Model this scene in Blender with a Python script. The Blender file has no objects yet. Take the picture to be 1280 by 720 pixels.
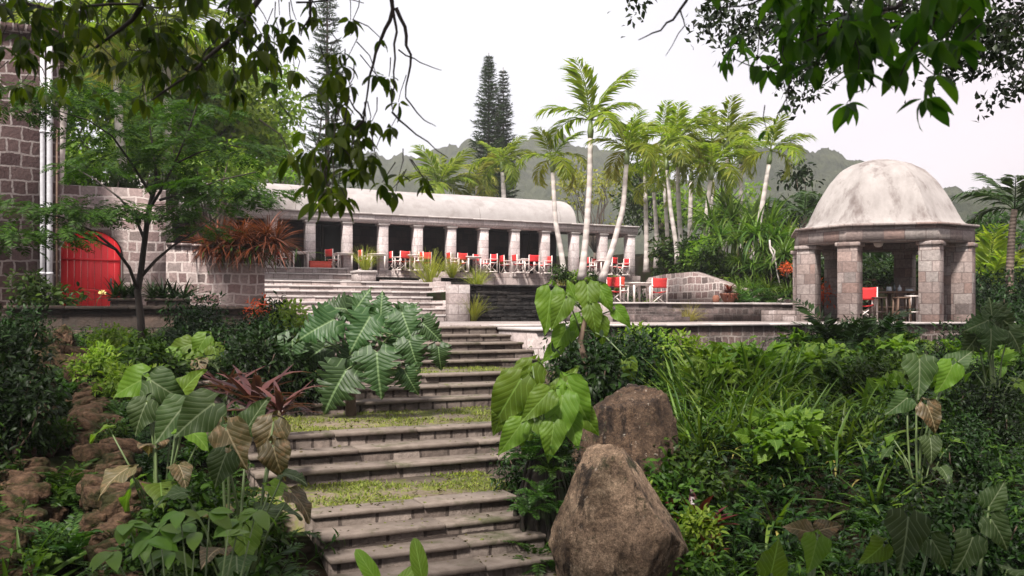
import bpy, bmesh, math, random
import numpy as np
from mathutils import Vector, Matrix

rng = np.random.default_rng(11)
random.seed(11)
scene = bpy.context.scene
COL = scene.collection
R = math.radians

# ------------------------------------------------------------------ camera
F, CX, CY = 1150.0, 640.0, 393.0          # focal length and principal row in photo pixels
cam_d = bpy.data.cameras.new('camera')
cam = bpy.data.objects.new('camera', cam_d)
COL.objects.link(cam)
cam.location = (0, 0, 0)
cam.rotation_euler = (R(90), 0, 0)
cam_d.sensor_width = 36
cam_d.lens = 36 * F / 1280
cam_d.shift_y = (CY - 360) / 1280
cam_d.clip_start = 0.05
cam_d.clip_end = 6000
cam_d.dof.use_dof = True
cam_d.dof.focus_distance = 13.0
cam_d.dof.aperture_fstop = 4.0
scene.camera = cam

# ------------------------------------------------------------------ sky, sun, exposure
SUN_EL, SUN_AZ = R(56), R(-158)           # azimuth measured from +Y towards +X
world = bpy.data.worlds.new('World')
scene.world = world
world.use_nodes = True
nt = world.node_tree
nt.nodes.clear()
wo = nt.nodes.new('ShaderNodeOutputWorld')
bg1 = nt.nodes.new('ShaderNodeBackground')
bg2 = nt.nodes.new('ShaderNodeBackground')
mx = nt.nodes.new('ShaderNodeMixShader')
sky = nt.nodes.new('ShaderNodeTexSky')
sky.sky_type = 'NISHITA'
sky.sun_disc = False
sky.sun_elevation = SUN_EL
sky.sun_rotation = SUN_AZ
nt.links.new(sky.outputs[0], bg1.inputs[0])
bg1.inputs[1].default_value = 0.07
tc = nt.nodes.new('ShaderNodeTexCoord')
mp = nt.nodes.new('ShaderNodeMapping')
mp.inputs['Scale'].default_value = (1.2, 1.2, 3.0)
nz = nt.nodes.new('ShaderNodeTexNoise')
nz.inputs['Scale'].default_value = 1.6
nz.inputs['Detail'].default_value = 4
rp = nt.nodes.new('ShaderNodeValToRGB')
rp.color_ramp.elements[0].position = 0.3
rp.color_ramp.elements[0].color = (0.74, 0.72, 0.77, 1)
rp.color_ramp.elements[1].position = 0.7
rp.color_ramp.elements[1].color = (0.89, 0.875, 0.91, 1)
sx = nt.nodes.new('ShaderNodeSeparateXYZ')
mr = nt.nodes.new('ShaderNodeMapRange')
mr.inputs['From Min'].default_value = 0.12
mr.inputs['From Max'].default_value = 0.60
mxc = nt.nodes.new('ShaderNodeMixRGB')
mxc.blend_type = 'MULTIPLY'
mxc.inputs[2].default_value = (0.93, 0.80, 0.79, 1)
nt.links.new(tc.outputs['Generated'], mp.inputs[0])
nt.links.new(mp.outputs[0], nz.inputs['Vector'])
nt.links.new(nz.outputs[0], rp.inputs[0])
nt.links.new(tc.outputs['Generated'], sx.inputs[0])
nt.links.new(sx.outputs[0], mr.inputs[0])
nt.links.new(mr.outputs[0], mxc.inputs[0])
nt.links.new(rp.outputs[0], mxc.inputs[1])
nt.links.new(mxc.outputs[0], bg2.inputs[0])
bg2.inputs[1].default_value = 0.76
mx.inputs[0].default_value = 0.88
nt.links.new(bg1.outputs[0], mx.inputs[1])
nt.links.new(bg2.outputs[0], mx.inputs[2])
nt.links.new(mx.outputs[0], wo.inputs[0])

sun_d = bpy.data.lights.new('sun', 'SUN')
sun_d.energy = 5.0
sun_d.angle = R(8)
sun_d.color = (1.0, 0.93, 0.86)
sun = bpy.data.objects.new('sun', sun_d)
COL.objects.link(sun)
_d = Vector((math.sin(SUN_AZ) * math.cos(SUN_EL), math.cos(SUN_AZ) * math.cos(SUN_EL), math.sin(SUN_EL)))
sun.rotation_euler = _d.to_track_quat('Z', 'Y').to_euler()

scene.view_settings.view_transform = 'Standard'
scene.view_settings.look = 'None'
scene.view_settings.exposure = 0.88
scene.view_settings.gamma = 1.0
scene.view_settings.use_curve_mapping = False
scene.render.engine = 'CYCLES'
scene.cycles.max_bounces = 6
scene.cycles.diffuse_bounces = 3
scene.cycles.transmission_bounces = 3
scene.cycles.glossy_bounces = 2
scene.cycles.volume_bounces = 0
scene.cycles.use_denoising = True

# ------------------------------------------------------------------ frames: U runs along the terraces, V climbs away
TH = R(26)
CU, SU = math.cos(TH), math.sin(TH)

def ut(u, t, z=0.0):
    return (u * CU - t * SU, u * SU + t * CU, z)

def to_ut(x, y):
    return x * CU + y * SU, -x * SU + y * CU

def P(px, py, Y):
    """a photo pixel at depth Y as a point"""
    return Vector(((px - CX) / F * Y, Y, (CY - py) / F * Y))

def Yt(px, t):
    """depth at which the ray of photo column px meets the line at offset t"""
    return t / (CU - SU * (px - CX) / F)

# ------------------------------------------------------------------ terrain
_T = [-60, 2, 5.5, 7, 8, 9.3, 10, 11.6, 12.6, 13.8, 15.6, 17, 41, 50, 110, 260, 6000]
_Z = [-3.0, -2.6, -2.4, -2.2, -1.86, -1.80, -1.45, -1.34, -1.0, -.95, -.78, -.62, -.62, 0.6, 4, 8, 8]

def sstep(a, b, x):
    q = np.clip((x - a) / (b - a), 0, 1)
    return q * q * (3 - 2 * q)

CH0, CH1 = np.array([-2.75, 6.6]), np.array([-6.9, 14.2])
def channel_dist(x, y):
    d = CH1 - CH0; s = ((x - CH0[0]) * d[0] + (y - CH0[1]) * d[1]) / (d @ d)
    return np.hypot(x - CH0[0] - s * d[0], y - CH0[1] - s * d[1]), s

def ground_z(x, y):
    x = np.asarray(x, float); y = np.asarray(y, float)
    u = x * CU + y * SU
    t = -x * SU + y * CU
    z = np.interp(t, _T, _Z)
    ub = np.interp(t, [21, 23, 27, 30, 41, 60], [20.7, 20.1, 20.2, 21.1, 28.0, 36.0])
    bank = sstep(ub, ub + .5, u) * sstep(21.2, 22.2, t)
    z = z + bank * (1.85 + np.clip(t - 24, 0, 16) * 0.09)
    z = z + sstep(23.0, 26, u) * sstep(14, 22, t) * 0.5 * (1 - bank)
    n = 0.05 * np.sin(x * 1.7 + y * .6) + 0.05 * np.sin(y * 1.9 - x * .8) + .03 * np.sin(x * 4.1) * np.sin(y * 3.7)
    free = 1 - sstep(15.4, 16, t) * (1 - sstep(42, 44, t)) * (1 - bank)
    z = z - .38 * sstep(8.2, 9.5, u) * sstep(12.5, 14.8, t) * (1 - sstep(15.9, 16.1, t))
    z = z + .5 * (1 - sstep(.5, 1.5, u)) * (1 - sstep(9.5, 13, t)) * sstep(.75, 1.5, channel_dist(x, y)[0]) + .4 * sstep(5.2, 7.0, u) * (1 - sstep(9, 12.5, t))
    st = sstep(.9, 1.6, u) * (1 - sstep(6.8, 8.5, u)) * (1 - sstep(15.5, 16, t))
    return z + n * free * (1 - st) - .12 * st

def gz(x, y):
    return float(ground_z(x, y))

# ------------------------------------------------------------------ mesh building
def unit(a):
    a = np.asarray(a, float)
    return a / np.maximum(np.linalg.norm(a, axis=-1, keepdims=True), 1e-9)

class MB:
    def __init__(s):
        s.V = []; s.Q = []; s.T = []; s.C = []; s.n = 0
    def add(s, V, Q=None, T=None, uv=None):
        V = np.asarray(V, float).reshape(-1, 3)
        if Q is not None and len(Q): s.Q.append(np.asarray(Q, int).reshape(-1, 4) + s.n)
        if T is not None and len(T): s.T.append(np.asarray(T, int).reshape(-1, 3) + s.n)
        s.V.append(V)
        s.C.append(np.zeros((len(V), 2)) if uv is None else np.asarray(uv, float))
        s.n += len(V)
        return s
    def hexa(s, b, t):
        V = list(b) + list(t)
        return s.add(V, [(3, 2, 1, 0), (4, 5, 6, 7), (0, 1, 5, 4), (1, 2, 6, 5), (2, 3, 7, 6), (3, 0, 4, 7)])
    def ubox(s, u0, u1, t0, t1, z0, z1):
        f = [(u0, t0), (u1, t0), (u1, t1), (u0, t1)]
        return s.hexa([ut(a, b, z0) for a, b in f], [ut(a, b, z1) for a, b in f])
    def box(s, c, size, rz=0.0, tilt=None):
        hx, hy, hz = size[0] / 2, size[1] / 2, size[2] / 2
        M = Matrix.Rotation(rz, 3, 'Z')
        if tilt is not None: M = M @ tilt
        c = Vector(c)
        f = [(-hx, -hy), (hx, -hy), (hx, hy), (-hx, hy)]
        return s.hexa([c + M @ Vector((a, b, -hz)) for a, b in f], [c + M @ Vector((a, b, hz)) for a, b in f])
    def bar(s, a, b, w, d=None):
        """square bar from a to b"""
        a = Vector(a); b = Vector(b); d = d or w
        z = (b - a).normalized()
        x = z.orthogonal().normalized() if abs(z.z) > .95 else Vector((0, 0, 1)).cross(z).normalized()
        y = z.cross(x)
        f = [(-w / 2, -d / 2), (w / 2, -d / 2), (w / 2, d / 2), (-w / 2, d / 2)]
        return s.hexa([a + x * i + y * j for i, j in f], [b + x * i + y * j for i, j in f])
    def tube(s, path, rad, n=7, cap=True):
        path = np.asarray([tuple(p) for p in path], float)
        m = len(path)
        rad = np.broadcast_to(np.asarray(rad, float), (m,)) if np.ndim(rad) == 0 or len(rad) == m else np.interp(np.linspace(0, 1, m), np.linspace(0, 1, len(rad)), rad)
        tan = unit(np.gradient(path, axis=0))
        ref = np.array([0., 0, 1]) if abs(tan[0][2]) < .9 else np.array([1., 0, 0])
        V = []; uv = []
        a = np.arange(n) * 2 * np.pi / n
        L = 0
        x = unit(np.cross(ref, tan[0]))
        for i in range(m):
            x = unit(x - tan[i] * np.dot(x, tan[i]))
            y = np.cross(tan[i], x)
            if i: L += np.linalg.norm(path[i] - path[i - 1])
            V.append(path[i] + rad[i] * (np.cos(a)[:, None] * x + np.sin(a)[:, None] * y))
            uv.append(np.stack([np.arange(n) / n, np.full(n, L)], 1))
        Q = [(i * n + j, i * n + (j + 1) % n, (i + 1) * n + (j + 1) % n, (i + 1) * n + j) for i in range(m - 1) for j in range(n)]
        V = np.concatenate(V); uv = np.concatenate(uv)
        T = []
        if cap:
            V = np.concatenate([V, [path[0]], [path[-1]]]); uv = np.concatenate([uv, [[.5, 0], [.5, L]]])
            k = m * n
            T = [(k, (j + 1) % n, j) for j in range(n)] + [(k + 1, (m - 1) * n + j, (m - 1) * n + (j + 1) % n) for j in range(n)]
        return s.add(V, Q, T, uv)
    def lathe(s, c, prof, n=20, squash=1.0):
        """prof: (r, z) from bottom to top"""
        c = np.asarray(tuple(c), float)
        a = np.arange(n) * 2 * np.pi / n
        V = np.concatenate([np.stack([r * np.cos(a), r * np.sin(a) * squash, np.full(n, z)], 1) for r, z in prof]) + c
        m = len(prof)
        Q = [(i * n + j, i * n + (j + 1) % n, (i + 1) * n + (j + 1) % n, (i + 1) * n + j) for i in range(m - 1) for j in range(n)]
        V = np.concatenate([V, [c + (0, 0, prof[0][1])], [c + (0, 0, prof[-1][1])]])
        k = m * n
        T = [(k, (j + 1) % n, j) for j in range(n)] + [(k + 1, (m - 1) * n + j, (m - 1) * n + (j + 1) % n) for j in range(n)]
        return s.add(V, Q, T)
    def inst(s, tpl, pos, fwd, nor, scale=1.0):
        """copies of a template (V, Q, uv): its +y goes along fwd, its +z near nor"""
        tv, tq, tuv = tpl
        pos = np.asarray(pos, float).reshape(-1, 3); k = len(pos)
        if k == 0: return s
        D = np.broadcast_to(unit(fwd), (k, 3)); N = np.broadcast_to(np.asarray(nor, float), (k, 3))
        X = np.cross(D, N)
        bad = np.linalg.norm(X, axis=1) < 1e-4
        if bad.any(): X = X.copy(); X[bad] = np.cross(D[bad], np.array([.31, .57, .76]))
        X = unit(X); Z = np.cross(X, D)
        S = np.broadcast_to(np.asarray(scale, float), (k,))[:, None, None]
        V = pos[:, None] + S * (tv[None, :, 0:1] * X[:, None] + tv[None, :, 1:2] * D[:, None] + tv[None, :, 2:3] * Z[:, None])
        m = len(tv)
        Q = (tq[None] + (np.arange(k) * m)[:, None, None]).reshape(-1, 4)
        return s.add(V.reshape(-1, 3), Q, None, np.tile(tuv, (k, 1)))
    def tpl(s):
        return (np.concatenate(s.V), np.concatenate(s.Q), np.concatenate(s.C))
    def build(s, name, mat, parent=None, smooth=False, uv=None, base=None, bevel=0.0):
        """link as ONE mesh object; verts are in world space; base: origin"""
        V = np.concatenate(s.V)
        org = np.zeros(3)
        if parent is not None: org = np.array(parent['_o'][:])
        if base is not None: org = np.asarray(tuple(base), float)
        Q = np.concatenate(s.Q) if s.Q else np.zeros((0, 4), int)
        T = np.concatenate(s.T) if s.T else np.zeros((0, 3), int)
        me = bpy.data.meshes.new(name)
        W = V - org
        me.vertices.add(len(V)); me.vertices.foreach_set('co', W.astype(np.float32).ravel())
        loops = np.concatenate([Q.ravel(), T.ravel()]).astype(np.int32)
        me.loops.add(len(loops)); me.loops.foreach_set('vertex_index', loops)
        nq, ntr = len(Q), len(T)
        me.polygons.add(nq + ntr)
        me.polygons.foreach_set('loop_start', np.concatenate([np.arange(nq) * 4, nq * 4 + np.arange(ntr) * 3]).astype(np.int32))
        if smooth: me.polygons.foreach_set('use_smooth', np.ones(nq + ntr, bool))
        ul = me.uv_layers.new(name='UVMap')
        if uv == 'box':
            U = np.zeros((len(loops), 2))
            if nq:
                p = V[Q]; nn = unit(np.cross(p[:, 2] - p[:, 0], p[:, 3] - p[:, 1]))
                U[:nq * 4] = boxuv(p, nn).reshape(-1, 2)
            if ntr:
                p = V[T]; nn = unit(np.cross(p[:, 1] - p[:, 0], p[:, 2] - p[:, 0]))
                U[nq * 4:] = boxuv(p, nn).reshape(-1, 2)
        else:
            U = np.concatenate(s.C)[loops]
        ul.data.foreach_set('uv', U.astype(np.float32).ravel())
        me.update(calc_edges=True)
        me.validate()
        if bevel > 0:
            bm = bmesh.new(); bm.from_mesh(me)
            bmesh.ops.remove_doubles(bm, verts=bm.verts, dist=1e-5)
            bmesh.ops.bevel(bm, geom=bm.edges[:], offset=bevel, segments=1, affect='EDGES', clamp_overlap=True)
            bm.to_mesh(me); bm.free()
        me.materials.append(mat)
        o = bpy.data.objects.new(name, me)
        COL.objects.link(o)
        if parent is not None:
            o.parent = parent
            o['_o'] = [float(q) for q in org]
        else:
            o.location = org
            o['_o'] = [float(q) for q in org]
        return o

def boxuv(p, n):
    up = np.abs(n[:, 2]) > .75
    tan = np.cross(np.array([0, 0, 1.]), n)
    tan[up] = (CU, SU, 0)
    tan = unit(tan)
    b = np.where(up[:, None], np.array([-SU, CU, 0])[None], np.array([0, 0, 1.])[None])
    return np.stack([(p * tan[:, None]).sum(2), (p * b[:, None]).sum(2)], 2)

def tag(o, label=None, cat=None, group=None, kind=None):
    if label: o['label'] = label
    if cat: o['category'] = cat
    if group: o['group'] = group
    if kind: o['kind'] = kind
    return o

def thing(name, base, label, cat, group=None, kind=None):
    o = bpy.data.objects.new(name, None)
    COL.objects.link(o)
    o.location = tuple(base)
    o['_o'] = [float(q) for q in tuple(base)]
    o.empty_display_size = .2
    return tag(o, label, cat, group, kind)

def copy_tree(src, loc, rz=0.0, scale=1.0, label=None, group=None):
    r = src.copy(); COL.objects.link(r)
    r.location = tuple(loc); r.rotation_euler = (0, 0, rz); r.scale = (scale,) * 3
    r['_o'] = [float(q) for q in tuple(loc)]
    if label: r['label'] = label
    if group: r['group'] = group
    for ch in list(src.children):
        c = ch.copy(); COL.objects.link(c); c.parent = r
        for g in list(ch.children):
            d = g.copy(); COL.objects.link(d); d.parent = c
    return r

# ------------------------------------------------------------------ materials
MATS = {}
STONE, LEAF = .72, .74                    # overall depth of the stone and leaf colours
def deep(stops, k): return [tuple(q * k for q in c) for c in stops]
def newmat(name):
    m = bpy.data.materials.new(name); m.use_nodes = True
    n = m.node_tree; n.nodes.clear()
    out = n.nodes.new('ShaderNodeOutputMaterial')
    b = n.nodes.new('ShaderNodeBsdfPrincipled')
    n.links.new(b.outputs[0], out.inputs[0])
    MATS[name] = m
    return m, n, b, out

def rgba(c): return (c[0], c[1], c[2], 1)

def ramp(n, stops, interp='LINEAR'):
    r = n.nodes.new('ShaderNodeValToRGB')
    cr = r.color_ramp; cr.interpolation = interp
    while len(cr.elements) < len(stops): cr.elements.new(.5)
    for e, (p, c) in zip(cr.elements, stops):
        e.position = p; e.color = rgba(c)
    return r

def noise(n, vec, scale, detail=4, rough=.6):
    z = n.nodes.new('ShaderNodeTexNoise')
    z.inputs['Scale'].default_value = scale; z.inputs['Detail'].default_value = detail; z.inputs['Roughness'].default_value = rough
    if vec is not None: n.links.new(vec, z.inputs['Vector'])
    return z

def mixc(n, fac, a, b, mode='MIX'):
    m = n.nodes.new('ShaderNodeMixRGB'); m.blend_type = mode
    for i, v in enumerate((fac, a, b)):
        if isinstance(v, (int, float)): m.inputs[i].default_value = v if i == 0 else (v, v, v, 1)
        elif isinstance(v, tuple): m.inputs[i].default_value = rgba(v)
        else: n.links.new(v, m.inputs[i])
    return m

def maprange(n, v, a, b, c=0., d=1.):
    m = n.nodes.new('ShaderNodeMapRange')
    m.inputs['From Min'].default_value = a; m.inputs['From Max'].default_value = b
    m.inputs['To Min'].default_value = c; m.inputs['To Max'].default_value = d
    n.links.new(v, m.inputs[0]); return m

def bump(n, h, strength, dist, b):
    k = n.nodes.new('ShaderNodeBump'); k.inputs['Strength'].default_value = strength; k.inputs['Distance'].default_value = dist
    n.links.new(h, k.inputs['Height']); n.links.new(k.outputs[0], b.inputs['Normal']); return k

def geo_pos(n):
    return n.nodes.new('ShaderNodeNewGeometry').outputs['Position']

def leafmat(name, c1, c2, rough=.42, trans=.3, spec=.35, vein=None, hue=.25, ribs=0, spots=None, ribk=.3):
    c1, c2 = deep([c1, c2], LEAF)
    m, n, b, out = newmat(name)
    g = n.nodes.new('ShaderNodeNewGeometry')
    oi = n.nodes.new('ShaderNodeObjectInfo')
    mid = tuple((a * .55 + d * .45) for a, d in zip(c1, c2))
    rm = ramp(n, [(0, c1), (.55, mid), (1, c2)])
    n.links.new(g.outputs['Random Per Island'], rm.inputs[0])
    hs = n.nodes.new('ShaderNodeHueSaturation')
    n.links.new(rm.outputs[0], hs.inputs['Color'])
    n.links.new(maprange(n, oi.outputs['Random'], 0, 1, 1 - hue, 1 + hue).outputs[0], hs.inputs['Value'])
    n.links.new(maprange(n, oi.outputs['Random'], 0, 1, .49, .515).outputs[0], hs.inputs['Hue'])
    col = hs.outputs[0]
    # uneven pigment along the blade
    nz = noise(n, g.outputs['Position'], 9, 3)
    col = mixc(n, maprange(n, nz.outputs[0], .35, .7, 0, .45).outputs[0], col, mixc(n, 1, col, (1.35, 1.2, .75), 'MULTIPLY').outputs[0]).outputs[0]
    if spots:
        sp = noise(n, g.outputs['Position'], 14, 5, .7)
        col = mixc(n, maprange(n, sp.outputs[0], .52, .68, 0, .85).outputs[0], col, spots).outputs[0]
    if vein or ribs:
        uvn = n.nodes.new('ShaderNodeUVMap')
        s = n.nodes.new('ShaderNodeSeparateXYZ'); n.links.new(uvn.outputs[0], s.inputs[0])
        def M(op, a, bb=None):
            k = n.nodes.new('ShaderNodeMath'); k.operation = op
            for i, v in enumerate((a, bb)):
                if v is None: continue
                if isinstance(v, (int, float)): k.inputs[i].default_value = v
                else: n.links.new(v, k.inputs[i])
            return k.outputs[0]
        ac = M('ABSOLUTE', M('SUBTRACT', s.outputs[0], .5))
        lat = M('SUBTRACT', M('MULTIPLY', s.outputs[1], float(ribs or 8)), M('MULTIPLY', ac, 5.0))
        saw = M('PINGPONG', lat, .5)
        if vein:
            midr = maprange(n, ac, .012, .03, 1, 0).outputs[0]
            latm = maprange(n, saw, .02, .09, .55, 0).outputs[0]
            col = mixc(n, M('MAXIMUM', midr, latm), col, vein).outputs[0]
        bump(n, saw, ribk, .02, b)
    n.links.new(col, b.inputs['Base Color'])
    b.inputs['Roughness'].default_value = rough
    b.inputs['Specular IOR Level'].default_value = spec
    tr = n.nodes.new('ShaderNodeBsdfTranslucent')
    n.links.new(mixc(n, 1, col, (1.5, 1.65, .7), 'MULTIPLY').outputs[0], tr.inputs[0])
    ms = n.nodes.new('ShaderNodeMixShader'); ms.inputs[0].default_value = trans
    n.links.new(b.outputs[0], ms.inputs[1]); n.links.new(tr.outputs[0], ms.inputs[2])
    n.links.new(ms.outputs[0], out.inputs[0])
    return m

def barkmat(name, c1, c2, scale=6, rings=0.0, rough=.85, moss=None):
    m, n, b, out = newmat(name)
    pos = geo_pos(n)
    mpn = n.nodes.new('ShaderNodeMapping'); mpn.inputs['Scale'].default_value = (1, 1, .35)
    n.links.new(pos, mpn.inputs[0])
    a = noise(n, mpn.outputs[0], scale, 6, .7)
    col = ramp(n, [(.3, c1), (.7, c2)]); n.links.new(a.outputs[0], col.inputs[0])
    c = col.outputs[0]
    h = a.outputs[0]
    if rings:
        w = n.nodes.new('ShaderNodeTexWave'); w.bands_direction = 'Z'; w.inputs['Scale'].default_value = rings; w.inputs['Distortion'].default_value = 3
        w.inputs['Detail'].default_value = 2
        n.links.new(pos, w.inputs[0])
        c = mixc(n, maprange(n, w.outputs[1], .0, .3, .35, 0).outputs[0], c, tuple(q * .5 for q in c1)).outputs[0]
        h = w.outputs[1]
    if moss:
        z = noise(n, pos, 2.2, 5, .65)
        c = mixc(n, maprange(n, z.outputs[0], .48, .6, 0, .85).outputs[0], c, moss).outputs[0]
    n.links.new(c, b.inputs['Base Color'])
    b.inputs['Roughness'].default_value = rough
    bump(n, h, .6, .02, b)
    return m

def mason(name, palette, mortar, bw=.45, bh=.28, ms=.02, warp=.08, stain=None, stain_amt=.6, rough=.85, relief=.03, sq=.6, off=.5, smooth=.15, streak=None, cell=0.0):
    """coursed stone: palette of stone colours, pale or dark joints, weathering"""
    palette = deep(palette, STONE); mortar, = deep([mortar], STONE)
    m, n, b, out = newmat(name)
    uvn = n.nodes.new('ShaderNodeUVMap')
    pos = geo_pos(n)
    wz = noise(n, pos, 1.3, 2)
    wsub = n.nodes.new('ShaderNodeVectorMath'); wsub.operation = 'SUBTRACT'; wsub.inputs[1].default_value = (.5, .5, .5)
    n.links.new(wz.outputs['Color'], wsub.inputs[0])
    wsc = n.nodes.new('ShaderNodeVectorMath'); wsc.operation = 'SCALE'; wsc.inputs['Scale'].default_value = warp * 2
    n.links.new(wsub.outputs[0], wsc.inputs[0])
    fz = noise(n, pos, 9, 2)
    fsub = n.nodes.new('ShaderNodeVectorMath'); fsub.operation = 'SUBTRACT'; fsub.inputs[1].default_value = (.5, .5, .5)
    n.links.new(fz.outputs['Color'], fsub.inputs[0])
    fsc = n.nodes.new('ShaderNodeVectorMath'); fsc.operation = 'SCALE'; fsc.inputs['Scale'].default_value = ms * 2.2
    n.links.new(fsub.outputs[0], fsc.inputs[0])
    add = n.nodes.new('ShaderNodeVectorMath'); add.operation = 'ADD'
    n.links.new(uvn.outputs[0], add.inputs[0]); n.links.new(wsc.outputs[0], add.inputs[1])
    add2 = n.nodes.new('ShaderNodeVectorMath'); add2.operation = 'ADD'
    n.links.new(add.outputs[0], add2.inputs[0]); n.links.new(fsc.outputs[0], add2.inputs[1])
    br = n.nodes.new('ShaderNodeTexBrick')
    br.inputs['Color1'].default_value = (0, 0, 0, 1); br.inputs['Color2'].default_value = (1, 1, 1, 1)
    br.inputs['Mortar'].default_value = (.5, .5, .5, 1)
    br.inputs['Scale'].default_value = 1; br.inputs['Mortar Size'].default_value = ms; br.inputs['Mortar Smooth'].default_value = smooth
    br.inputs['Brick Width'].default_value = bw; br.inputs['Row Height'].default_value = bh
    br.offset = off; br.squash = sq; br.squash_frequency = 3
    n.links.new(add2.outputs[0], br.inputs[0])
    k = len(palette)
    pr = ramp(n, [(i / max(k - 1, 1), c) for i, c in enumerate(palette)])
    n.links.new(br.outputs['Color'], pr.inputs[0])
    d1 = noise(n, pos, 14, 6, .7)
    c = mixc(n, .8, pr.outputs[0], maprange(n, d1.outputs[0], .25, .75, .45, 1.4).outputs[0], 'MULTIPLY').outputs[0]
    c = mixc(n, br.outputs['Fac'], c, mortar).outputs[0]
    if stain:
        z = noise(n, pos, 1.1, 7, .72)
        c = mixc(n, maprange(n, z.outputs[0], .45, .68, 0, stain_amt).outputs[0], c, stain).outputs[0]
    if streak:
        mpn = n.nodes.new('ShaderNodeMapping'); mpn.inputs['Scale'].default_value = (3.2, 3.2, .35); n.links.new(pos, mpn.inputs[0])
        z2 = noise(n, mpn.outputs[0], 1.0, 5, .7)
        c = mixc(n, maprange(n, z2.outputs[0], .5, .7, 0, .7).outputs[0], c, streak).outputs[0]
    n.links.new(c, b.inputs['Base Color'])
    b.inputs['Roughness'].default_value = rough
    b.inputs['Specular IOR Level'].default_value = .25
    hh = n.nodes.new('ShaderNodeMath'); hh.operation = 'MULTIPLY_ADD'
    n.links.new(br.outputs['Fac'], hh.inputs[0]); hh.inputs[1].default_value = -1.0
    n.links.new(maprange(n, d1.outputs[0], .3, .7, 0, .7).outputs[0], hh.inputs[2])
    bump(n, hh.outputs[0], .8, relief, b)
    return m

def rough_mat(name, c1, c2, scale=3, rough=.8, c3=None, c3at=(.55, .7), bumpd=.01, spec=.3, detail=7, c3scale=1.2, stretch=None):
    if name != 'red_painted_boards': c1, c2 = deep([c1, c2], STONE)
    m, n, b, out = newmat(name)
    pos = geo_pos(n)
    if stretch:
        mpn = n.nodes.new('ShaderNodeMapping'); mpn.inputs['Scale'].default_value = stretch; n.links.new(pos, mpn.inputs[0]); pos = mpn.outputs[0]
    a = noise(n, pos, scale, detail, .68)
    r = ramp(n, [(.28, c1), (.72, c2)]); n.links.new(a.outputs[0], r.inputs[0])
    c = r.outputs[0]
    if c3:
        z = noise(n, pos, c3scale, 7, .7)
        c = mixc(n, maprange(n, z.outputs[0], c3at[0], c3at[1], 0, .9).outputs[0], c, c3).outputs[0]
    n.links.new(c, b.inputs['Base Color'])
    b.inputs['Roughness'].default_value = rough; b.inputs['Specular IOR Level'].default_value = spec
    bump(n, a.outputs[0], .7, bumpd, b)
    return m

def plain(name, c, rough=.6, spec=.3, metal=0):
    m, n, b, out = newmat(name)
    a = noise(n, geo_pos(n), 12, 4)
    n.links.new(mixc(n, 1, c, maprange(n, a.outputs[0], .3, .7, .82, 1.12).outputs[0], 'MULTIPLY').outputs[0], b.inputs['Base Color'])
    b.inputs['Roughness'].default_value = rough; b.inputs['Specular IOR Level'].default_value = spec; b.inputs['Metallic'].default_value = metal
    return m

# stone
PINK = [(.36, .29, .275), (.54, .46, .44), (.64, .57, .55), (.47, .37, .35), (.68, .62, .60)]
M_ASHLAR = mason('pale_pink_ashlar', PINK, (.34, .28, .27), bw=.62, bh=.3, ms=.012, warp=.02, stain=(.17, .13, .125), stain_amt=.4, relief=.015)
M_COLUMN = mason('column_blocks', [(.66, .56, .55), (.80, .71, .70), (.88, .80, .79), (.72, .62, .61)], (.34, .29, .28), bw=1.3, bh=.36, ms=.008, warp=.0, stain=(.22, .18, .17), stain_amt=.4, relief=.008)
M_GAZ = mason('gazebo_blocks', [(.24, .17, .15), (.40, .325, .30), (.48, .42, .39), (.32, .215, .185), (.42, .37, .345), (.20, .165, .155)], (.20, .155, .145), bw=.5, bh=.27, ms=.009, warp=.0, stain=(.12, .095, .09), stain_amt=.5, relief=.012)
M_RUBBLE_PALE = mason('pale_rubble', [(.17, .105, .10), (.34, .25, .235), (.46, .38, .36), (.28, .18, .17), (.40, .33, .31), (.11, .08, .075)], (.58, .50, .47), bw=.36, bh=.26, ms=.024, warp=.07, stain=(.20, .15, .14), stain_amt=.35, relief=.035)
M_RUBBLE_DARK = mason('dark_rubble', [(.075, .04, .04), (.14, .085, .08), (.19, .125, .115), (.10, .055, .052)], (.44, .38, .355), bw=.42, bh=.30, ms=.022, warp=.10, stain=(.09, .06, .06), stain_amt=.5, relief=.04)
M_TERRACE_WALL = mason('terrace_wall_stone', [(.05, .034, .03), (.11, .07, .06), (.17, .12, .105), (.08, .05, .044)], (.24, .20, .18), bw=.3, bh=.24, ms=.022, warp=.05, stain=(.035, .03, .028), stain_amt=.85, relief=.04)
M_LOW_WALL = mason('low_wall_stone', [(.06, .047, .043), (.16, .12, .11), (.30, .23, .215), (.10, .07, .065)], (.21, .175, .165), bw=.36, bh=.17, ms=.016, warp=.05, stain=(.03, .025, .023), stain_amt=.6, relief=.04, streak=(.035, .028, .026))
M_BLACK = mason('black_slate', [(.010, .009, .009), (.024, .021, .020), (.034, .029, .027), (.015, .013, .013)], (.006, .006, .006), bw=.33, bh=.1, ms=.012, warp=.05, relief=.06, rough=.5, stain=(.05, .037, .028), stain_amt=.5)
M_LEDGE = mason('mossy_brown_ledge', [(.045, .032, .025), (.085, .058, .045), (.13, .09, .07)], (.03, .024, .02), bw=.7, bh=.3, ms=.02, warp=.06, relief=.03, stain=(.024, .02, .016), stain_amt=.8, streak=(.02, .018, .014))
M_RISER = mason('step_riser_stone', [(.10, .075, .062), (.21, .165, .14), (.30, .245, .21), (.15, .115, .095)], (.06, .045, .038), bw=.34, bh=.5, ms=.016, warp=.03, relief=.03, stain=(.05, .04, .033), stain_amt=.6)
M_TREAD = rough_mat('step_tread_stone', (.145, .115, .092), (.28, .23, .195), 7, .88, (.055, .056, .026), (.53, .66), .02, c3scale=2.4)
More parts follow.
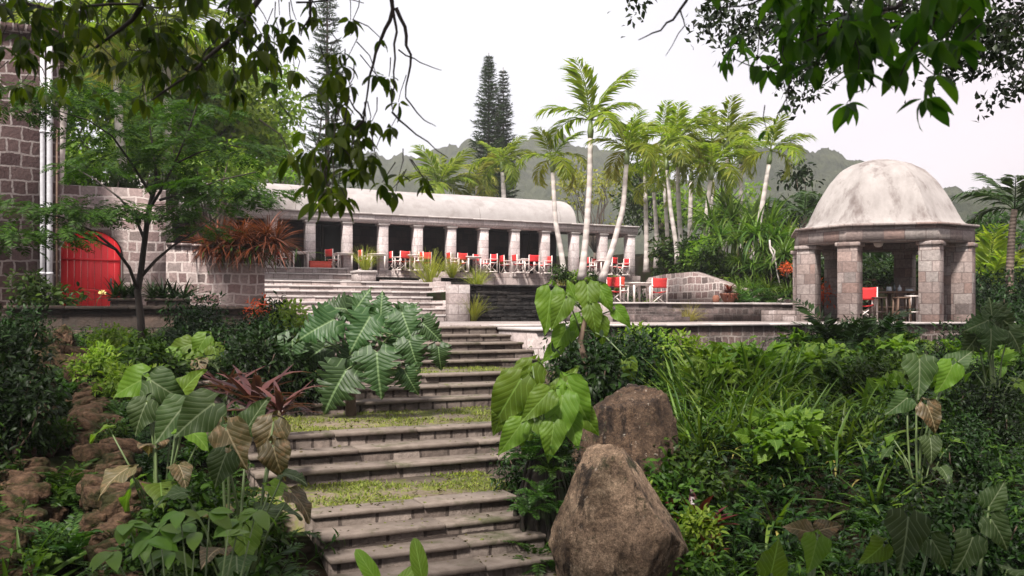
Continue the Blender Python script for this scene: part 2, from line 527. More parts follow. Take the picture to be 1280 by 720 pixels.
M_UPPER_STEP = mason('upper_step_stone', [(.30, .24, .225), (.47, .39, .37), (.55, .48, .46), (.36, .27, .25)], (.19, .15, .14), bw=.62, bh=.6, ms=.012, warp=.02, relief=.02, stain=(.19, .15, .135), stain_amt=.55)
M_CAP = rough_mat('pale_cap_stone', (.50, .45, .43), (.68, .63, .61), 6, .8, (.24, .20, .19), (.56, .74), .008)
M_VAULT = rough_mat('weathered_plaster', (.36, .33, .32), (.50, .47, .46), 1.6, .85, (.20, .175, .165), (.52, .74), .012, c3scale=.9)
M_DOME = rough_mat('stained_dome_plaster', (.31, .28, .265), (.47, .435, .415), 2.6, .88, (.12, .095, .088), (.50, .66), .012, c3scale=1.5, stretch=(1.3, 1.3, .28))
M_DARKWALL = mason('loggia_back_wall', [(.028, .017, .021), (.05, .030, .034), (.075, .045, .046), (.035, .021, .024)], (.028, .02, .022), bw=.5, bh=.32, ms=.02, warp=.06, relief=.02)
M_PAVE = mason('terrace_paving', [(.30, .25, .235), (.40, .345, .325), (.46, .40, .38)], (.20, .165, .15), bw=.6, bh=.6, ms=.015, warp=.02, relief=.01, stain=(.17, .135, .12), stain_amt=.4)
M_BOULDER_OLD = rough_mat('lichened_boulder', (.055, .035, .024), (.24, .155, .105), 3.6, .9, (.018, .014, .011), (.50, .64), .05, c3scale=1.8, stretch=(1.5, 1.5, .8))
def rockmat(name, dark, base, pale, scrape, amount):
    m, n, bs, out = newmat(name); pos = geo_pos(n)
    mid = noise(n, pos, 5.5, 10, .72); fine = noise(n, pos, 34, 8, .8); grain = noise(n, pos, 95, 4, .8); big = noise(n, pos, 1.6, 5, .6)
    c = ramp(n, [(.32, dark), (.47, base), (.62, pale), (.78, tuple(min(1, q * 1.5) for q in pale))]); n.links.new(mid.outputs[0], c.inputs[0])
    c = mixc(n, maprange(n, big.outputs[0], .46, .56, 0, amount).outputs[0], c.outputs[0], mixc(n, 1, c.outputs[0], scrape, 'ADD').outputs[0])
    mpn = n.nodes.new('ShaderNodeMapping'); mpn.inputs['Scale'].default_value = (3.4, 3.4, .8); mpn.inputs['Location'].default_value = (3.1, 1.7, 0); n.links.new(pos, mpn.inputs[0])
    st = noise(n, mpn.outputs[0], 1.3, 9, .75)
    c = mixc(n, maprange(n, st.outputs[0], .53, .59, 0, .9).outputs[0], c.outputs[0], dark)
    c = mixc(n, maprange(n, noise(n, pos, 2.6, 8, .75).outputs[0], .58, .63, 0, .8).outputs[0], c.outputs[0], (.030, .036, .014))
    c = mixc(n, maprange(n, noise(n, pos, 17, 8, .8).outputs[0], .62, .66, 0, .7).outputs[0], c.outputs[0], (.30, .28, .24))
    c = mixc(n, 1, c.outputs[0], maprange(n, fine.outputs[0], .35, .65, .35, 1.6).outputs[0], 'MULTIPLY')
    c = mixc(n, 1, c.outputs[0], maprange(n, grain.outputs[0], .35, .65, .55, 1.45).outputs[0], 'MULTIPLY')
    n.links.new(c.outputs[0], bs.inputs['Base Color']); bs.inputs['Roughness'].default_value = .8; bs.inputs['Specular IOR Level'].default_value = .25
    ad = n.nodes.new('ShaderNodeMath'); ad.operation = 'MULTIPLY_ADD'; n.links.new(fine.outputs[0], ad.inputs[0]); ad.inputs[1].default_value = .6; n.links.new(mid.outputs[0], ad.inputs[2])
    bump(n, ad.outputs[0], 1.0, .05, bs)
    return m
M_BOULDER2 = rockmat('dark_reddish_rock', (.014, .009, .007), (.052, .032, .020), (.105, .068, .044), (.05, .03, .018), .6)
M_BOULDER = rockmat('scraped_brown_rock', (.016, .011, .008), (.095, .062, .038), (.21, .152, .100), (.15, .105, .072), .95)
M_SOIL = rough_mat('leaf_mould_soil', (.008, .006, .004), (.026, .018, .012), 8, 1.0, (.010, .014, .005), (.45, .6), .02, spec=.02)
M_LAWN = rough_mat('mossy_lawn_soil', (.12, .092, .065), (.27, .215, .16), 14, .95, (.125, .145, .022), (.50, .62), .02, c3scale=3.4)
M_CHANNEL = rough_mat('mossy_channel_stone', (.020, .013, .009), (.22, .135, .085), 16, .95, (.020, .024, .008), (.47, .58), .09, c3scale=3.0, spec=.1)
# paint, cloth, wood
M_RED_DOOR = rough_mat('red_painted_boards', (.58, .018, .026), (.74, .035, .042), 2.2, .45, (.42, .014, .02), (.58, .75), .003, stretch=(6, 6, .5))
M_CANVAS = plain('red_canvas', (.66, .022, .032), .8, .2)
_n = M_CANVAS.node_tree; _p = [q for q in _n.nodes if q.type == 'BSDF_PRINCIPLED'][0]; _l = _p.inputs['Base Color'].links[0].from_socket
_oi = _n.nodes.new('ShaderNodeObjectInfo')
_n.links.new(mixc(_n, maprange(_n, _oi.outputs['Random'], 0, 1, 0, .45).outputs[0], _l, (.62, .10, .075)).outputs[0], _p.inputs['Base Color'])
M_SEAM = plain('roof_seam_mortar', (.20, .175, .165), .9, .1)
M_ORANGE = plain('terracotta_red_glaze', (.62, .075, .045), .5, .4)
M_WHITE = plain('white_painted_wood', (.74, .66, .62), .5, .4)
M_WOOD = rough_mat('weathered_brown_wood', (.10, .06, .042), (.22, .14, .10), 3, .7, None, bumpd=.004, stretch=(1, 1, 6))
M_DARKWOOD = plain('dark_stained_wood', (.035, .02, .016), .55, .4)
M_PIPE = plain('grey_white_pipe', (.50, .50, .52), .45, .5)
M_TERRA = plain('old_terracotta', (.20, .085, .055), .85, .2)
M_AMBER = plain('amber_shade', (.62, .30, .05), .6, .3)
M_GLASSDARK = plain('bottle_glass', (.03, .045, .05), .12, .6)
M_GLASSPALE = plain('pale_glassware', (.55, .6, .66), .12, .6)
M_BLACKIRON = plain('black_iron', (.02, .02, .02), .5, .5)
# foliage
L_DARK = leafmat('dark_green_leaf', (.005, .014, .003), (.020, .052, .007), .45, .15, .15)
L_MID = leafmat('mid_green_leaf', (.012, .035, .005), (.060, .118, .012), .48, .25, .15)
L_LIGHT = leafmat('light_green_leaf', (.115, .22, .022), (.27, .38, .055), .5, .45, .25)
L_YELLOW = leafmat('yellow_green_leaf', (.20, .24, .03), (.40, .38, .08), .5, .4)
L_HANG = leafmat('hanging_canopy_leaf', (.030, .072, .008), (.13, .19, .018), .45, .62, .15)
L_HANG2 = leafmat('big_hanging_leaf', (.034, .098, .010), (.11, .22, .020), .42, .6, .2)
L_CANOPY = leafmat('fine_canopy_leaf', (.010, .022, .007), (.026, .048, .012), .5, .2)
L_FEATHER = leafmat('feathery_leaf', (.020, .062, .008), (.075, .165, .020), .55, .38, .2)
L_PALM = leafmat('palm_leaf', (.125, .20, .018), (.32, .36, .050), .45, .5, .25)
L_PALM_DARK = leafmat('dark_palm_leaf', (.022, .058, .014), (.065, .115, .028), .36, .25)
L_PINE = leafmat('pine_needle', (.026, .060, .024), (.080, .135, .052), .6, .15)
L_GRASS = leafmat('strap_grass_leaf', (.030, .080, .009), (.145, .23, .034), .46, .35, .25)
L_STRAW = leafmat('straw_grass_leaf', (.26, .22, .06), (.40, .35, .11), .6, .3)
L_FERN = leafmat('fern_leaf', (.018, .054, .007), (.065, .14, .016), .45, .35)
L_PHILO = leafmat('ribbed_philodendron_leaf', (.018, .052, .014), (.046, .100, .026), .48, .16, .28, vein=(.13, .20, .085), ribs=11, ribk=.35)
L_EAR = leafmat('elephant_ear_leaf', (.060, .130, .012), (.155, .25, .028), .5, .42, .22, vein=(.15, .24, .05), ribs=6)
L_EAR_DULL = leafmat('dull_elephant_ear_leaf', (.020, .046, .012), (.052, .088, .024), .6, .22, .2, vein=(.12, .15, .08), ribs=6)
L_EAR_BROWN = leafmat('browning_elephant_ear_leaf', (.055, .060, .022), (.12, .088, .040), .55, .2, .35, vein=(.24, .19, .11), ribs=6, spots=(.20, .115, .055))
L_TI = leafmat('red_ti_leaf', (.075, .010, .014), (.19, .020, .026), .35, .3, .45)
L_PURPLE = leafmat('purple_bromeliad_leaf', (.05, .018, .022), (.15, .055, .05), .4, .25)
L_BROMEL = leafmat('rust_bromeliad_leaf', (.045, .012, .007), (.20, .036, .015), .45, .3)
L_DRY = leafmat('fallen_leaf', (.075, .055, .022), (.13, .16, .03), .8, .1)
L_FLOWER_RED = leafmat('orange_red_petal', (.55, .05, .02), (.72, .14, .05), .6, .3)
L_FLOWER_PALE = leafmat('pale_yellow_petal', (.72, .6, .25), (.8, .7, .4), .6, .3)
L_FLOWER_PINK = leafmat('pink_petal', (.65, .08, .18), (.75, .2, .28), .6, .3)
L_GREY = leafmat('grey_dry_frond', (.20, .17, .14), (.34, .29, .24), .8, .15)
B_PALM = barkmat('pale_palm_trunk', (.36, .31, .285), (.62, .57, .54), 3, .9)
B_PALM_BROWN = barkmat('brown_palm_trunk', (.10, .07, .055), (.22, .165, .13), 5, 3.0)
B_TREE = barkmat('grey_brown_bark', (.05, .036, .028), (.15, .115, .09), 7)
B_DARK = barkmat('dark_wet_bark', (.014, .010, .008), (.045, .032, .025), 7)
B_ROOT = barkmat('mossy_root_bark', (.006, .004, .003), (.026, .017, .011), 14, moss=(.020, .032, .007))
B_STEM = barkmat('green_stem', (.05, .085, .025), (.11, .15, .05), 5, rough=.5)
B_SHAFT = barkmat('green_crownshaft', (.10, .15, .045), (.19, .23, .09), 2, rough=.45)
B_STEM_BROWN = barkmat('brown_stem', (.07, .045, .03), (.15, .10, .07), 8)

# ------------------------------------------------------------------ leaf templates (V, Q, uv); base at 0, tip along +y, top side +z
def blade(L, W, prof, n=5, fold=.25, droop=.5, cols=1, ripple=0.0):
    V = []; uv = []
    y = z = 0.0
    c = np.linspace(-1, 1, 2 * cols + 1)
    for i in range(n + 1):
        t = i / n
        a = -droop * t
        if i: y += L / n * math.cos(a); z += L / n * math.sin(a)
        w = max(W * .5 * prof(t), .004 * L)
        for q in c:
            up = abs(q) * w * fold + ripple * W * math.sin(t * 17 + (q > 0) * 1.3) * q * q
            V.append((q * w, y - up * math.sin(a), z + up * math.cos(a)))
            uv.append((.5 + q * .5, t))
    m = 2 * cols + 1
    Q = [(i * m + j, i * m + j + 1, (i + 1) * m + j + 1, (i + 1) * m + j) for i in range(n) for j in range(m - 1)]
    return np.array(V), np.array(Q), np.array(uv)

p_oval = lambda t: math.sin(math.pi * min(1, t ** .85)) ** .8 if 0 < t < 1 else 0
p_lance = lambda t: (math.sin(math.pi * t ** .62)) ** .9 if 0 < t < 1 else 0
p_strap = lambda t: min(1, .55 + 2 * t) * (1 - t ** 5) * (1 - .35 * t)
p_blade = lambda t: (1 - t) ** .7 * min(1, .6 + 3 * t)
p_banana = lambda t: math.sin(math.pi * min(1, .06 + .94 * t ** .8)) ** .45 if t < 1 else 0

def ear(L, W, n=16, droop=.7, cup=.18, lobes=0, depth=0.0, ripple=.05, back=.28, seed=0):
    """heart-shaped leaf with a notch at the stalk; lobes/depth scallop the edge"""
    r = random.Random(seed)
    V = []; uv = []
    cols = [0, .35, .7, 1.0]
    halves = []
    for sgn in (-1, 1):
        base = len(V)
        for i in range(n + 1):
            s = i / n
            y = -back + (1 + back) * s
            t = (y + back) / (1 + back)
            w = 1.12 * math.sin(math.pi * (.07 + .93 * t) ** .68) ** 1.05 if t < 1 else 0
            if t < .16: w *= math.sqrt(max(0, 1 - ((.16 - t) / .16) ** 2)) * .9 + .1
            w = max(w, .01) * W * .5
            if lobes: w *= 1 - depth * (.5 + .5 * math.cos(2 * math.pi * (t * lobes + .1 * sgn))) ** 2.5 * min(1, t * 3)
            w *= 1 + r.uniform(-.04, .04)
            xi = 0.0 if y >= 0 else min(.55, (-y / back) ** .8 * .5) * w
            for c in cols:
                x = xi + (w - xi) * c
                q = c
                zc = cup * x * (1 - .6 * c) + ripple * W * (math.sin(9 * s + sgn + seed) + .5 * math.sin(21 * s + 2 * sgn + seed)) * c * c - .25 * max(0, -y) * L
                ang = -droop * max(0, y) ** 1.3
                yy = y * L * (1 - .12 * droop * max(0, y)); zz = zc - droop * .42 * L * max(0, y) ** 2
                yy -= .10 * L * c * c * (w / W)            # veins sweep forward
                V.append((sgn * x, yy + .12 * L * c * (1 - t), zz))
                uv.append((.5 + sgn * .5 * (x / (W * .5)), max(0, y)))
        halves.append(base)
    m = len(cols)
    Q = []
    for h, base in enumerate(halves):
        for i in range(n):
            for j in range(m - 1):
                q = (base + i * m + j, base + i * m + j + 1, base + (i + 1) * m + j + 1, base + (i + 1) * m + j)
                Q.append(q if h else q[::-1])
    return np.array(V), np.array(Q), np.array(uv)

def frond(L, n=24, plen=.2, pw=.22, droop=1.0, vee=.3, pdroop=.5, start=.15, sweep=.6, seed=0, two=True, ragged=0.0, stem=.012):
    """feather leaf: curved midrib with leaflets to both sides"""
    r = np.random.default_rng(seed)
    mb = MB()
    m = 14
    ts = np.linspace(0, 1, m)
    ang = -droop * ts ** 1.4
    pts = np.zeros((m, 3))
    for i in range(1, m):
        pts[i] = pts[i - 1] + L / (m - 1) * np.array([0, math.cos(ang[i]), math.sin(ang[i])])
    mb.tube(pts, np.linspace(stem * L, stem * .2 * L, m), 4, False)
    lt = blade(1, pw, p_lance, 3 if two else 2, .25, pdroop)
    tt = np.linspace(start, .99, n) + r.uniform(-.3, .3, n) / n
    tt = np.clip(tt, 0, 1)
    c = np.stack([np.interp(tt, ts, pts[:, k]) for k in range(3)], 1)
    a = np.interp(tt, ts, ang)
    tan = np.stack([0 * a, np.cos(a), np.sin(a)], 1); nor = np.stack([0 * a, -np.sin(a), np.cos(a)], 1)
    ln = plen * L * np.sin(np.pi * np.clip(.12 + .86 * (tt - start) / (1 - start), 0, 1)) ** .6 * (1 + r.uniform(-.15, .15, n))
    for sg in (-1, 1):
        keep = r.random(n) > ragged
        side = np.stack([np.full(n, sg), 0 * a, 0 * a], 1)
        d = unit(side + tan * (sweep + .5 * tt)[:, None] + nor * (vee + r.uniform(-.18, .18, n))[:, None])
        mb.inst(lt, c[keep], d[keep], (nor + .3 * r.normal(size=(n, 3)))[keep], ln[keep])
    return mb.tpl()

def jit(k, s): return rng.normal(size=(k, 3)) * s

def sph(k):
    return unit(rng.normal(size=(k, 3)))

T_LEAF = blade(1, .42, p_oval, 4, .25, .5)
T_LEAF2 = blade(1, .36, p_lance, 4, .22, .7)
T_SMALL = blade(1, .5, p_oval, 2, .2, .3)
T_FERN = frond(1, 20, .2, .3, 1.1, .1, .2, .1, .3, 1, False)
T_FERN2 = frond(1, 22, .17, .28, 1.6, .1, .2, .08, .2, 2, False)
T_FEATHER = frond(1, 12, .26, .32, .5, .05, .15, .12, .35, 3, False)
T_STRAPS = [blade(1, .07, p_blade, 7, .5, d) for d in (.5, 1.1, 1.9)]
T_WIDES = [blade(1, .13, p_strap, 7, .35, d) for d in (.5, 1.0, 1.7)]
# ================================================================== SETTING
def grid_axis(lim, near, step):
    a = list(np.arange(0, near, step)); d = step
    while a[-1] < lim: d *= 1.13; a.append(a[-1] + d)
    a = np.array(a); return np.concatenate([-a[:0:-1], a])
gx = grid_axis(1500, 26, .4)
gy = np.concatenate([[a for a in grid_axis(60, 4, .8) if a < 0], [a for a in grid_axis(1500, 50, .4) if a >= 0]])
GX, GY = np.meshgrid(gx, gy)
GZ = ground_z(GX, GY)
nx, ny = len(gx), len(gy)
ii, jj = np.meshgrid(np.arange(nx - 1), np.arange(ny - 1))
k0 = (jj * nx + ii).ravel()
mb = MB().add(np.stack([GX.ravel(), GY.ravel(), GZ.ravel()], 1), np.stack([k0, k0 + 1, k0 + 1 + nx, k0 + nx], 1))
tag(mb.build('ground', M_SOIL, smooth=True), 'dark leaf mould soil of the sloping garden', 'ground', kind='structure')

# hills: forested ridges that fade in the damp air
M_HILL = rough_mat('forested_hillside', (.016, .024, .010), (.085, .095, .048), .16, .95, (.012, .018, .009), (.48, .6), 2.5, detail=12, c3scale=.05)
def hill(name, Y0, depth, ridge, label, amp, seed, foot=2.0):
    r = np.random.default_rng(seed)
    xs = np.linspace(ridge[0][0], ridge[-1][0], 420)
    top = np.interp(xs, [q[0] for q in ridge], [q[1] for q in ridge])
    X1 = (xs - CX) / F * Y0
    Z1 = (CY - top) / F * Y0
    n = 90
    s = np.linspace(-1, 1, n)
    px = r.uniform(0, 6.28, (14, 2)); fr = r.uniform(.02, .25, 14); di = unit(r.normal(size=(14, 2)))
    V = []
    for j, q in enumerate(s):
        prof = max(0., 1 - abs(q)) ** .8 if q < 0 else (1 - q) ** 1.2
        y = Y0 + q * depth
        gul = np.sin(X1 * .045 + 2 * np.sin(q * 3 + seed)) * .09 * math.sin(math.pi * (q * .5 + .5)) * (0 if abs(q) < .04 else 1)
        z = foot + (Z1 - foot) * np.clip(prof + gul * prof, 0, 1.0)
        b = sum(np.sin(X1 * f * d[0] * 3 + y * f * d[1] * 3 + p[0]) for f, d, p in zip(fr, di, px)) * amp * .28
        b = b + r.uniform(-1, 1, len(X1)) * amp * .6 + amp * 2.2 * np.sin(X1 * .11 + seed) * np.sin(y * .07 + X1 * .045)
        V.append(np.stack([X1, np.full_like(X1, y), z + b * min(1, prof * 3)], 1))
    V = np.concatenate(V); m = len(xs)
    ii, jj = np.meshgrid(np.arange(m - 1), np.arange(n - 1)); k = (jj * m + ii).ravel()
    o = MB().add(V, np.stack([k, k + 1, k + 1 + m, k + m], 1)).build(name, M_HILL, smooth=True)
    return tag(o, label, 'hill', kind='structure')
hill('hill', 430, 180, [(-300, 260), (200, 228), (430, 208), (500, 193), (560, 182), (620, 184), (650, 190), (700, 186), (760, 196), (820, 210), (870, 222), (960, 260), (1080, 330), (1200, 390)], 'grey green forested hill behind the long colonnade', 1.9, 3)
hill('hill', 330, 130, [(760, 300), (830, 250), (880, 226), (920, 212), (950, 200), (985, 187), (1012, 185), (1030, 189), (1060, 201), (1100, 214), (1130, 224), (1165, 240), (1200, 262), (1280, 300), (1380, 330)], 'peaked forested hill behind the domed gazebo', 1.5, 5)
hill('hill', 210, 80, [(1050, 330), (1120, 275), (1160, 255), (1195, 248), (1222, 243), (1240, 246), (1270, 256), (1330, 262), (1460, 250), (1600, 300)], 'lower green hillside at the right behind the brown trunked palm', 1.1, 8)

# terraces (paved levels)
def paved(u0, u1, t0, t1, z, name='terrace_floor', label=None, m=None, thick=.5):
    o = MB().ubox(u0, u1, t0, t1, z - thick, z).build(name, m or M_PAVE, uv='box')
    return tag(o, label, 'terrace', kind='structure')
ZT = -.20
paved(-8, 4.1, 20.9, 40.7, ZT + .0, label='terrace floor before the red door')
paved(4.1, 23.2, 16.15, 24.7, ZT, label='paved garden terrace above the long steps')
paved(13.4, 20.1, 21.25, 24.5, .32, label='front of the raised terrace', thick=.7)
paved(13.4, 27.0, 24.5, 40.75, .318, label='raised paved terrace with red chairs', thick=.7)
paved(4.1, 13.39, 24.9, 40.7, ZT - .02, label='terrace floor under the black wall')

# ------------------------------------------------------------------ step flights
def slabs(u0, u1, t0, t1, z, th, r, lo=.7, hi=1.5):
    """a course of laid stone slabs with small gaps, as one mesh"""
    mb = MB(); u = u0
    while u < u1 - .05:
        w = min(r.uniform(lo, hi), u1 - u)
        if u1 - (u + w) < .3: w = u1 - u
        dz = r.uniform(-.006, .006); dt = r.uniform(-.012, .012)
        g = .004
        f = [(u + g, t0 + dt + r.uniform(-.008, .008)), (u + w - g, t0 + dt + r.uniform(-.008, .008)), (u + w - g, t1), (u + g, t1)]
        zz = [r.uniform(-.004, .004) + dz for _ in f]
        mb.hexa([ut(a, b, z - th) for a, b in f], [ut(a, b, z + q) for (a, b), q in zip(f, zz)])
        u += w
    return mb

def flight(u0, u1, nos, t_end, label, seed, zb=-3.0, mr=None, mt=None, th=.042, group='flights of the long garden stair', grow=0.0):
    """nos: [(t, z)] from the lowest step up"""
    r = random.Random(seed)
    t0, z0 = nos[0]
    root = thing('stone_steps', ut((u0 + u1) / 2, t0, z0 - .15), label, 'steps', group)
    for k, (t, z) in enumerate(nos):
        tn = nos[k + 1][0] if k + 1 < len(nos) else t_end
        e = u1 + grow * k
        st = MB().ubox(u0 + .012, e - .012, t, tn, (z - .34 if zb is None else zb), z - th).build('step', mr or M_RISER, root, uv='box')
        slabs(u0, e, t - .028, tn - .002, z, th, r).build('tread', mt or M_TREAD, st, uv='box', bevel=.008)
    return root

flight(1.95, 3.95, [(6.55, -2.40), (6.85, -2.26), (7.12, -2.13), (7.40, -2.0), (7.69, -1.88), (8.0, -1.75)], 8.30, 'lowest flight of worn stone steps beside the big upright boulder', 1)
flight(1.70, 4.80, [(9.31, -1.59), (9.62, -1.45), (9.97, -1.31)], 10.25, 'flight of three stone steps between the two lower grassy landings', 2)
flight(1.50, 6.15, [(11.62, -1.14), (12.05, -1.0), (12.52, -.87)], 12.8, 'flight of three stone steps beneath the overhanging philodendron leaves', 3)
flight(2.2, 7.35, [(13.85, -.75), (14.2, -.62), (14.62, -.49), (15.1, -.365), (15.75, ZT - .025)], 16.14, 'top garden flight of five stone steps rising to the terrace edge', 4)
def sl(z): return z
def landing(u0, u1, t0, t1, z0, z1, label):
    f = [(u0, t0), (u1, t0), (u1, t1), (u0, t1)]
    zz = (z0, z0, z1, z1)
    o = MB().hexa([ut(a, b, -3.05) for a, b in f], [ut(a, b, z) for (a, b), z in zip(f, zz)]).build('landing_ground', M_LAWN, uv='box')
    tag(o, label, 'ground', kind='structure')
landing(1.4, 4.15, 8.3, 9.31, -1.77, -1.735, 'mossy landing above the lowest steps')
landing(1.3, 5.3, 10.25, 11.62, -1.33, -1.275, 'mossy landing above the second flight')
landing(1.6, 7.0, 12.8, 13.85, -.89, -.865, 'mossy landing under the top flight')

# big upper flight to the colonnade and its top steps
flight(4.75, 10.35, [(24.8 + .95 * k, -.01 + .19 * k) for k in range(7)], 31.4, 'wide pale upper stair climbing from the terrace towards the colonnade', 5, zb=-.7, mr=M_UPPER_STEP, mt=M_CAP, th=.05, group='stairs up to the colonnade', grow=.25)
ZB = 2.03
flight(3.2, 11.2, [(36.9, 1.42), (38.2, 1.73), (39.5, ZB)], 40.7, 'three topmost pale steps right below the colonnade floor', 6, zb=1.0, mr=M_UPPER_STEP, mt=M_CAP, th=.06, group='stairs up to the colonnade')
paved(3.2, 12.0, 31.4, 36.9, 1.13, label='landing between the upper stair and the top steps', thick=1.6)

# terrace retaining wall right of the garden stair
def wall_thing(name, base, label, cat='wall', group=None): return thing(name, base, label, cat, group)
def coping(root, u0, u1, t0, t1, z, th, seed, m=None, name='coping'):
    return slabs(u0, u1, t0, t1, z, th, random.Random(seed), .8, 1.6).build(name, m or M_CAP, root, uv='box', bevel=.008)

w = wall_thing('terrace_wall', ut(14, 15.9, -.9), 'dark stone retaining wall with pale capping, running from the stair top to the gazebo')
MB().ubox(7.36, 23.4, 15.86, 16.14, -2.2, ZT - .045).build('masonry', M_TERRACE_WALL, w, uv='box')
coping(w, 7.36, 23.45, 15.78, 16.14, ZT + .005, .05, 11)
# pale pier at the stair head
w = wall_thing('stair_pier', ut(7.8, 15, -.8), 'pale stone pier at the right end of the top garden flight', 'pier')
MB().ubox(7.4, 8.35, 14.2, 15.75, -1.6, ZT - .09).build('masonry', M_ASHLAR, w, uv='box')
slabs(7.37, 8.38, 14.15, 15.76, ZT - .04, .05, random.Random(3)).build('coping', M_CAP, w, uv='box', bevel=.008)

# ledge wall left of the stair
w = wall_thing('ledge_wall', ut(1, 20.6, -.8), 'long mossy brown parapet below the red door')
MB().ubox(-1.0, 4.1, 20.5, 20.88, -1.6, .10).build('masonry', M_LEDGE, w, uv='box')
slabs(-1.05, 4.13, 20.42, 20.93, .175, .075, random.Random(9)).build('coping', M_LEDGE, w, uv='box', bevel=.01)
MB().ubox(-.6, 4.0, 20.2, 20.5, -1.6, -.28).build('footing', M_LEDGE, w, uv='box')
w = wall_thing('side_wall', ut(4.3, 18, -.8), 'short brown wall hidden behind plants left of the stair')
MB().ubox(3.2, 4.09, 16.15, 20.2, -1.6, ZT - .06).build('masonry', M_LEDGE, w, uv='box')

# black water wall and its cheek pier
w = wall_thing('black_wall', ut(12, 25, -.2), 'black slate clad fountain wall with split stone courses', 'fountain wall')
MB().ubox(10.62, 15.6, 24.8, 25.3, -.3, .83).build('slate_face', M_BLACK, w, uv='box')
rr = random.Random(4)
mb = MB()
for c in range(9):                                      # split courses stand proud by a centimetre or two
    u = 10.64
    while u < 13.3:
        wd = rr.uniform(.25, .7); d = rr.uniform(.012, .06)
        mb.ubox(u, min(u + wd - .008, 13.36), 24.8 - d, 24.803, -.19 + c * .112, -.19 + c * .112 + .104)
        u += wd
mb.build('split_course', M_BLACK, w, uv='box', bevel=.006)
slabs(10.6, 15.65, 24.68, 25.34, .88, .05, random.Random(5)).build('coping', M_BLACK, w, uv='box', bevel=.006)
MB().ubox(10.63, 13.38, 25.35, 25.8, -.3, .7).build('backing', M_SOIL, w, uv='box')

w = wall_thing('stair_cheek', ut(10.5, 25, -.2), 'pinkish stepped stone cheek wall at the right of the wide upper stair')
for k in range(7):
    MB().ubox(10.36 + .25 * k, 12.1 + .003 * k, 24.9 + .95 * k, 32.2 + .003 * k, -.3 - .003 * k, .26 + .175 * k).build('cheek_block', M_ASHLAR, w, uv='box', bevel=.02)
MB().ubox(9.95, 10.60, 24.5, 24.79, -.3, .86).build('end_pier', M_ASHLAR, w, uv='box', bevel=.015)
MB().ubox(10.36, 12.1, 32.25, 33.0, -.3, 1.26).build('back_block', M_ASHLAR, w, uv='box', bevel=.02)

# planter pedestal and black troughs at the landing
def upx(px, t): 
    Y = Yt(px, t); return to_ut((px - CX) / F * Y, Y)[0]
w = thing('planter_pedestal', ut(upx(456, 32.4), 32.2, 1.13), 'pale stone planter pedestal holding yellow grass beside the top steps', 'planter')
a, b = upx(445, 32.2), upx(468, 32.2)
MB().ubox(a, b, 32.0, 32.8, 1.13, 1.5).build('masonry', M_ASHLAR, w, uv='box', bevel=.015)
MB().ubox(a - .03, b + .03, 31.95, 32.85, 1.5, 1.58).build('coping', M_CAP, w, uv='box', bevel=.01)
for (p0, p1, t, z0, z1, lb) in ((468.5, 526, 32.3, 1.13, 1.37, 'low black trough left of the tall yellow grass tuft'), (549, 592, 31.2, 1.12, 1.34, 'low black trough on the pinkish cheek wall')):
    a, b = upx(p0, t), upx(p1, t)
    w = thing('black_trough', ut((a + b) / 2, t, z0), lb, 'trough', 'black stone troughs by the upper stair')
    MB().ubox(a, b, t, t + .6, z0 - (1.4 if p0 > 540 else 0), z1 - .05).build('body', M_BLACK, w, uv='box')
    MB().ubox(a - .03, b + .03, t - .05, t + .65, z1 - .05, z1).build('rim', M_BLACK, w, uv='box', bevel=.008)

# low wall before the raised terrace, curved retaining wall
w = wall_thing('low_terrace_wall', ut(16, 21, -.2), 'low dark stained block wall in front of the red chair terrace')
MB().ubox(13.4, 20.05, 20.95, 21.24, -.25, .285).build('masonry', M_LOW_WALL, w, uv='box')
coping(w, 13.36, 20.1, 20.9, 21.3, .34, .055, 15)
w = thing('stone_steps', ut(14, 20.6, -.2), 'two brown stone steps in front of the low wall, behind the tall aroid', 'steps')
MB().ubox(13.5, 15.0, 20.3, 20.948, -.3, .08).build('step', M_LOW_WALL, w, uv='box', bevel=.01)
MB().ubox(13.55, 14.9, 19.8, 20.297, -.3, -.06).build('step', M_LOW_WALL, w, uv='box', bevel=.01)
w = thing('stone_steps', ut(19, 20.6, -.2), 'low pinkish stone steps beside the left column of the gazebo', 'steps')
MB().ubox(18.3, 20.0, 20.4, 20.948, -.3, .12).build('step', M_UPPER_STEP, w, uv='box', bevel=.01)
MB().ubox(18.6, 20.0, 19.9, 20.397, -.3, -.05).build('step', M_UPPER_STEP, w, uv='box', bevel=.01)

def path_wall(pts, z0, z1s, th, m, root, name):
    """upright wall along a plan polyline (u, t); z1s: top at each point"""
    p = np.array([ut(a, b)[:2] for a, b in pts]); tn = unit(np.gradient(p, axis=0)); nrm = np.stack([-tn[:, 1], tn[:, 0]], 1)
    mb = MB(); 
    A = np.concatenate([np.c_[p, np.full(len(p), z0)], np.c_[p, z1s], np.c_[p + nrm * th, z1s], np.c_[p + nrm * th, np.full(len(p), z0)]])
    n = len(p)
    Q = [(b * n + i, b * n + i + 1, ((b + 1) % 4) * n + i + 1, ((b + 1) % 4) * n + i) for b in range(4) for i in range(n - 1)]
    Q += [(0, n, 2 * n, 3 * n), (n - 1, 4 * n - 1, 3 * n - 1, 2 * n - 1)]
    return mb.add(A, Q).build(name, m, root, uv='box')
w = wall_thing('curved_wall', ut(20.1, 26, .3), 'curved pinkish rubble retaining wall below the lush plant bank')
arc = [(20.6, 21.3), (20.3, 22.2), (20.05, 23.2), (19.95, 24.5), (20.0, 26), (20.3, 28), (21.0, 30), (22.6, 32.5), (24.8, 35.5), (27.2, 39), (27.9, 40.7)]
path_wall(arc[::-1], .2, [1.35, 1.38, 1.4, 1.42, 1.45, 1.48, 1.48, 1.12, .75, .5, .4], -.35, M_RUBBLE_PALE, w, 'masonry')

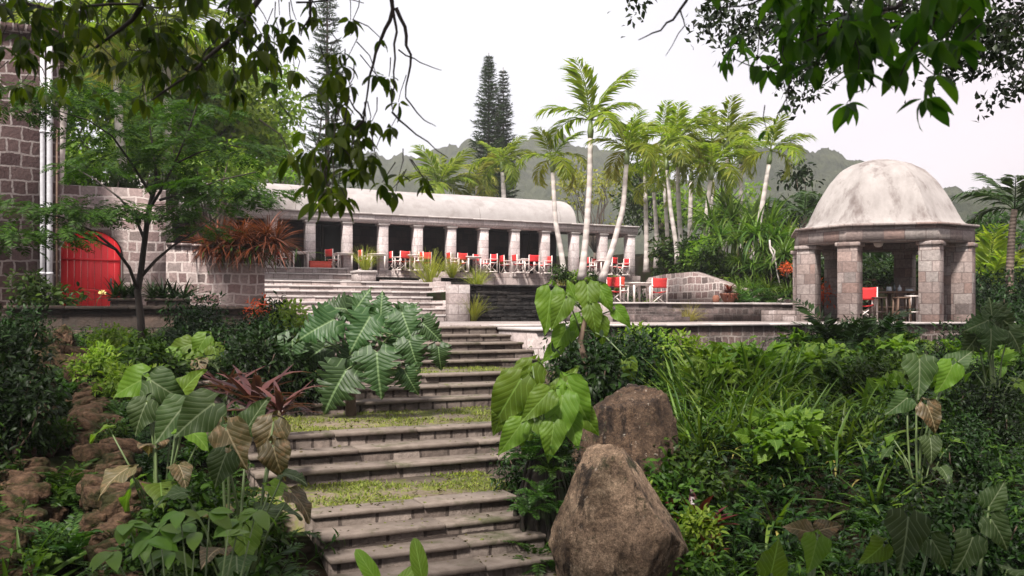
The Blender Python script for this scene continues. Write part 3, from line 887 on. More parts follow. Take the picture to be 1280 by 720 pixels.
# ================================================================== BUILDINGS
# long colonnade
Z0c = 42.0
x0 = (339 - CX) / F * (Z0c / 1.0525)
fb = thing('colonnade_building', ut(17, 42, ZB), 'long pale pavilion with stone columns and a white barrel vault roof', 'pavilion')
k = np.arange(12)
Yl = 40.45
S = .042 * Yl
c0 = np.array([(339 - CX) / F * Yl, Yl])
cols = [c0 + i * S * np.array([CU, SU]) for i in k]
cu, ct = zip(*[to_ut(*c) for c in cols])
tf = ct[0]                                            # offset of the column line
uA, uB = cu[0], cu[-1]
CT, ET, RT = 4.22, 4.64, 6.15                         # column top, entablature top, vault crown
for u in cu:
    cb = MB().ubox(u - .215, u + .215, tf - .215, tf + .215, ZB, CT - .1).build('column', M_COLUMN, fb, uv='box', bevel=.012)
    MB().ubox(u - .27, u + .27, tf - .27, tf + .27, CT - .1, CT).build('capital', M_CAP, cb, uv='box', bevel=.01)
MB().ubox(uA - 6, uB + .33, tf - .29, tf + .29, CT, ET - .07).build('entablature', M_COLUMN, fb, uv='box')
slabs(uA - 6.1, uB + .42, tf - .38, tf + .40, ET, .07, random.Random(2), 1.0, 1.9).build('cornice', M_CAP, fb, uv='box', bevel=.01)
MB().ubox(uA - 6.1, uB + .5, 40.72, tf + 6.5, -.7, ZB).build('plinth', M_UPPER_STEP, fb, uv='box')
uV = cu[9] + .25 * S
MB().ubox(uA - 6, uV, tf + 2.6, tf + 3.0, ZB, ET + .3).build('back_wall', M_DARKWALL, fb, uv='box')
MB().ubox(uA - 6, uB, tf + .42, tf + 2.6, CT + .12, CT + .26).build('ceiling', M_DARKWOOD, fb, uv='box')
MB().ubox(uB - .06, uB + .06, tf + .42, tf + 2.6, CT - .1, CT + .118).build('beam', M_COLUMN, fb, uv='box')
for fr in (9.35, 10.6):                               # inner piers of the open end
    pass
# doorways in the dark wall
for (pa, pb, nm, mt_) in ((404, 428, 'doorway', M_BLACKIRON), (652, 661, 'door', M_DARKWOOD), (516, 521, 'door', M_DARKWOOD)):
    a, b = upx(pa, tf + 2.55), upx(pb, tf + 2.55)
    d = MB().ubox(a, b, tf + 2.55, tf + 2.597, ZB, ZB + 2.2).build(nm, mt_, fb, uv='box')
    MB().ubox(a - .1, a - .003, tf + 2.5, tf + 2.6, ZB, ZB + 2.3).ubox(b + .003, b + .1, tf + 2.5, tf + 2.6, ZB, ZB + 2.3).build('frame', M_DARKWOOD, d, uv='box')
# barrel vault
mb = MB(); ns = 20; us = np.linspace(uA - 7, uV, 26)
hw = 2.75; tc_ = tf + .45 + hw
th_ = np.linspace(0, math.pi, ns + 1)
rw = np.random.default_rng(3)
V = []
for u in us:
    for q in th_:
        e = .88
        c, s_ = math.cos(q), math.sin(q)
        tt = tc_ - hw * math.copysign(abs(c) ** .86, c); zz = ET - .02 + (RT - ET) * abs(s_) ** .86 + rw.normal() * .008
        V.append(ut(u, tt, zz))
n1 = ns + 1
Q = [(i * n1 + j, (i + 1) * n1 + j, (i + 1) * n1 + j + 1, i * n1 + j + 1) for i in range(len(us) - 1) for j in range(ns)]
mb.add(V, Q)
endv = [ut(uV, tc_, ET - .02)]
mb.add([ut(uV, tc_, ET - .02)] + V[-n1:], None, [(0, i + 1, i + 2) for i in range(ns)])
mb.build('vault_roof', M_VAULT, fb, smooth=True)
mb = MB()                                             # cement ribs across the vault
for u in us[4::5]:
    mb.tube([ut(u, tc_ - (hw + .0) * math.copysign(abs(math.cos(q)) ** .86, math.cos(q)), ET - .03 + (RT - ET) * abs(math.sin(q)) ** .86) for q in th_], .012, 5)
mb.build('roof_seam', M_SEAM, fb)
f_ = P(713, 249, 48)

# stone house (tower) and the red-door wall
tw = thing('stone_tower', ut(-2, 23.4, -.6), 'tall dark rubble stone house corner at the left edge with drainpipes', 'building')
MB().ubox(-8, -.08, 23.4, 29, -1.2, 6.3).build('wall', M_RUBBLE_DARK, tw, uv='box')
MB().ubox(-8.1, .02, 23.3, 29.1, 6.3, 6.5).build('parapet', M_RUBBLE_DARK, tw, uv='box')
for px_, rd in ((53, .05), (62, .062)):
    a = upx(px_, 23.32)
    pp = MB().tube([ut(a, 23.32, z) for z in (.1, 2, 4, 6.2)], rd, 10).build('drainpipe', M_PIPE, tw, smooth=True)
    mbk = MB()
    for z in (.9, 2.4, 4.1):
        mbk.tube([ut(a, 23.32, z), ut(a, 23.32, z + .05)], rd + .014, 10)
    mbk.build('pipe_collar', M_PIPE, pp, smooth=True)
a = upx(71, 23.36); MB().tube([ut(a, 23.36, z) for z in (-.2, 2, 4.2)], .025, 6).build('conduit', M_WOOD, tw)

dw = thing('door_wall', ut(2, 24.4, -.2), 'pinkish rubble garden wall with an arched red door', 'wall')
dc = upx(114, 24.35); dh = .66
ZD = -.2
da, db = dc - dh, dc + dh
sp = 1.42                                             # spring of the arch
MB().ubox(-.06, da - .06, 24.42, 24.95, -.6, 3.1).build('masonry', M_RUBBLE_PALE, dw, uv='box')
MB().ubox(db + .06, 2.3, 24.42, 24.95, -.6, 3.1).build('masonry', M_RUBBLE_PALE, dw, uv='box')
MB().ubox(2.303, upx(330, 24.5), 24.42, 24.95, -.6, 1.72).build('masonry', M_RUBBLE_PALE, dw, uv='box')
slabs(2.31, upx(330, 24.5) + .03, 24.38, 24.98, 1.78, .06, random.Random(8), .5, .9).build('coping', M_RUBBLE_PALE, dw, uv='box')
# masonry above the arch
m_ = 14; V = []
for q in np.linspace(0, math.pi, m_ + 1):
    uu = dc - (dh + .06) * math.cos(q); zz = sp + (.62) * math.sin(q)
    V += [ut(uu, 24.42, zz), ut(uu, 24.42, 3.1), ut(uu, 24.95, zz), ut(uu, 24.95, 3.1)]
Q = []
for i in range(m_):
    a, b = i * 4, i * 4 + 4
    Q += [(a, b, b + 1, a + 1), (a + 2, a, b, b + 2)[::-1], (a + 3, b + 3, b + 2, a + 2), (a + 1, b + 1, b + 3, a + 3)]
MB().add(V, Q).build('masonry', M_RUBBLE_PALE, dw, uv='box')
# the door leaves
def arch_leaf(u0, u1, t0, t1, z0):
    n = 9; us_ = np.linspace(u0, u1, n); V = []
    zt = [sp + .60 * math.sqrt(max(0, 1 - ((u - dc) / (dh + .02)) ** 2)) for u in us_]
    for u, z in zip(us_, zt):
        V += [ut(u, t0, z0), ut(u, t0, z), ut(u, t1, z0), ut(u, t1, z)]
    Q = []
    for i in range(n - 1):
        a, b = i * 4, i * 4 + 4
        Q += [(a, b, b + 1, a + 1), (a + 3, b + 3, b + 2, a + 2), (a + 1, b + 1, b + 3, a + 3), (a + 2, b + 2, b, a)]
    Q += [(0, 1, 3, 2), (4 * n - 4, 4 * n - 2, 4 * n - 1, 4 * n - 3)]
    return V, Q
mb = MB(); nb = 9
for i in range(nb):                                   # boards
    a = da + (db - da) * i / nb; b = da + (db - da) * (i + 1) / nb
    mb.add(*arch_leaf(a + .003, b - .003, 24.45 + .003 * (i % 2), 24.51, -.19))
dd = mb.build('door', M_RED_DOOR, dw)
MB().ubox(da + .03, db - .03, 24.425, 24.448, .55, .61).ubox(da + .03, db - .03, 24.425, 24.448, 1.3, 1.35).build('ledge_board', M_RED_DOOR, dd)
MB().box(ut(db - .22, 24.42, .75), (.035, .05, .26), TH).tube([ut(db - .22, 24.38, .68), ut(db - .22, 24.36, .75), ut(db - .22, 24.38, .84)], .012, 5).build('handle', M_BLACKIRON, dd)
MB().ubox(da - .058, da - .003, 24.43, 24.55, -.2, sp).ubox(db + .003, db + .058, 24.43, 24.55, -.2, sp).build('door_frame', M_DARKWOOD, dw)
MB().ubox(-.06, 5, 30.5, 31, -.6, 1.0).build('rear_masonry', M_RUBBLE_PALE, dw, uv='box')

# ------------------------------------------------------------------ gazebo
GY0 = 25.4
gc = P(1099, 393, GY0); gxc, gyc = gc.x, gc.y
gz_ = thing('domed_gazebo', (gxc, gyc, ZT), 'octagonal stone gazebo with a stained plaster dome', 'gazebo')
grot = R(-14)
def gp(x, y, z):
    return (gxc + x * math.cos(grot) - y * math.sin(grot), gyc + x * math.sin(grot) + y * math.cos(grot), z)
def octa(w, c):
    """corner points of the chamfered square: half width w, half front face c"""
    return [(-c, -w), (c, -w), (w, -c), (w, c), (c, w), (-c, w), (-w, c), (-w, -c)]
ZC0, ZC1, ZE1 = ZT, 1.85, 2.31
for i, (x, y) in enumerate(octa(1.92, .97)):
    ang = math.atan2(y, x) + grot
    px_, py_, _ = gp(x, y, 0)
    a_ = round((math.atan2(y, x)) / (math.pi / 4)) * (math.pi / 4) + grot + math.pi / 8
    cmb = MB().box((px_, py_, (ZC0 + ZC1) / 2), (.50, .50, ZC1 - ZC0), a_)
    co = cmb.build('column', M_GAZ, gz_, uv='box', bevel=.012)
    MB().box((px_, py_, ZC1 - .05), (.60, .60, .10), a_).build('capital', M_GAZ, co, uv='box', bevel=.01)
def ring(w0, c0_, w1, c1_, z0, z1):
    o = octa(w0, c0_); n_ = octa(w1, c1_); V = []
    for (a, b), (c, d) in zip(o, n_):
        V += [gp(a, b, z0), gp(a, b, z1), gp(c, d, z0), gp(c, d, z1)]
    Q = []
    for i in range(8):
        a, b = i * 4, ((i + 1) % 8) * 4
        Q += [(a, b, b + 1, a + 1), (a + 3, b + 3, b + 2, a + 2), (a + 1, b + 1, b + 3, a + 3), (a + 2, b + 2, b, a)]
    return MB().add(V, Q)
ring(2.18, 1.09, 1.62, .82, ZC1 + .002, ZE1 - .06).build('entablature', M_GAZ, gz_, uv='box')
ring(2.28, 1.14, 1.6, .8, ZE1 - .06, ZE1).build('cornice', M_GAZ, gz_, uv='box')
prof = [(2.1, 0), (1.97, .07), (1.90, .17), (1.83, .32), (1.75, .5), (1.58, .88), (1.36, 1.27), (1.06, 1.63), (.72, 1.85), (.34, 1.975), (.02, 2.02)]
V = []; sub = 6
def seg(i, f, rr_):
    a = octa(1.0, .49); p, q = a[i], a[(i + 1) % 8]
    return ((p[0] + (q[0] - p[0]) * f) * rr_, (p[1] + (q[1] - p[1]) * f) * rr_)
# finer profile
pr_ = np.array(prof); tt = np.linspace(0, 1, 34); pz = np.interp(tt, np.linspace(0, 1, len(prof)), pr_[:, 1]); prr = np.interp(tt, np.linspace(0, 1, len(prof)), pr_[:, 0])
rw = np.random.default_rng(5)
for r_, z in zip(prr, pz):
    for i in range(8):
        for j in range(sub):
            x, y = seg(i, j / sub, r_)
            # upper dome rounds off
            k_ = min(1, max(0, (.9 - r_) / .9)) * .5
            rad = math.hypot(x, y) or 1e-6
            rm = rad * (1 - k_) + r_ * 1.02 * k_
            V.append(gp(x * rm / rad, y * rm / rad, ZE1 + .002 + z * .97 + rw.normal() * .004))
n_ = 8 * sub
Q = [(i * n_ + j, i * n_ + (j + 1) % n_, (i + 1) * n_ + (j + 1) % n_, (i + 1) * n_ + j) for i in range(len(prr) - 1) for j in range(n_)]
dm = MB().add(V, Q).build('dome', M_DOME, gz_)
for p in dm.data.polygons: p.use_smooth = True
try: dm.data.set_sharp_from_angle(angle=R(17))
except Exception: pass
MB().add([gp(a, b, ZC1 + .2) for a, b in octa(1.7, .86)], [(0, 1, 2, 3), (0, 3, 4, 7), (4, 5, 6, 7)]).build('ceiling', M_DARKWOOD, gz_)
MB().add([gp(a, b, z) for z in (-.8, ZT + .01) for a, b in octa(2.3, 1.15)], [(8, 9, 10, 11), (8, 11, 12, 15), (12, 13, 14, 15)] + [(i, (i + 1) % 8, 8 + (i + 1) % 8, 8 + i) for i in range(8)]).build('floor_slab', M_PAVE, gz_, uv='box')
lp = P(1098, 304, 24.6)
pl = thing('pendant_globe', (lp.x, lp.y, lp.z + .2), 'white globe lamp hanging under the gazebo ceiling', 'lamp')
MB().lathe((lp.x, lp.y, lp.z), [(.02, -.11), (.07, -.1), (.11, -.06), (.125, 0), (.11, .06), (.07, .1), (.04, .12)], 16).build('globe', M_WHITE, pl, smooth=True)
MB().tube([(lp.x, lp.y, lp.z + .115), (lp.x, lp.y, ZC1 + .2)], .012, 5).build('cord', M_BLACKIRON, pl)
# ================================================================== TREES BEHIND
def proj(p):
    return CX + F * p[0] / p[1], CY - F * p[2] / p[1]

def on_ground(px, Y, dz=0.0):
    x = (px - CX) / F * Y
    return Vector((x, Y, gz(x, Y) + dz))

def clumps(mb, tpl, centres, radii, n, size, up=.5, seed=0, hang=.35, shell=.55, flat=1.0):
    """leaves spread through overlapping flattened clumps"""
    r = np.random.default_rng(seed)
    for c, rad in zip(centres, radii):
        rad = np.broadcast_to(np.asarray(rad, float), (3,))
        k = max(6, int(n * (rad[0] * rad[1] * rad[2]) ** .667))
        d = unit(r.normal(size=(k, 3)))
        q = r.random(k) ** shell
        p = np.asarray(tuple(c)) + d * q[:, None] * rad * (1 + .22 * np.sin(d[:, 0:1] * 5 + seed) * np.sin(d[:, 1:2] * 6 + 1))
        nor = unit(d * .6 + np.array([0, 0, up]) + r.normal(size=(k, 3)) * .45)
        fw = unit(r.normal(size=(k, 3)) + d * .8 - np.array([0, 0, hang]))
        mb.inst(tpl, p, fw, nor, size * r.uniform(.65, 1.35, k))
    return mb

def limb(a, b, sag=.12, m=7, wig=.05, r=None):
    r = r or random
    a = Vector(a); b = Vector(b); L = (b - a).length
    out = []
    for i in range(m):
        t = i / (m - 1)
        p = a.lerp(b, t)
        p.z += math.sin(math.pi * t) * sag * L
        if 0 < i < m - 1: p += Vector((r.uniform(-1, 1), r.uniform(-1, 1), r.uniform(-.5, .5))) * wig * L
        out.append(p)
    return out

def tree(name, base, top_c, crad, label, mat, bark, nleaf=150, size=.22, ncl=16, tr=.14, seed=1, group=None, tpl=None, squash=.75, cat='tree', forkz=.4):
    """trunk with limbs running into leaf clumps that fill an uneven crown"""
    r = random.Random(seed); base = Vector(base); top_c = Vector(top_c)
    root = thing(name, base, label, cat, group)
    cen = []; rad = []
    for i in range(ncl):
        d = Vector((r.gauss(0, 1), r.gauss(0, 1), r.gauss(0, 1) * .8)).normalized() * (r.random() ** .4)
        cen.append(top_c + Vector((d.x * crad[0], d.y * crad[1], d.z * crad[2])))
        q = r.uniform(.22, .42) * (crad[0] + crad[2]) / 2
        rad.append((q * 1.2, q * 1.2, q * squash))
    fork = base.lerp(top_c, forkz)
    mb = MB().tube(limb(base - Vector((0, 0, .3)), fork, 0, 7, .03, r), [tr, tr * .7], 9)
    for c in cen: mb.tube(limb(fork, c, .05, 6, .05, r), [tr * .5, tr * .08], 5)
    mb.build('trunk', bark, root, smooth=True)
    clumps(MB(), tpl or T_LEAF, cen, rad, nleaf, size, seed=seed).build('crown', mat, root)
    return root

# leafy trees behind the stone house and door wall
GL = 'leafy trees behind the red door wall'
tree('leafy_tree', on_ground(120, 31), P(118, 170, 31), (2.6, 2.2, 2.4), 'light green tree above the red door, behind the drainpipes', L_LIGHT, B_TREE, 420, .24, 24, seed=3, group=GL)
tree('leafy_tree', on_ground(190, 34), P(205, 120, 34), (3.0, 2.5, 3.2), 'tall light green tree behind the thin feathery tree', L_LIGHT, B_TREE, 380, .27, 30, seed=4, group=GL)
tree('leafy_tree', on_ground(285, 36), P(282, 150, 36), (2.2, 2.2, 3.4), 'bright green leafy tree left of the tall conifer', L_LIGHT, B_TREE, 380, .26, 28, seed=5, group=GL)
tree('leafy_tree', on_ground(60, 40), P(70, 90, 40), (3.6, 3, 3.2), 'dark leafy tree rising beside the stone house corner', L_MID, B_TREE, 320, .28, 28, seed=6, group=GL)
tree('leafy_tree', on_ground(262, 30), P(255, 215, 30), (1.9, 1.5, 1.2), 'low yellowish leafy tree above the door wall coping', L_LIGHT, B_TREE, 420, .2, 18, seed=8, group=GL)
tree('leafy_shrub', on_ground(170, 29), P(165, 232, 29), (2.2, 1.4, 1.0), 'dark green shrub mass peeping over the pinkish door wall', L_MID, B_TREE, 420, .2, 18, seed=9, group=GL, cat='shrub')
GR = 'trees behind the vault roof'
tree('leafy_tree', on_ground(330, 60), P(338, 212, 60), (2.6, 2.5, 1.8), 'round leafy tree just over the left end of the vault', L_LIGHT, B_TREE, 120, .3, 14, seed=12, group=GR)
tree('leafy_tree', on_ground(745, 66), P(742, 240, 66), (2.7, 2.5, 3.0), 'pale yellowish tree behind the right end of the vault', L_YELLOW, B_TREE, 100, .26, 18, seed=13, group=GR)
tree('leafy_tree', on_ground(385, 62), P(372, 222, 62), (2.2, 2, 1.5), 'low bushy tree behind the vault, near the tall conifer', L_MID, B_TREE, 120, .3, 12, seed=14, group=GR)
tree('leafy_tree', on_ground(1010, 44), P(1005, 262, 44), (2.3, 2, 2.1), 'dark spreading tree behind the left shoulder of the dome', L_DARK, B_TREE, 150, .3, 16, seed=15)
tree('leafy_tree', on_ground(830, 58), P(826, 250, 58), (3.2, 2.5, 3.0), 'dense green tree behind the cluster of slim palms', L_MID, B_TREE, 130, .3, 20, seed=16, group='trees behind the slim palms')
tree('leafy_tree', on_ground(900, 54), P(902, 262, 54), (3.4, 2.5, 2.6), 'dense green tree behind the right half of the palm cluster', L_LIGHT, B_TREE, 130, .3, 20, seed=17, group='trees behind the slim palms')
tree('leafy_tree', on_ground(965, 50), P(966, 290, 50), (2.0, 2, 1.8), 'yellow green bushy tree left of the gazebo', L_YELLOW, B_TREE, 120, .26, 14, seed=18)
tree('leafy_tree', on_ground(1250, 46), P(1255, 300, 46), (3.0, 2, 2.2), 'dark bushy tree at the right edge behind the brown trunked palm', L_MID, B_TREE, 130, .3, 18, seed=19)
tree('leafy_tree', on_ground(1120, 40), P(1120, 345, 40), (3.2, 1.5, 1.4), 'dark hedge like tree seen through the gazebo', L_DARK, B_TREE, 150, .26, 16, seed=21)
tree('slim_cypress', on_ground(352, 70), P(352, 205, 70), (.75, .75, 3.0), 'slim yellowish cypress beside the tall conifer, left', L_LIGHT, B_TREE, 190, .2, 12, seed=22, group='slim cypresses')
tree('slim_cypress', on_ground(366, 72), P(366, 212, 72), (.6, .6, 2.3), 'shorter slim cypress right beside the tall conifer', L_MID, B_TREE, 190, .2, 10, seed=23, group='slim cypresses')

# tiered conifers
def conifer(px, Y, top_py, half, label, seed, dens=1.0, gap=.55, nb=7):
    r = np.random.default_rng(seed)
    b = on_ground(px, Y); H = (CY - top_py) / F * Y - b.z
    root = thing('tiered_conifer', b, label, 'conifer', 'tall tiered conifers')
    spray = MB()
    mbk = MB().tube([b + Vector((0, 0, H * t)) for t in np.linspace(0, 1, 12)], [.26 * H / 20, .02], 8); mbc = MB()
    lt = blade(1, .19, p_lance, 2, .3, .2)
    wid = half / F * Y
    z = H * .18
    while z < H * .985:
        q = 1 - z / H
        ln = wid * min(1.0, (q * 1.55) ** .75) * r.uniform(.85, 1.1) + .15
        a0 = r.uniform(0, 6.28)
        for i in range(nb):
            if r.random() > dens: continue
            a = a0 + i * 2 * math.pi / nb + r.normal() * .12
            L = ln * r.uniform(.75, 1.1)
            d = np.array([math.cos(a), math.sin(a), 0])
            m = 8; tt = np.linspace(0, 1, m)
            pts = np.array(tuple(b)) + np.array([0, 0, z]) + d * (tt * L)[:, None] + np.array([0, 0, 1]) * (tt ** 2 * L * .30 - tt * .08)[:, None]
            mbk.tube(pts, [.03, .01], 4, False)
            k = int(40 * L) + 10
            s = r.uniform(.12, 1, k)
            c = np.stack([np.interp(s, tt, pts[:, j]) for j in range(3)], 1)
            side = np.cross(d, (0, 0, 1.0))
            fw = unit(d * .6 + side * r.choice([-1, 1], k)[:, None] * r.uniform(.3, 1.0, k)[:, None] + np.array([0, 0, .5]) * r.uniform(-.2, 1.2, k)[:, None])
            mbc.inst(lt, c, fw, np.array([0, 0, 1.]) + r.normal(size=(k, 3)) * .4, .42 * r.uniform(.6, 1.2, k) * min(1, .5 + L * .5))
        z += gap * (.55 + .6 * q) * r.uniform(.85, 1.15)
    mbk.build('trunk', B_TREE, root)
    mbc.build('crown', L_PINE, root)
    return root
conifer(611, 70, 66, 27, 'tallest dark conifer with tiered branches behind the vault', 4, .95, .40, 8)
conifer(629, 72, 84, 18, 'shorter dark conifer touching the tallest one on its right', 5, .95, .42, 8)
conifer(409, 62, -40, 31, 'tall thin conifer with see through tiers, half hidden by hanging leaves', 6, .9, .6)

# palms
FR = [frond(1.0, 30, .40, .11, dr, .35, .9, .12, .7, sd, True, .05) for dr, sd in ((.7, 1), (1.15, 2), (1.7, 3), (2.3, 4))]
_fm = {}
def frond_mesh(kind, mat):
    key = (kind, mat.name)
    if key not in _fm:
        o = MB().add(FR[kind][0], FR[kind][1], None, FR[kind][2]).build('frond', mat)
        _fm[key] = o.data; bpy.data.objects.remove(o)
    return _fm[key]
def palm(px, Y, pts, n, L, label, seed, mat=None, bark=None, tr=.11, group=None, shaft=True, name='palm_tree', lift=(-.2, 1.25), wind=0.25):
    """pts: trunk pixels from the base up, all at about depth Y"""
    r = random.Random(seed); mat = mat or L_PALM; bark = bark or B_PALM
    b = P(pts[0][0], pts[0][1], Y); g = gz(b.x, b.y)
    path = [P(x, y, Y) for x, y in pts]
    fine = []
    m = len(path); ts = np.linspace(0, m - 1, 12)
    for t in ts:
        i = min(int(t), m - 2); f = t - i
        fine.append(path[i].lerp(path[i + 1], f))
    root = thing(name, fine[0], label, 'palm', group)
    MB().tube(fine, np.concatenate([[tr * 1.5, tr * 1.15], np.linspace(tr, tr * .72, 10)]), 10).build('trunk', bark, root, smooth=True)
    top = fine[-1]; dirn = (fine[-1] - fine[-2]).normalized()
    crown = top
    if shaft:
        crown = top + dirn * L * .28
        MB().tube([top - dirn * .02, top + dirn * L * .1, crown], [tr * .78, tr * 1.0, tr * .5], 9).build('crownshaft', B_SHAFT, root, smooth=True)
    for i in range(n):
        a = i * 2.399 + r.uniform(-.3, .3)
        e = lift[0] + (lift[1] - lift[0]) * ((i + .5) / n) ** .8 + r.uniform(-.12, .12)
        kind = 3 if e < .15 else (2 if e < .55 else (1 if e < .95 else 0))
        d = Vector((math.cos(a) * math.cos(e) + wind * .5, math.sin(a) * math.cos(e), math.sin(e))).normalized()
        o = bpy.data.objects.new('frond', frond_mesh(kind, (L_YELLOW if (i < 2 and mat is L_PALM and seed % 2) else mat))); COL.objects.link(o)
        z = Vector((r.uniform(-.2, .2), r.uniform(-.2, .2), 1)); x = d.cross(z).normalized(); z = x.cross(d)
        o.matrix_world = Matrix.Translation(crown - root.location) @ Matrix(((x.x, d.x, z.x), (x.y, d.y, z.y), (x.z, d.z, z.z))).to_4x4() @ Matrix.Diagonal((1, 1, 1, 1)) @ Matrix.Scale(L * r.uniform(.85, 1.12), 4)
        o.parent = root
    return root
G3 = 'white trunked palms in front of the colonnade'
palm(693, 31, [(706, 350), (702, 318), (694, 275), (691, 215)], 9, 1.55, 'leftmost white palm in front of the colonnade, with yellowing drooping fronds', 1, tr=.10, group=G3, lift=(-.35, 1.1))
palm(735, 30, [(727, 350), (733, 290), (737, 230), (738, 172)], 10, 2.0, 'tallest white trunked palm in front of the colonnade', 2, tr=.11, group=G3, lift=(.0, 1.35))
palm(775, 29.5, [(752, 352), (767, 305), (779, 260), (783, 205)], 10, 1.6, 'leaning white trunked palm before the last columns', 3, tr=.10, group=G3, lift=(-.1, 1.35))
GP = 'slim palms on the planted bank'
PL = [
 (36, [(847, 330), (845, 305), (838, 260), (834, 212)], 9, 1.7, 'slim palm leaning left, first of the bank cluster'),
 (37, [(852, 330), (851, 302), (848, 250), (847, 195)], 10, 2.1, 'tall slim palm in the middle of the bank cluster'),
 (36, [(876, 335), (879, 309), (884, 262), (888, 225)], 11, 1.9, 'white slim palm right of the middle of the bank cluster'),
 (38, [(905, 330), (907, 290), (908, 240), (909, 190)], 10, 2.1, 'slim palm under the dangling dark leaves'),
 (40, [(808, 340), (808, 295), (807, 250), (806, 215)], 10, 1.8, 'slim palm standing just right of the last column'),
 (41, [(862, 335), (862, 300), (863, 260), (864, 225)], 9, 1.7, 'slim palm half hidden inside the bank cluster'),
 (42, [(835, 330), (834, 290), (831, 240), (828, 185)], 10, 2.0, 'tall slim palm at the back of the bank cluster'),
 (34, [(941, 325), (946, 295), (954, 250), (961, 205)], 9, 1.7, 'lone white palm leaning right, between the cluster and the gazebo'),
 (44, [(925, 330), (926, 280), (926, 235), (926, 205)], 9, 1.7, 'thin palm between the cluster and the lone leaning palm'),
 (39, [(820, 335), (821, 300), (819, 262), (817, 240)], 9, 1.5, 'short slim palm at the left of the bank cluster'),
 (43, [(886, 330), (888, 280), (890, 230), (890, 190)], 10, 1.9, 'slim palm at the back right of the bank cluster'),
]
for i, (Y, pts, n, L, lb) in enumerate(PL):
    palm(0, Y, pts, n - 1, L, lb, 20 + i, tr=.095 + .01 * (i % 3), group=GP, lift=(-.25, 1.3), mat=L_PALM if i % 3 else L_PALM)
palm(1262, 27, [(1263, 400), (1262, 340), (1265, 290), (1268, 262)], 11, 1.75, 'brown trunked palm with dark arching fronds at the right edge', 41, mat=L_PALM_DARK, bark=B_PALM_BROWN, tr=.12, shaft=False, lift=(.0, 1.2))
palm(1010, 40, [(1012, 330), (1010, 300), (1006, 270)], 12, 2.4, 'dark bushy palm behind the left column of the gazebo', 42, mat=L_PALM_DARK, bark=B_PALM_BROWN, shaft=False, lift=(-.2, 1.1))
GB = 'bushy palms behind the gazebo'
for i, (px, py, Y, L, lb) in enumerate(((1110, 385, 33, 2.4, 'bushy stemless palm seen between the front columns of the gazebo'), (1235, 390, 31, 2.4, 'bushy stemless palm right of the gazebo'), (1068, 380, 34, 2.0, 'bushy stemless palm seen through the left opening of the gazebo'), (1178, 385, 33, 2.1, 'bushy stemless palm seen through the right opening of the gazebo'), (1205, 370, 38, 2.6, 'bushy palm close behind the right column of the gazebo'))):
    palm(px, Y, [(px, py), (px, py - 10), (px, py - 22)], 13, L, lb, 50 + i, mat=L_PALM_DARK if i % 2 == 0 else L_PALM, bark=B_PALM_BROWN, tr=.16, shaft=False, group=GB, lift=(.15, 1.35), name='bushy_palm')
GV = 'palms behind the vault roof'
palm(550, 58, [(551, 330), (550, 260), (549, 232)], 15, 2.9, 'spiky fan of palm fronds above the middle of the vault', 61, bark=B_PALM_BROWN, tr=.2, shaft=False, group=GV, lift=(-.1, 1.35))
palm(628, 56, [(632, 330), (630, 250), (628, 215)], 12, 2.2, 'pale trunked palm in front of the dark conifers', 62, tr=.17, group=GV, lift=(-.3, 1.2))
palm(600, 60, [(598, 330), (597, 260), (596, 232)], 12, 2.2, 'yellowish palm left of the pale trunked palm, above the vault', 63, mat=L_YELLOW, tr=.15, group=GV, lift=(-.4, 1.1))
GH = 'palms behind the stone house'
palm(150, 30, [(158, 300), (155, 230), (149, 160), (146, 90)], 11, 2.6, 'mottled white palm trunk left of the feathery tree crown', 64, tr=.17, group=GH, lift=(-.3, 1.2))
palm(208, 31, [(207, 300), (207, 230), (209, 160), (208, 60)], 11, 2.7, 'mottled white palm trunk behind the feathery tree crown', 65, tr=.17, group=GH, lift=(-.4, 1.2))
palm(262, 37, [(262, 300), (263, 220), (264, 150)], 11, 2.3, 'slim palm with arching fronds left of the vault', 66, tr=.11, group=GH)
palm(95, 27, [(70, 300), (78, 150), (88, 60)], 12, 2.4, 'palm with long pale fronds at the top left corner', 67, tr=.13, group=GH, lift=(-.3, 1.1))

# ------------------------------------------------------------------ the thin feathery tree before the red door
YF = 14.2
fb_ = on_ground(178, YF)
ft = thing('feathery_tree', fb_, 'thin feathery leaved tree with layered sprays in front of the red door', 'tree')
def pp(*q): return [P(x, y, YF + d) for x, y, d in q]
LIMBS = [
 (pp((178, 440, 0), (176, 400, 0), (172, 365, 0), (176, 340, 0), (181, 300, .0), (186, 262, 0), (196, 225, .1)), .062, .034),
 (pp((172, 362, 0), (162, 335, -.3), (145, 312, -.6), (118, 290, -.9), (80, 272, -1.3), (30, 262, -1.6)), .030, .008),
 (pp((177, 345, 0), (195, 325, .2), (215, 308, .5), (240, 292, .9), (275, 268, 1.3)), .030, .008),
 (pp((181, 300, 0), (168, 270, .2), (150, 248, .5), (120, 225, .9), (85, 205, 1.3)), .026, .007),
 (pp((186, 262, 0), (200, 240, -.2), (218, 205, -.4), (235, 165, -.6), (250, 120, -.8)), .028, .007),
 (pp((196, 225, .1), (192, 190, .3), (186, 150, .4), (180, 105, .5)), .026, .006),
 (pp((200, 250, -.2), (235, 240, -.5), (275, 225, -.9), (320, 215, -1.2)), .022, .006),
 (pp((190, 245, .1), (165, 205, -.3), (140, 170, -.6), (110, 150, -.9), (60, 135, -1.2)), .022, .006),
 (pp((218, 205, -.4), (250, 190, -.2), (290, 182, 0), (330, 190, .2)), .016, .005),
 (pp((145, 312, -.6), (120, 300, -1.2), (70, 296, -1.8), (10, 300, -2.2)), .018, .005),
]
mb = MB()
for path, a, b in LIMBS: mb.tube(path, [a, b], 7)
mb.build('trunk', B_DARK, ft, smooth=True)
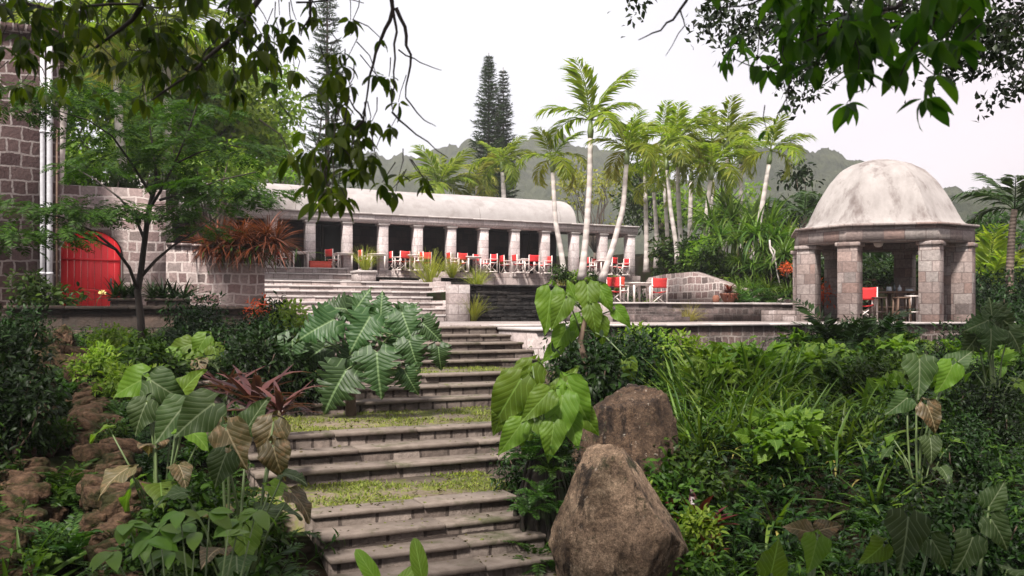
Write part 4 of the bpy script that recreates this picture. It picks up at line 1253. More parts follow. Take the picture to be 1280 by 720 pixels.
SP = [(40, 255, -1.4, 52, 12), (95, 262, -1.1, 48, 10), (15, 290, -2, 40, 14), (60, 285, -1.6, 40, 9), (135, 255, -.2, 36, 10), (165, 262, -.6, 34, 8),
      (215, 262, .2, 40, 10), (255, 252, .7, 42, 10), (300, 240, -.6, 44, 10), (335, 238, -.9, 30, 8), (275, 222, -.9, 40, 9), (235, 228, -.5, 34, 9),
      (110, 205, .9, 40, 9), (85, 125, -1, 48, 10), (30, 112, -1.2, 50, 12), (10, 130, -1.5, 44, 10), (130, 160, -.6, 40, 12), (180, 125, .4, 40, 13), (210, 150, 0, 40, 13),
      (250, 130, -.7, 40, 12), (285, 178, 0, 42, 11), (320, 188, .2, 34, 9), (235, 180, -.4, 40, 11), (160, 190, .1, 40, 10), (200, 200, -.2, 30, 8), (250, 285, .9, 34, 7), (100, 105, -1, 44, 12)]
r_ = np.random.default_rng(17)
mb = MB()
for x, y, d, hw_, hh_ in SP:
    Y = YF + d; k = int(hw_ * 1.25)
    c = np.array(P(x, y, Y)); s = Y / F
    a = r_.uniform(0, 6.28, k); q = np.sqrt(r_.random(k))
    p = c + np.stack([np.cos(a) * q * hw_ * s, np.sin(a) * q * hw_ * s * .9, r_.normal(size=k) * hh_ * s * .45 - (q ** 2) * hh_ * s * .7], 1)
    fw = np.stack([np.cos(a) + r_.normal(size=k) * .4, np.sin(a) + r_.normal(size=k) * .4, r_.uniform(-.45, .1, k)], 1)
    mb.inst(T_FEATHER, p, fw, np.array([0, 0, 1.]) + r_.normal(size=(k, 3)) * .25, r_.uniform(.24, .42, k))
mb.build('crown', L_FEATHER, ft)

# ------------------------------------------------------------------ overhanging trees of the foreground
HLEAF = [blade(1, .40, p_oval, 6, .3, .5), blade(1, .34, p_lance, 6, .25, 1.0, 1, .03), blade(1, .46, p_lance, 6, .4, .3, 1, .02)]
def hang_tree(base, label, spec, seed, twigs, limbs, shade_clumps, leaf=L_HANG):
    r = np.random.default_rng(seed)
    root = thing('overhanging_tree', base, label, 'tree')
    mb = MB()
    for path, a, b in limbs: mb.tube(path, [a, b], 8)
    for path, a, b in twigs: mb.tube(limb_path(path, r), [a, b], 6)
    mb.build('trunk', B_DARK, root, smooth=True)
    mb = MB(); tm = MB()
    for x, y, Y, sp, n, size in spec:
        c = np.array(P(x, y, Y)); s = Y / F
        nw = max(1, round(n / 3.4)) if n else 0
        for q in range(nw):                               # leaves sit in whorls at the ends of fine twigs
            w = c + r.normal(size=3) * np.array([sp * s * .6, .3, sp * s * .5])
            up = w + np.array([r.normal() * .05, r.normal() * .05, r.uniform(.06, .16)])
            tm.tube([up, (up + w) / 2 + r.normal(size=3) * .01, w], [.003, .0018], 4, False)
            k = r.integers(4, 8); a = r.uniform(0, 6.28) + np.arange(k) * 6.28 / k + r.normal(size=k) * .35
            e = r.uniform(-1.25, -.1, k)
            fw = np.stack([np.cos(a) * np.cos(e), np.sin(a) * np.cos(e), np.sin(e)], 1)
            nor = np.stack([np.cos(a) * .5, np.sin(a) * .5, np.ones(k)], 1) + r.normal(size=(k, 3)) * .35
            for q3 in range(3):
                m3 = np.arange(k) % 3 == q3
                mb.inst(HLEAF[q3], w + fw[m3] * .01, fw[m3], nor[m3], size * r.uniform(.55, 1.25, m3.sum()))
    nleafq = sum(len(q) for q in mb.Q); mb.add(np.concatenate(tm.V), np.concatenate(tm.Q))
    lo = mb.build('leaves', leaf, root); lo.data.materials.append(B_DARK)
    mi = np.zeros(len(lo.data.polygons), int); mi[nleafq:] = 1; lo.data.polygons.foreach_set('material_index', mi)
    if shade_clumps:
        clumps(MB(), T_SMALL, [c for c, _ in shade_clumps], [q for _, q in shade_clumps], 380, .20, seed=seed, hang=.6).build('crown', L_CANOPY, root)  # unseen extra crown, added to shade the foreground
    return root
def limb_path(path, r):
    out = [path[0]]
    for a, b in zip(path[:-1], path[1:]):
        for t in (.33, .66, 1.0):
            q = a.lerp(b, t); L = (b - a).length
            if t < 1: q = q + Vector((r.normal(), r.normal(), r.normal())) * L * .035
            out.append(q)
    return out
def tw(Y, *q): return [P(x, y, Y + (z[0] if z else 0)) for x, y, *z in q]

bl = Vector((-5.2, 1.2, gz(-5.2, 1.2)))
shade_clumps_l = []  # clumps out of view above and behind the camera, spread to cast shade
rr = random.Random(8)
for i in range(95):
    x = rr.uniform(-11, 2.5); y = rr.uniform(-9, 2.6) if x > -5 else rr.uniform(-8, 6.5)
    z = max(.36 * max(y, 0) + 2.4, 3.4 if y > -2.5 else 1.6) + rr.uniform(.2, 3.2)
    shade_clumps_l.append((Vector((x, y, z)), (rr.uniform(.9, 1.4), rr.uniform(.9, 1.4), rr.uniform(.4, .6))))
hang_tree(bl, 'overhanging tree whose leafy twigs dangle into the top left', [
  (20, 8, 4.4, 40, 40, .105), (80, 12, 4.4, 45, 46, .105), (140, 15, 4.6, 45, 46, .105), (200, 12, 4.4, 40, 40, .105), (255, 18, 4.4, 40, 44, .105), (310, 15, 4.4, 40, 40, .1),
  (285, 50, 4.4, 34, 34, .1), (235, 60, 4.6, 36, 34, .1), (215, 95, 4.7, 30, 22, .1), (165, 60, 4.6, 36, 30, .1), (325, 55, 4.4, 22, 16, .095), (330, 90, 4.4, 18, 9, .09), (262, 95, 4.6, 26, 18, .1), (110, 70, 4.7, 38, 26, .1), (345, 20, 4.3, 24, 16, .095), (20, 60, 4.7, 36, 26, .1), (15, 95, 4.8, 30, 24, .1), (60, 95, 4.8, 34, 22, .1), (25, 120, 5.2, 30, 16, .1), (180, 120, 4.7, 30, 14, .1),
  (432, 85, 4.1, 12, 10, .085), (425, 120, 4.1, 16, 18, .09), (436, 150, 4.1, 18, 24, .09), (418, 172, 4.0, 20, 22, .09), (445, 185, 4.0, 18, 20, .09), (392, 190, 4.0, 18, 16, .095), (405, 215, 4.0, 20, 22, .095), (440, 210, 4.0, 18, 16, .09), (412, 245, 4.0, 20, 22, .095), (468, 215, 4.1, 14, 10, .085),
  (480, 70, 4.2, 16, 7, .075), (483, 112, 4.2, 16, 9, .075), (370, 8, 4.3, 20, 10, .085), (470, 152, 4.2, 20, 7, .075), (520, 212, 4.3, 14, 6, .075), (497, 205, 4.2, 10, 4, .08), (438, 8, 4.3, 14, 6, .08), (545, 5, 4.4, 14, 0, .08)],
  31,
  [(tw(4.4, (345, -30), (300, 38), (240, 92), (190, 125)), .016, .004), (tw(4.4, (200, -40), (165, 25), (120, 60)), .018, .005), (tw(4.3, (386, -30), (388, 20), (376, 45)), .010, .003), (tw(4.2, (492, -40), (491, 12), (476, 50), (462, 95), (455, 150)), .013, .003),
   (tw(4.2, (495, 10), (508, 45), (513, 82), (507, 122)), .011, .003), (tw(4.2, (491, 12), (496, 40), (492, 90), (491, 140)), .008, .0025), (tw(4.2, (490, 140), (520, 168), (560, 197)), .006, .002), (tw(4.2, (455, 150), (440, 130), (428, 100)), .006, .002), (tw(4.1, (455, 150), (425, 175), (405, 215), (412, 245)), .007, .002),
   (tw(4.2, (498, 62), (525, 78), (552, 88)), .004, .0015), (tw(4.4, (300, 38), (322, 60), (335, 92)), .007, .002), (tw(4.5, (-20, 5), (60, 12), (140, 5), (230, 8)), .012, .004), (tw(4.6, (240, 92), (215, 70), (160, 62)), .007, .003), (tw(4.3, (370, 3), (420, -2), (455, 4)), .005, .002), (tw(4.2, (507, 122), (530, 150), (545, 158)), .004, .0015)],
  [([bl + Vector((0, 0, -.3)), bl + Vector((.1, .1, 2.5)), bl + Vector((.5, .5, 5.2)), bl + Vector((1.2, 1.2, 7.6))], .30, .12), ([bl + Vector((.3, .3, 4)), Vector((-2.4, 3.2, 2.6)), P(200, -60, 4.4)], .12, .03), ([bl + Vector((.5, .5, 5.0)), Vector((-1.2, 2.8, 3.0)), P(380, -60, 4.3), P(492, -45, 4.2)], .12, .02), ([bl + Vector((.9, .9, 6.4)), Vector((0, 1.0, 5.5)), Vector((2.2, 2.5, 4.8))], .1, .03)],
  shade_clumps_l)

brt = Vector((7.2, 3.0, gz(7.2, 3.0)))
shade_clumps_r = []  # right tree's out-of-view clumps, likewise placed to block light from the foreground
for i in range(95):
    x = rr.uniform(-1.5, 13); y = rr.uniform(-9, 3.0) if x < 4.5 else rr.uniform(-8, 6.5)
    z = max(.36 * max(y, 0) + 2.4, 3.4 if y > -2.5 else 1.6) + rr.uniform(.3, 3.2)
    shade_clumps_r.append((Vector((x, y, z)), (rr.uniform(.9, 1.4), rr.uniform(.9, 1.4), rr.uniform(.4, .6))))
hang_tree(brt, 'overhanging tree with large pointed leaves dangling at the top right', [
  (985, 12, 3.7, 26, 12, .13), (1025, 22, 3.7, 28, 16, .135), (1065, 25, 3.6, 30, 18, .14), (1100, 40, 3.6, 28, 16, .14), (1000, 60, 3.7, 16, 7, .125), (1150, 55, 3.6, 22, 12, .135), (1115, 95, 3.6, 14, 6, .125), (1140, 100, 3.6, 14, 6, .13), (1165, 108, 3.6, 10, 5, .125), (1130, 20, 3.6, 24, 14, .14), (1070, 62, 3.7, 18, 10, .14), (1010, 5, 3.6, 40, 20, .13), (1090, 5, 3.6, 40, 20, .14), (1160, 10, 3.6, 36, 18, .135), (1040, 60, 3.6, 16, 8, .13),
  (905, 72, 4.1, 14, 5, .075), (940, 75, 4.1, 14, 5, .08), (945, 102, 4.1, 12, 4, .09), (976, 112, 4.1, 8, 2, .085), (968, 148, 4.2, 14, 6, .07), (900, 8, 4.0, 24, 9, .1), (1050, 100, 3.7, 8, 2, .12), (940, 20, 3.9, 24, 12, .11)],
  33,
  [(tw(3.7, (1180, -40), (1120, 10), (1060, 30), (1000, 55)), .013, .004), (tw(3.6, (1180, -40), (1165, 30), (1140, 60), (1125, 95)), .010, .003), (tw(4.1, (1010, -20), (1000, 30), (992, 80), (985, 120), (970, 148)), .007, .002), (tw(4.1, (992, 78), (950, 85), (905, 72)), .004, .0015), (tw(4.0, (875, -30), (848, 15), (826, 38), (798, 50)), .008, .002), (tw(4.0, (850, 10), (856, 32), (832, 70)), .004, .0015), (tw(3.9, (1000, -30), (940, 5), (890, 10)), .007, .002)],
  [([brt + Vector((0, 0, -.3)), brt + Vector((-.1, .1, 2.6)), brt + Vector((-.5, .5, 5.4)), brt + Vector((-.9, .9, 7.4))], .28, .12), ([brt + Vector((-.3, .3, 3.8)), Vector((4.2, 3.4, 2.6)), P(1180, -50, 3.7)], .11, .02), ([brt + Vector((-.5, .5, 5.2)), Vector((3.0, 3.2, 3.2)), P(880, -40, 4.0)], .1, .015), ([brt + Vector((-.7, .7, 6.2)), Vector((4.0, 1.0, 5.2)), Vector((2.5, 0, 4.8))], .1, .03)],
  shade_clumps_r, L_HANG2)

# finer, darker tree behind it at the top right
bf = on_ground(1560, 10.5)
fr_ = thing('fine_leaved_tree', bf, 'fine leaved dark tree filling the top right corner', 'tree')
r_ = np.random.default_rng(44)
mb = MB()
cent = []
for x, y, sp, n in ((800, -5, 16, 80), (895, 18, 24, 260), (930, 40, 22, 240), (965, 25, 28, 350), (1005, 70, 26, 320), (1012, 118, 12, 80), (1000, 95, 18, 160), (1040, 35, 30, 420), (1085, 22, 32, 420), (1130, 20, 34, 450), (1180, 30, 34, 480), (1225, 40, 34, 480), (1265, 30, 32, 460), (1205, 75, 20, 180), (1250, 65, 26, 260), (1190, 92, 14, 90), (1275, 75, 20, 160), (1262, 118, 14, 90), (1278, 105, 12, 80), (1060, 70, 18, 150), (1035, 55, 26, 300)):
    Y = 10 + r_.uniform(-.6, .6); s = Y / F
    c = np.array(P(x, y, Y)); cent.append(c)
    p = c + r_.normal(size=(n, 3)) * np.array([sp * s * .62, .35, sp * s * .45])
    mb.inst(T_SMALL, p, unit(r_.normal(size=(n, 3)) - [0, 0, .35]), r_.normal(size=(n, 3)) + [0, 0, .8], r_.uniform(.06, .11, n))
hi = []
for i in range(26):
    x = rr.uniform(2.0, 9.5); y = rr.uniform(8, 12.5); z = .36 * y + rr.uniform(.25, 1.6)
    hi.append((Vector((x, y, z)), (rr.uniform(.6, .95), rr.uniform(.6, .95), rr.uniform(.3, .45))))
clumps(mb, T_SMALL, [c for c, _ in hi], [q for _, q in hi], 330, .10, seed=5)
mb.build('crown', L_CANOPY, fr_)
mb = MB()
fork = Vector((8.2, 10.2, 3.2))
mb.tube([bf - Vector((0, 0, .3)), bf.lerp(fork, .5) + Vector((.1, 0, 0)), fork], [.22, .14], 9)
for c, _ in hi: mb.tube(limb(fork, c, .05, 6, .04, rr), [.06, .008], 5)
for c in cent: mb.tube(limb(fork + Vector((-.6, 0, .8)), c, .12, 7, .03, rr), [.035, .004], 5)
mb.build('trunk', B_DARK, fr_, smooth=True)
# ================================================================== FURNITURE
def canvas(x0, x1, pa, pb, sag, th=.012, n=6, axis='back'):
    """slung cloth between two rails; pa/pb: (y, z) of lower and upper (or rear and front) edge"""
    V = []; m = 5
    for i in range(n + 1):
        f = i / n; x = x0 + (x1 - x0) * f; s = sag * math.sin(math.pi * f)
        for j in range(m + 1):
            g = j / m
            y = pa[0] + (pb[0] - pa[0]) * g; z = pa[1] + (pb[1] - pa[1]) * g
            if axis == 'back': y -= s; z -= .35 * s * g
            else: z -= s
            V.append((x, y, z))
    V = np.array(V); off = np.array([0, -th, 0]) if axis == 'back' else np.array([0, 0, -th])
    W = np.concatenate([V, V + off]); k = len(V); r = m + 1
    Q = []
    for i in range(n):
        for j in range(m):
            a = i * r + j
            Q += [(a, a + r, a + r + 1, a + 1), (k + a, k + a + 1, k + a + r + 1, k + a + r)]
    for i in range(n):
        for a, b in ((i * r, (i + 1) * r), ((i + 1) * r + m, i * r + m)): Q.append((b, a, k + a, k + b))
    for j in range(m): Q += [(j, j + 1, k + j + 1, k + j), (n * r + j + 1, n * r + j, k + n * r + j, k + n * r + j + 1)]
    return MB().add(W, Q)

def make_chair():
    t = thing('folding_chair', (0, 0, 0), 'x', 'chair')
    for sx in (-1, 1):
        x = .27 * sx
        f = MB().bar((x, -.24, .02), (x, .24, .02), .045, .04).bar((x, .2, .04), (x, .2, .60), .035).bar((x, -.2, .04), (x, -.215, .90), .035).bar((x, -.2, .45), (x, .2, .45), .03, .04)
        f.build('side_frame', M_WHITE, t)
        MB().box((x, -.0, .625), (.055, .5, .028)).build('armrest', M_WHITE, t, bevel=.006)
    for y in (.15, -.13):
        MB().bar((-.25, y, .05), (.25, y + .02, .42), .028).bar((.25, y + .03, .05), (-.25, y + .05, .42), .028).build('cross_legs', M_WHITE, t)
    canvas(-.255, .255, (-.19, .455), (.2, .455), .05, axis='seat').build('seat', M_CANVAS, t)
    canvas(-.285, .285, (-.2, .56), (-.215, .90), .06).build('backrest', M_CANVAS, t)
    return t
def make_table(w=.75, h=.74, mat=None, name='table', cat='table'):
    mat = mat or M_WHITE
    t = thing(name, (0, 0, 0), 'x', cat)
    MB().box((0, 0, h - .018), (w, w, .036)).build('table_top', mat, t, bevel=.006)
    MB().box((0, w / 2 - .06, h - .07), (w - .14, .025, .07)).box((0, -w / 2 + .06, h - .07), (w - .14, .025, .07)).build('apron', mat, t)
    for sx in (-1, 1):
        for sy in (-1, 1): MB().box((sx * (w / 2 - .06), sy * (w / 2 - .06), (h - .04) / 2), (.055, .055, h - .04)).build('leg', mat, t)
    return t
def on_line(px, t, z):
    Y = Yt(px, t); return Vector(((px - CX) / F * Y, Y, z))
chair0 = make_chair(); table0 = make_table()
_first = {}
def put(src, loc, rz, label, group):
    if src.name not in _first:
        _first[src.name] = 1
        src.location = loc; src.rotation_euler = (0, 0, rz); src['label'] = label; src['group'] = group
        return src
    return copy_tree(src, loc, rz, 1.0, label, group)
FU, FB, FV, FC = TH - R(90), TH + R(90), TH, TH + R(180)
GCH = 'red canvas folding chairs'
GTB = 'white cafe tables'
for px, dt, rz, lb in (
  (353, .9, FU + .2, 'red chair in the first bay, at the far left of the colonnade'),
  (416, 1.0, FU + .4, 'red chair beside the red plant box in the second bay'),
  (456, .9, FU, 'red chair behind the yellow grass on the pedestal'),
  (491, 1.3, FU + .3, 'red chair in shade in the fourth bay'),
  (503, .8, FV + .3, 'red chair with its back to the stair in the fourth bay'),
  (521, .7, FB, 'red chair before the fourth bay column, facing left'),
  (532, 1.2, FV - .4, 'red chair behind the tall yellow grass tuft'),
  (566, .7, FU, 'red chair right of the fifth bay column, facing right'),
  (575, .9, FV + .2, 'red chair with its back to the viewer in the sixth bay'),
  (600, 1.0, FC, 'red chair facing the viewer in the sixth bay'),
  (613, .6, FB + .2, 'red chair at the right end of the sixth bay'),
  (632, 1.5, FU, 'dim red chair beside the amber lamp'),
  (648, .6, FU, 'red chair right of the seventh bay column, facing right'),
  (665, .7, FV, 'red chair with scalloped back to the viewer in the eighth bay'),
  (682, .8, FB, 'red chair before the eighth bay column, facing left'),
  (738, 1.0, FU, 'red chair right of the tallest palm trunk'),
  (748, 1.4, FC, 'red chair between the tall palm and the leaning palm'),
  (764, .6, FV + .5, 'red chair right behind the leaning palm trunk'),
  (779, .9, FB, 'red chair before the last column of the colonnade')):
    put(chair0, on_line(px, tf + dt - 1.25, ZB), rz, lb, GCH)
for px, dt, lb in ((374, .9, 'low table right of the leftmost red chair'), (429, 1.0, 'table at the left of the third column'), (470, .9, 'white table between the yellow grass and the fourth column'), (512, .95, 'white table among the chairs of the fourth bay'),
                   (590, .8, 'white table among the chairs of the sixth bay'), (657, 1.3, 'white table behind the scalloped red chair'), (754, .9, 'white table between the two palm trunks')):
    put(table0, on_line(px, tf + dt - 1.25, ZB), TH, lb, GTB)
put(chair0, on_line(772, 25.6, .32), FU + .35, 'red chair draped with a towel, left one on the lower terrace', GCH)
put(chair0, on_line(821, 25.6, .32), FV - .15, 'red chair with a sagging striped back, right one on the lower terrace', GCH)
put(table0, on_line(796, 25.8, .32), TH, 'white table between the two chairs of the lower terrace', GTB)
put(chair0, Vector((P(1080, 393, 24.2).x, 24.2, ZT + .012)), R(-6), 'red chair inside the gazebo, left of the wooden bar', GCH)
# towel on the left terrace chair
q = on_line(772, 25.6, .32)
tw_ = MB().add([tuple(q + Vector((x, -.24 - .015 * math.sin(j * 2), z))) for j, z in enumerate((.55, .68, .8, .9)) for x in (-.2, 0, .2)], [(0, 1, 4, 3), (1, 2, 5, 4), (3, 4, 7, 6), (4, 5, 8, 7), (6, 7, 10, 9), (7, 8, 11, 10)])
o = tw_.build('towel', M_ORANGE, base=q + Vector((0, -.24, .55))); s_ = o.modifiers.new('thick', 'SOLIDIFY'); s_.thickness = .015
tag(o, 'orange towel over the left chair of the lower terrace', 'towel')
# gazebo bar and stools
bx_ = P(1116, 393, 24.6).x
bar = thing('wooden_bar', (bx_, 24.6, ZT + .01), 'brown wooden bar table with lower shelf inside the gazebo', 'bar table')
zb = ZT + .012
MB().box((bx_, 24.6, zb + .78), (1.15, .6, .05), R(-4)).build('table_top', M_WOOD, bar, bevel=.006)
MB().box((bx_, 24.6, zb + .38), (1.02, .5, .03), R(-4)).build('shelf', M_WOOD, bar)
for sx in (-.5, 0, .5):
    for sy in (-.24, .24): MB().box((bx_ + sx, 24.6 + sy - sx * .07, zb + .378), (.06, .06, .755)).build('leg', M_WOOD, bar)
for dx, h_, r__, m_, lb in ((-.42, .16, .04, M_GLASSDARK, 'small dark bottle at the left end of the bar'), (-.12, .12, .07, M_GLASSPALE, 'pale glass bowl on the bar'), (.02, .22, .04, M_GLASSDARK, 'tall dark bottle in the middle of the bar'), (.16, .17, .05, M_GLASSPALE, 'pale bottle right of the tall dark one'), (.42, .06, .10, M_GLASSPALE, 'low white dish at the right end of the bar')):
    b0 = (bx_ + dx, 24.55, zb + .806)
    nk = r__ * .35 if h_ > .15 else r__ * .9
    o = MB().lathe(b0, [(r__ * .9, 0), (r__, .02), (r__, h_ * .55), (nk, h_ * .75), (nk, h_)], 12).build('bottle' if h_ > .13 else 'bowl', m_, smooth=True, base=b0)
    tag(o, lb, 'bottle' if h_ > .13 else 'bowl', 'things on the bar')
def stool(px, Y, mat, lb, w=.34, h=.62):
    x = P(px, 393, Y).x; t = thing('wooden_stool', (x, Y, zb), lb, 'stool', 'stools at the gazebo bar')
    MB().box((x, Y, zb + h), (w, w, .035)).build('seat', mat, t, bevel=.005)
    for sx in (-1, 1):
        for sy in (-1, 1): MB().bar((x + sx * w * .5, Y + sy * w * .5, zb), (x + sx * w * .42, Y + sy * w * .42, zb + h - .016), .04).build('leg', mat, t)
    MB().bar((x - w * .46, Y - w * .46, zb + .25), (x + w * .46, Y - w * .46, zb + .25), .025).bar((x - w * .46, Y + w * .46, zb + .25), (x + w * .46, Y + w * .46, zb + .25), .025).build('stretcher', mat, t)
stool(1098, 23.9, M_DARKWOOD, 'dark stool in front of the bar, beside the red chair')
stool(1127, 23.8, M_WOOD, 'brown stool in front of the middle of the bar')
stool(1142, 23.9, M_WHITE, 'white stool against the right front column of the gazebo', .34, .66)
# amber lamp in the loggia
q = on_line(627, tf + 1.9, ZB)
lm = thing('amber_lamp', q, 'amber domed lamp inside the seventh bay', 'lamp')
MB().lathe(q, [(.16, 0), (.15, .04), (.03, .06), (.025, .62)], 14).build('stem', M_BLACKIRON, lm, smooth=True)
MB().lathe(q, [(.30, .56), (.31, .62), (.28, .76), (.18, .88), (.03, .93)], 18).build('lamp_shade', M_AMBER, lm, smooth=True)  # lampshade in its own amber colour, no emission
# red box planter
q = on_line(400, tf - .6, ZB)
pb = thing('red_planter', q, 'red plant box with spiky green plants in the second bay', 'planter')
MB().box(q + Vector((0, 0, .16)), (.95, .34, .32), TH).build('box', M_ORANGE, pb, bevel=.01)
MB().box(q + Vector((0, 0, .30)), (.99, .38, .05), TH).build('rim', M_ORANGE, pb, bevel=.008)
mb = MB(); r_ = np.random.default_rng(3); k = 90
p = np.array(tuple(q)) + np.c_[r_.uniform(-.4, .4, k) * CU, r_.uniform(-.4, .4, k) * SU, np.full(k, .32)]
a = r_.uniform(0, 6.28, k); e = r_.uniform(.3, 1.3, k)
d = np.c_[np.cos(a) * np.cos(e), np.sin(a) * np.cos(e), np.sin(e)]
mb.inst(T_STRAPS[0], p, d, -d * [1, 1, 0] + [0, 0, .6], r_.uniform(.25, .42, k)); mb.build('plant', L_MID, pb)
# ================================================================== GARDEN PLANTS
def world_px(px, py, Y): return P(px, py, Y)
def outward(k, r, e0, e1):
    a = r.uniform(0, 6.283, k); e = r.uniform(e0, e1, k)
    return np.c_[np.cos(a) * np.cos(e), np.sin(a) * np.cos(e), np.sin(e)]

# ---------------------------------------------------------------- reusable plants (built at the origin, then copied)
PROTO = {}
def proto(key, name, cat, fill):
    """fill(root, r) adds the parts round the origin"""
    t = thing(name, (0, 0, 0), 'x', cat); fill(t, np.random.default_rng(abs(hash(key)) % 1000 if False else sum(map(ord, key))))
    PROTO[key] = [t, False]
def place(key, loc, rz=None, s=1.0, label='', group=None, leafmat=None):
    t, used = PROTO[key]
    rz = random.uniform(0, 6.28) if rz is None else rz
    if not used:
        PROTO[key][1] = True
        t.location = tuple(loc); t.rotation_euler = (0, 0, rz); t.scale = (s,) * 3; t['label'] = label
        if group: t['group'] = group
        o = t
    else:
        o = copy_tree(t, loc, rz, s, label, group)
    return o
def f_grass(mat, k, L, tpls, spread=.12, e0=.7, e1=1.5, dry=None):
    def f(t, r):
        mb = MB()
        for tp in tpls:
            n = k // len(tpls); d = outward(n, r, e0, e1)
            p = np.c_[d[:, :2] * r.random((n, 1)) * spread * 2, np.full(n, -.03)]
            mb.inst(tp, p, d, -d * [1, 1, 0] + [0, 0, .35] + r.normal(size=(n, 3)) * .25, L * r.uniform(.55, 1.15, n))
        mb.build('foliage', mat, t)
        if dry:
            n = k // 6; d = outward(n, r, .1, 1.0)
            MB().inst(tpls[-1], np.c_[d[:, :2] * .1, np.full(n, 0)], d, -d * [1, 1, 0] + [0, 0, .5], L * r.uniform(.5, .9, n)).build('dry_leaves', dry, t)
    return f
def f_fern(mat, k, L, tpl):
    def f(t, r):
        d = outward(k, r, .35, 1.25)
        MB().inst(tpl, np.c_[d[:, :2] * .03, np.zeros(k)], d, np.array([0, 0, 1.]) - d * [.4, .4, 0] + r.normal(size=(k, 3)) * .15, L * r.uniform(.6, 1.1, k)).build('fronds', mat, t)
    return f
def f_rosette(mat, k, L, tpls, stem=0.0, bark=None, e0=-.2, e1=1.45):
    def f(t, r):
        mb = MB()
        for tp in tpls:
            n = k // len(tpls); d = outward(n, r, e0, e1)
            mb.inst(tp, np.c_[d[:, :2] * .05, stem + r.uniform(-.06, .1, n)], d, np.array([0, 0, 1.]) - d * [.6, .6, 0] + r.normal(size=(n, 3)) * .2, L * r.uniform(.6, 1.1, n))
        mb.build('foliage', mat, t)
        if stem: MB().tube([(0, 0, -.1), (.03, .02, stem * .5), (0, 0, stem + .05)], [.05, .03], 7).build('stem', bark or B_STEM_BROWN, t)
    return f
def f_shrub(mat, k, rad, size, tpl, h, stems=6):
    def f(t, r):
        mb = MB(); cen = []
        for i in range(10):
            a = r.uniform(0, 6.28); q = rad * .6 * math.sqrt(r.random())
            cen.append((math.cos(a) * q, math.sin(a) * q, h * r.uniform(.35, .85)))
        n = k // 10
        for c in cen:
            d = unit(r.normal(size=(n, 3))); p = np.array(c) + d * r.random((n, 1)) ** .5 * [rad * .5, rad * .5, h * .32]
            mb.inst(tpl, p, unit(d + [0, 0, -.15] + r.normal(size=(n, 3)) * .6), d * .5 + [0, 0, .8] + r.normal(size=(n, 3)) * .4, size * r.uniform(.6, 1.3, n))
        mb.build('foliage', mat, t)
        mt = MB()
        for c in cen[:stems]: mt.tube(limb((0, 0, -.1), c, .05, 5, .05), [.02, .006], 5)
        mt.build('stem', B_STEM_BROWN, t)
    return f
EARS = [ear(1, .74, 18, dr, .2, 0, 0, .10, .28, sd) for dr, sd in ((.4, 1), (.8, 2), (1.2, 3))]
EARN = [ear(1, .58, 18, dr, .24, 0, 0, .10, .26, sd) for dr, sd in ((.5, 7), (1.0, 8), (1.4, 9))]
PHIL = [ear(1, .92, 54, dr, .22, 8, .42, .07, .30, sd) for dr, sd in ((.5, 4), (.9, 5), (1.3, 6))]
_lm = {}
def leaf_mesh(lib, i, mat, nm):
    key = (id(lib), i, mat.name)
    if key not in _lm:
        o = MB().add(lib[i][0], lib[i][1], None, lib[i][2]).build('leaf', mat, smooth=True)
        _lm[key] = o.data; bpy.data.objects.remove(o)
    return _lm[key]
def add_leaf(root, lib, i, mat, base, d, nrm, L, name='leaf'):
    o = bpy.data.objects.new(name, leaf_mesh(lib, i, mat, name)); COL.objects.link(o)
    d = Vector(d).normalized(); z = Vector(nrm); x = d.cross(z).normalized(); z = x.cross(d)
    M = Matrix(((x.x, d.x, z.x), (x.y, d.y, z.y), (x.z, d.z, z.z))).to_4x4()
    o.parent = root
    o.matrix_local = Matrix.Translation(Vector(base) - Vector(root['_o'])) @ M @ Matrix.Scale(L, 4)
    return o
def aroid(base, n, h, L, label, seed, mats, lib=None, spread=.45, name='elephant_ear', group=None, az=None, cat='plant'):
    r = random.Random(seed); base = Vector(base); lib = lib or EARS
    root = thing(name, base, label, cat, group)
    for i in range(n):
        a = (az if az is not None else 0) + (i * 2.399 + r.uniform(-.4, .4) if az is None else r.uniform(-1.4, 1.4))
        q = r.uniform(.45, 1.0)
        tip = base + Vector((math.cos(a) * spread * q, math.sin(a) * spread * q, h * r.uniform(.55, 1.05)))
        mid = base.lerp(tip, .55) + Vector((-math.cos(a) * .05, -math.sin(a) * .05, h * .12))
        MB().tube([base + Vector((math.cos(a) * .03, math.sin(a) * .03, -.08)), base.lerp(mid, .5), mid, tip], [.018 * L / .4, .008 * L / .4], 6).build('stalk', B_STEM, root, smooth=True)
        e = r.uniform(-1.1, -.25)
        d = Vector((math.cos(a) * math.cos(e), math.sin(a) * math.cos(e), math.sin(e)))
        nr = Vector((math.cos(a) * .75, math.sin(a) * .75, .8)) + Vector((r.uniform(-.3, .3), r.uniform(-.3, .3), 0))
        add_leaf(root, lib, r.randrange(len(lib)), r.choice(mats), tip, d, nr, L * r.uniform(.7, 1.15))
    return root
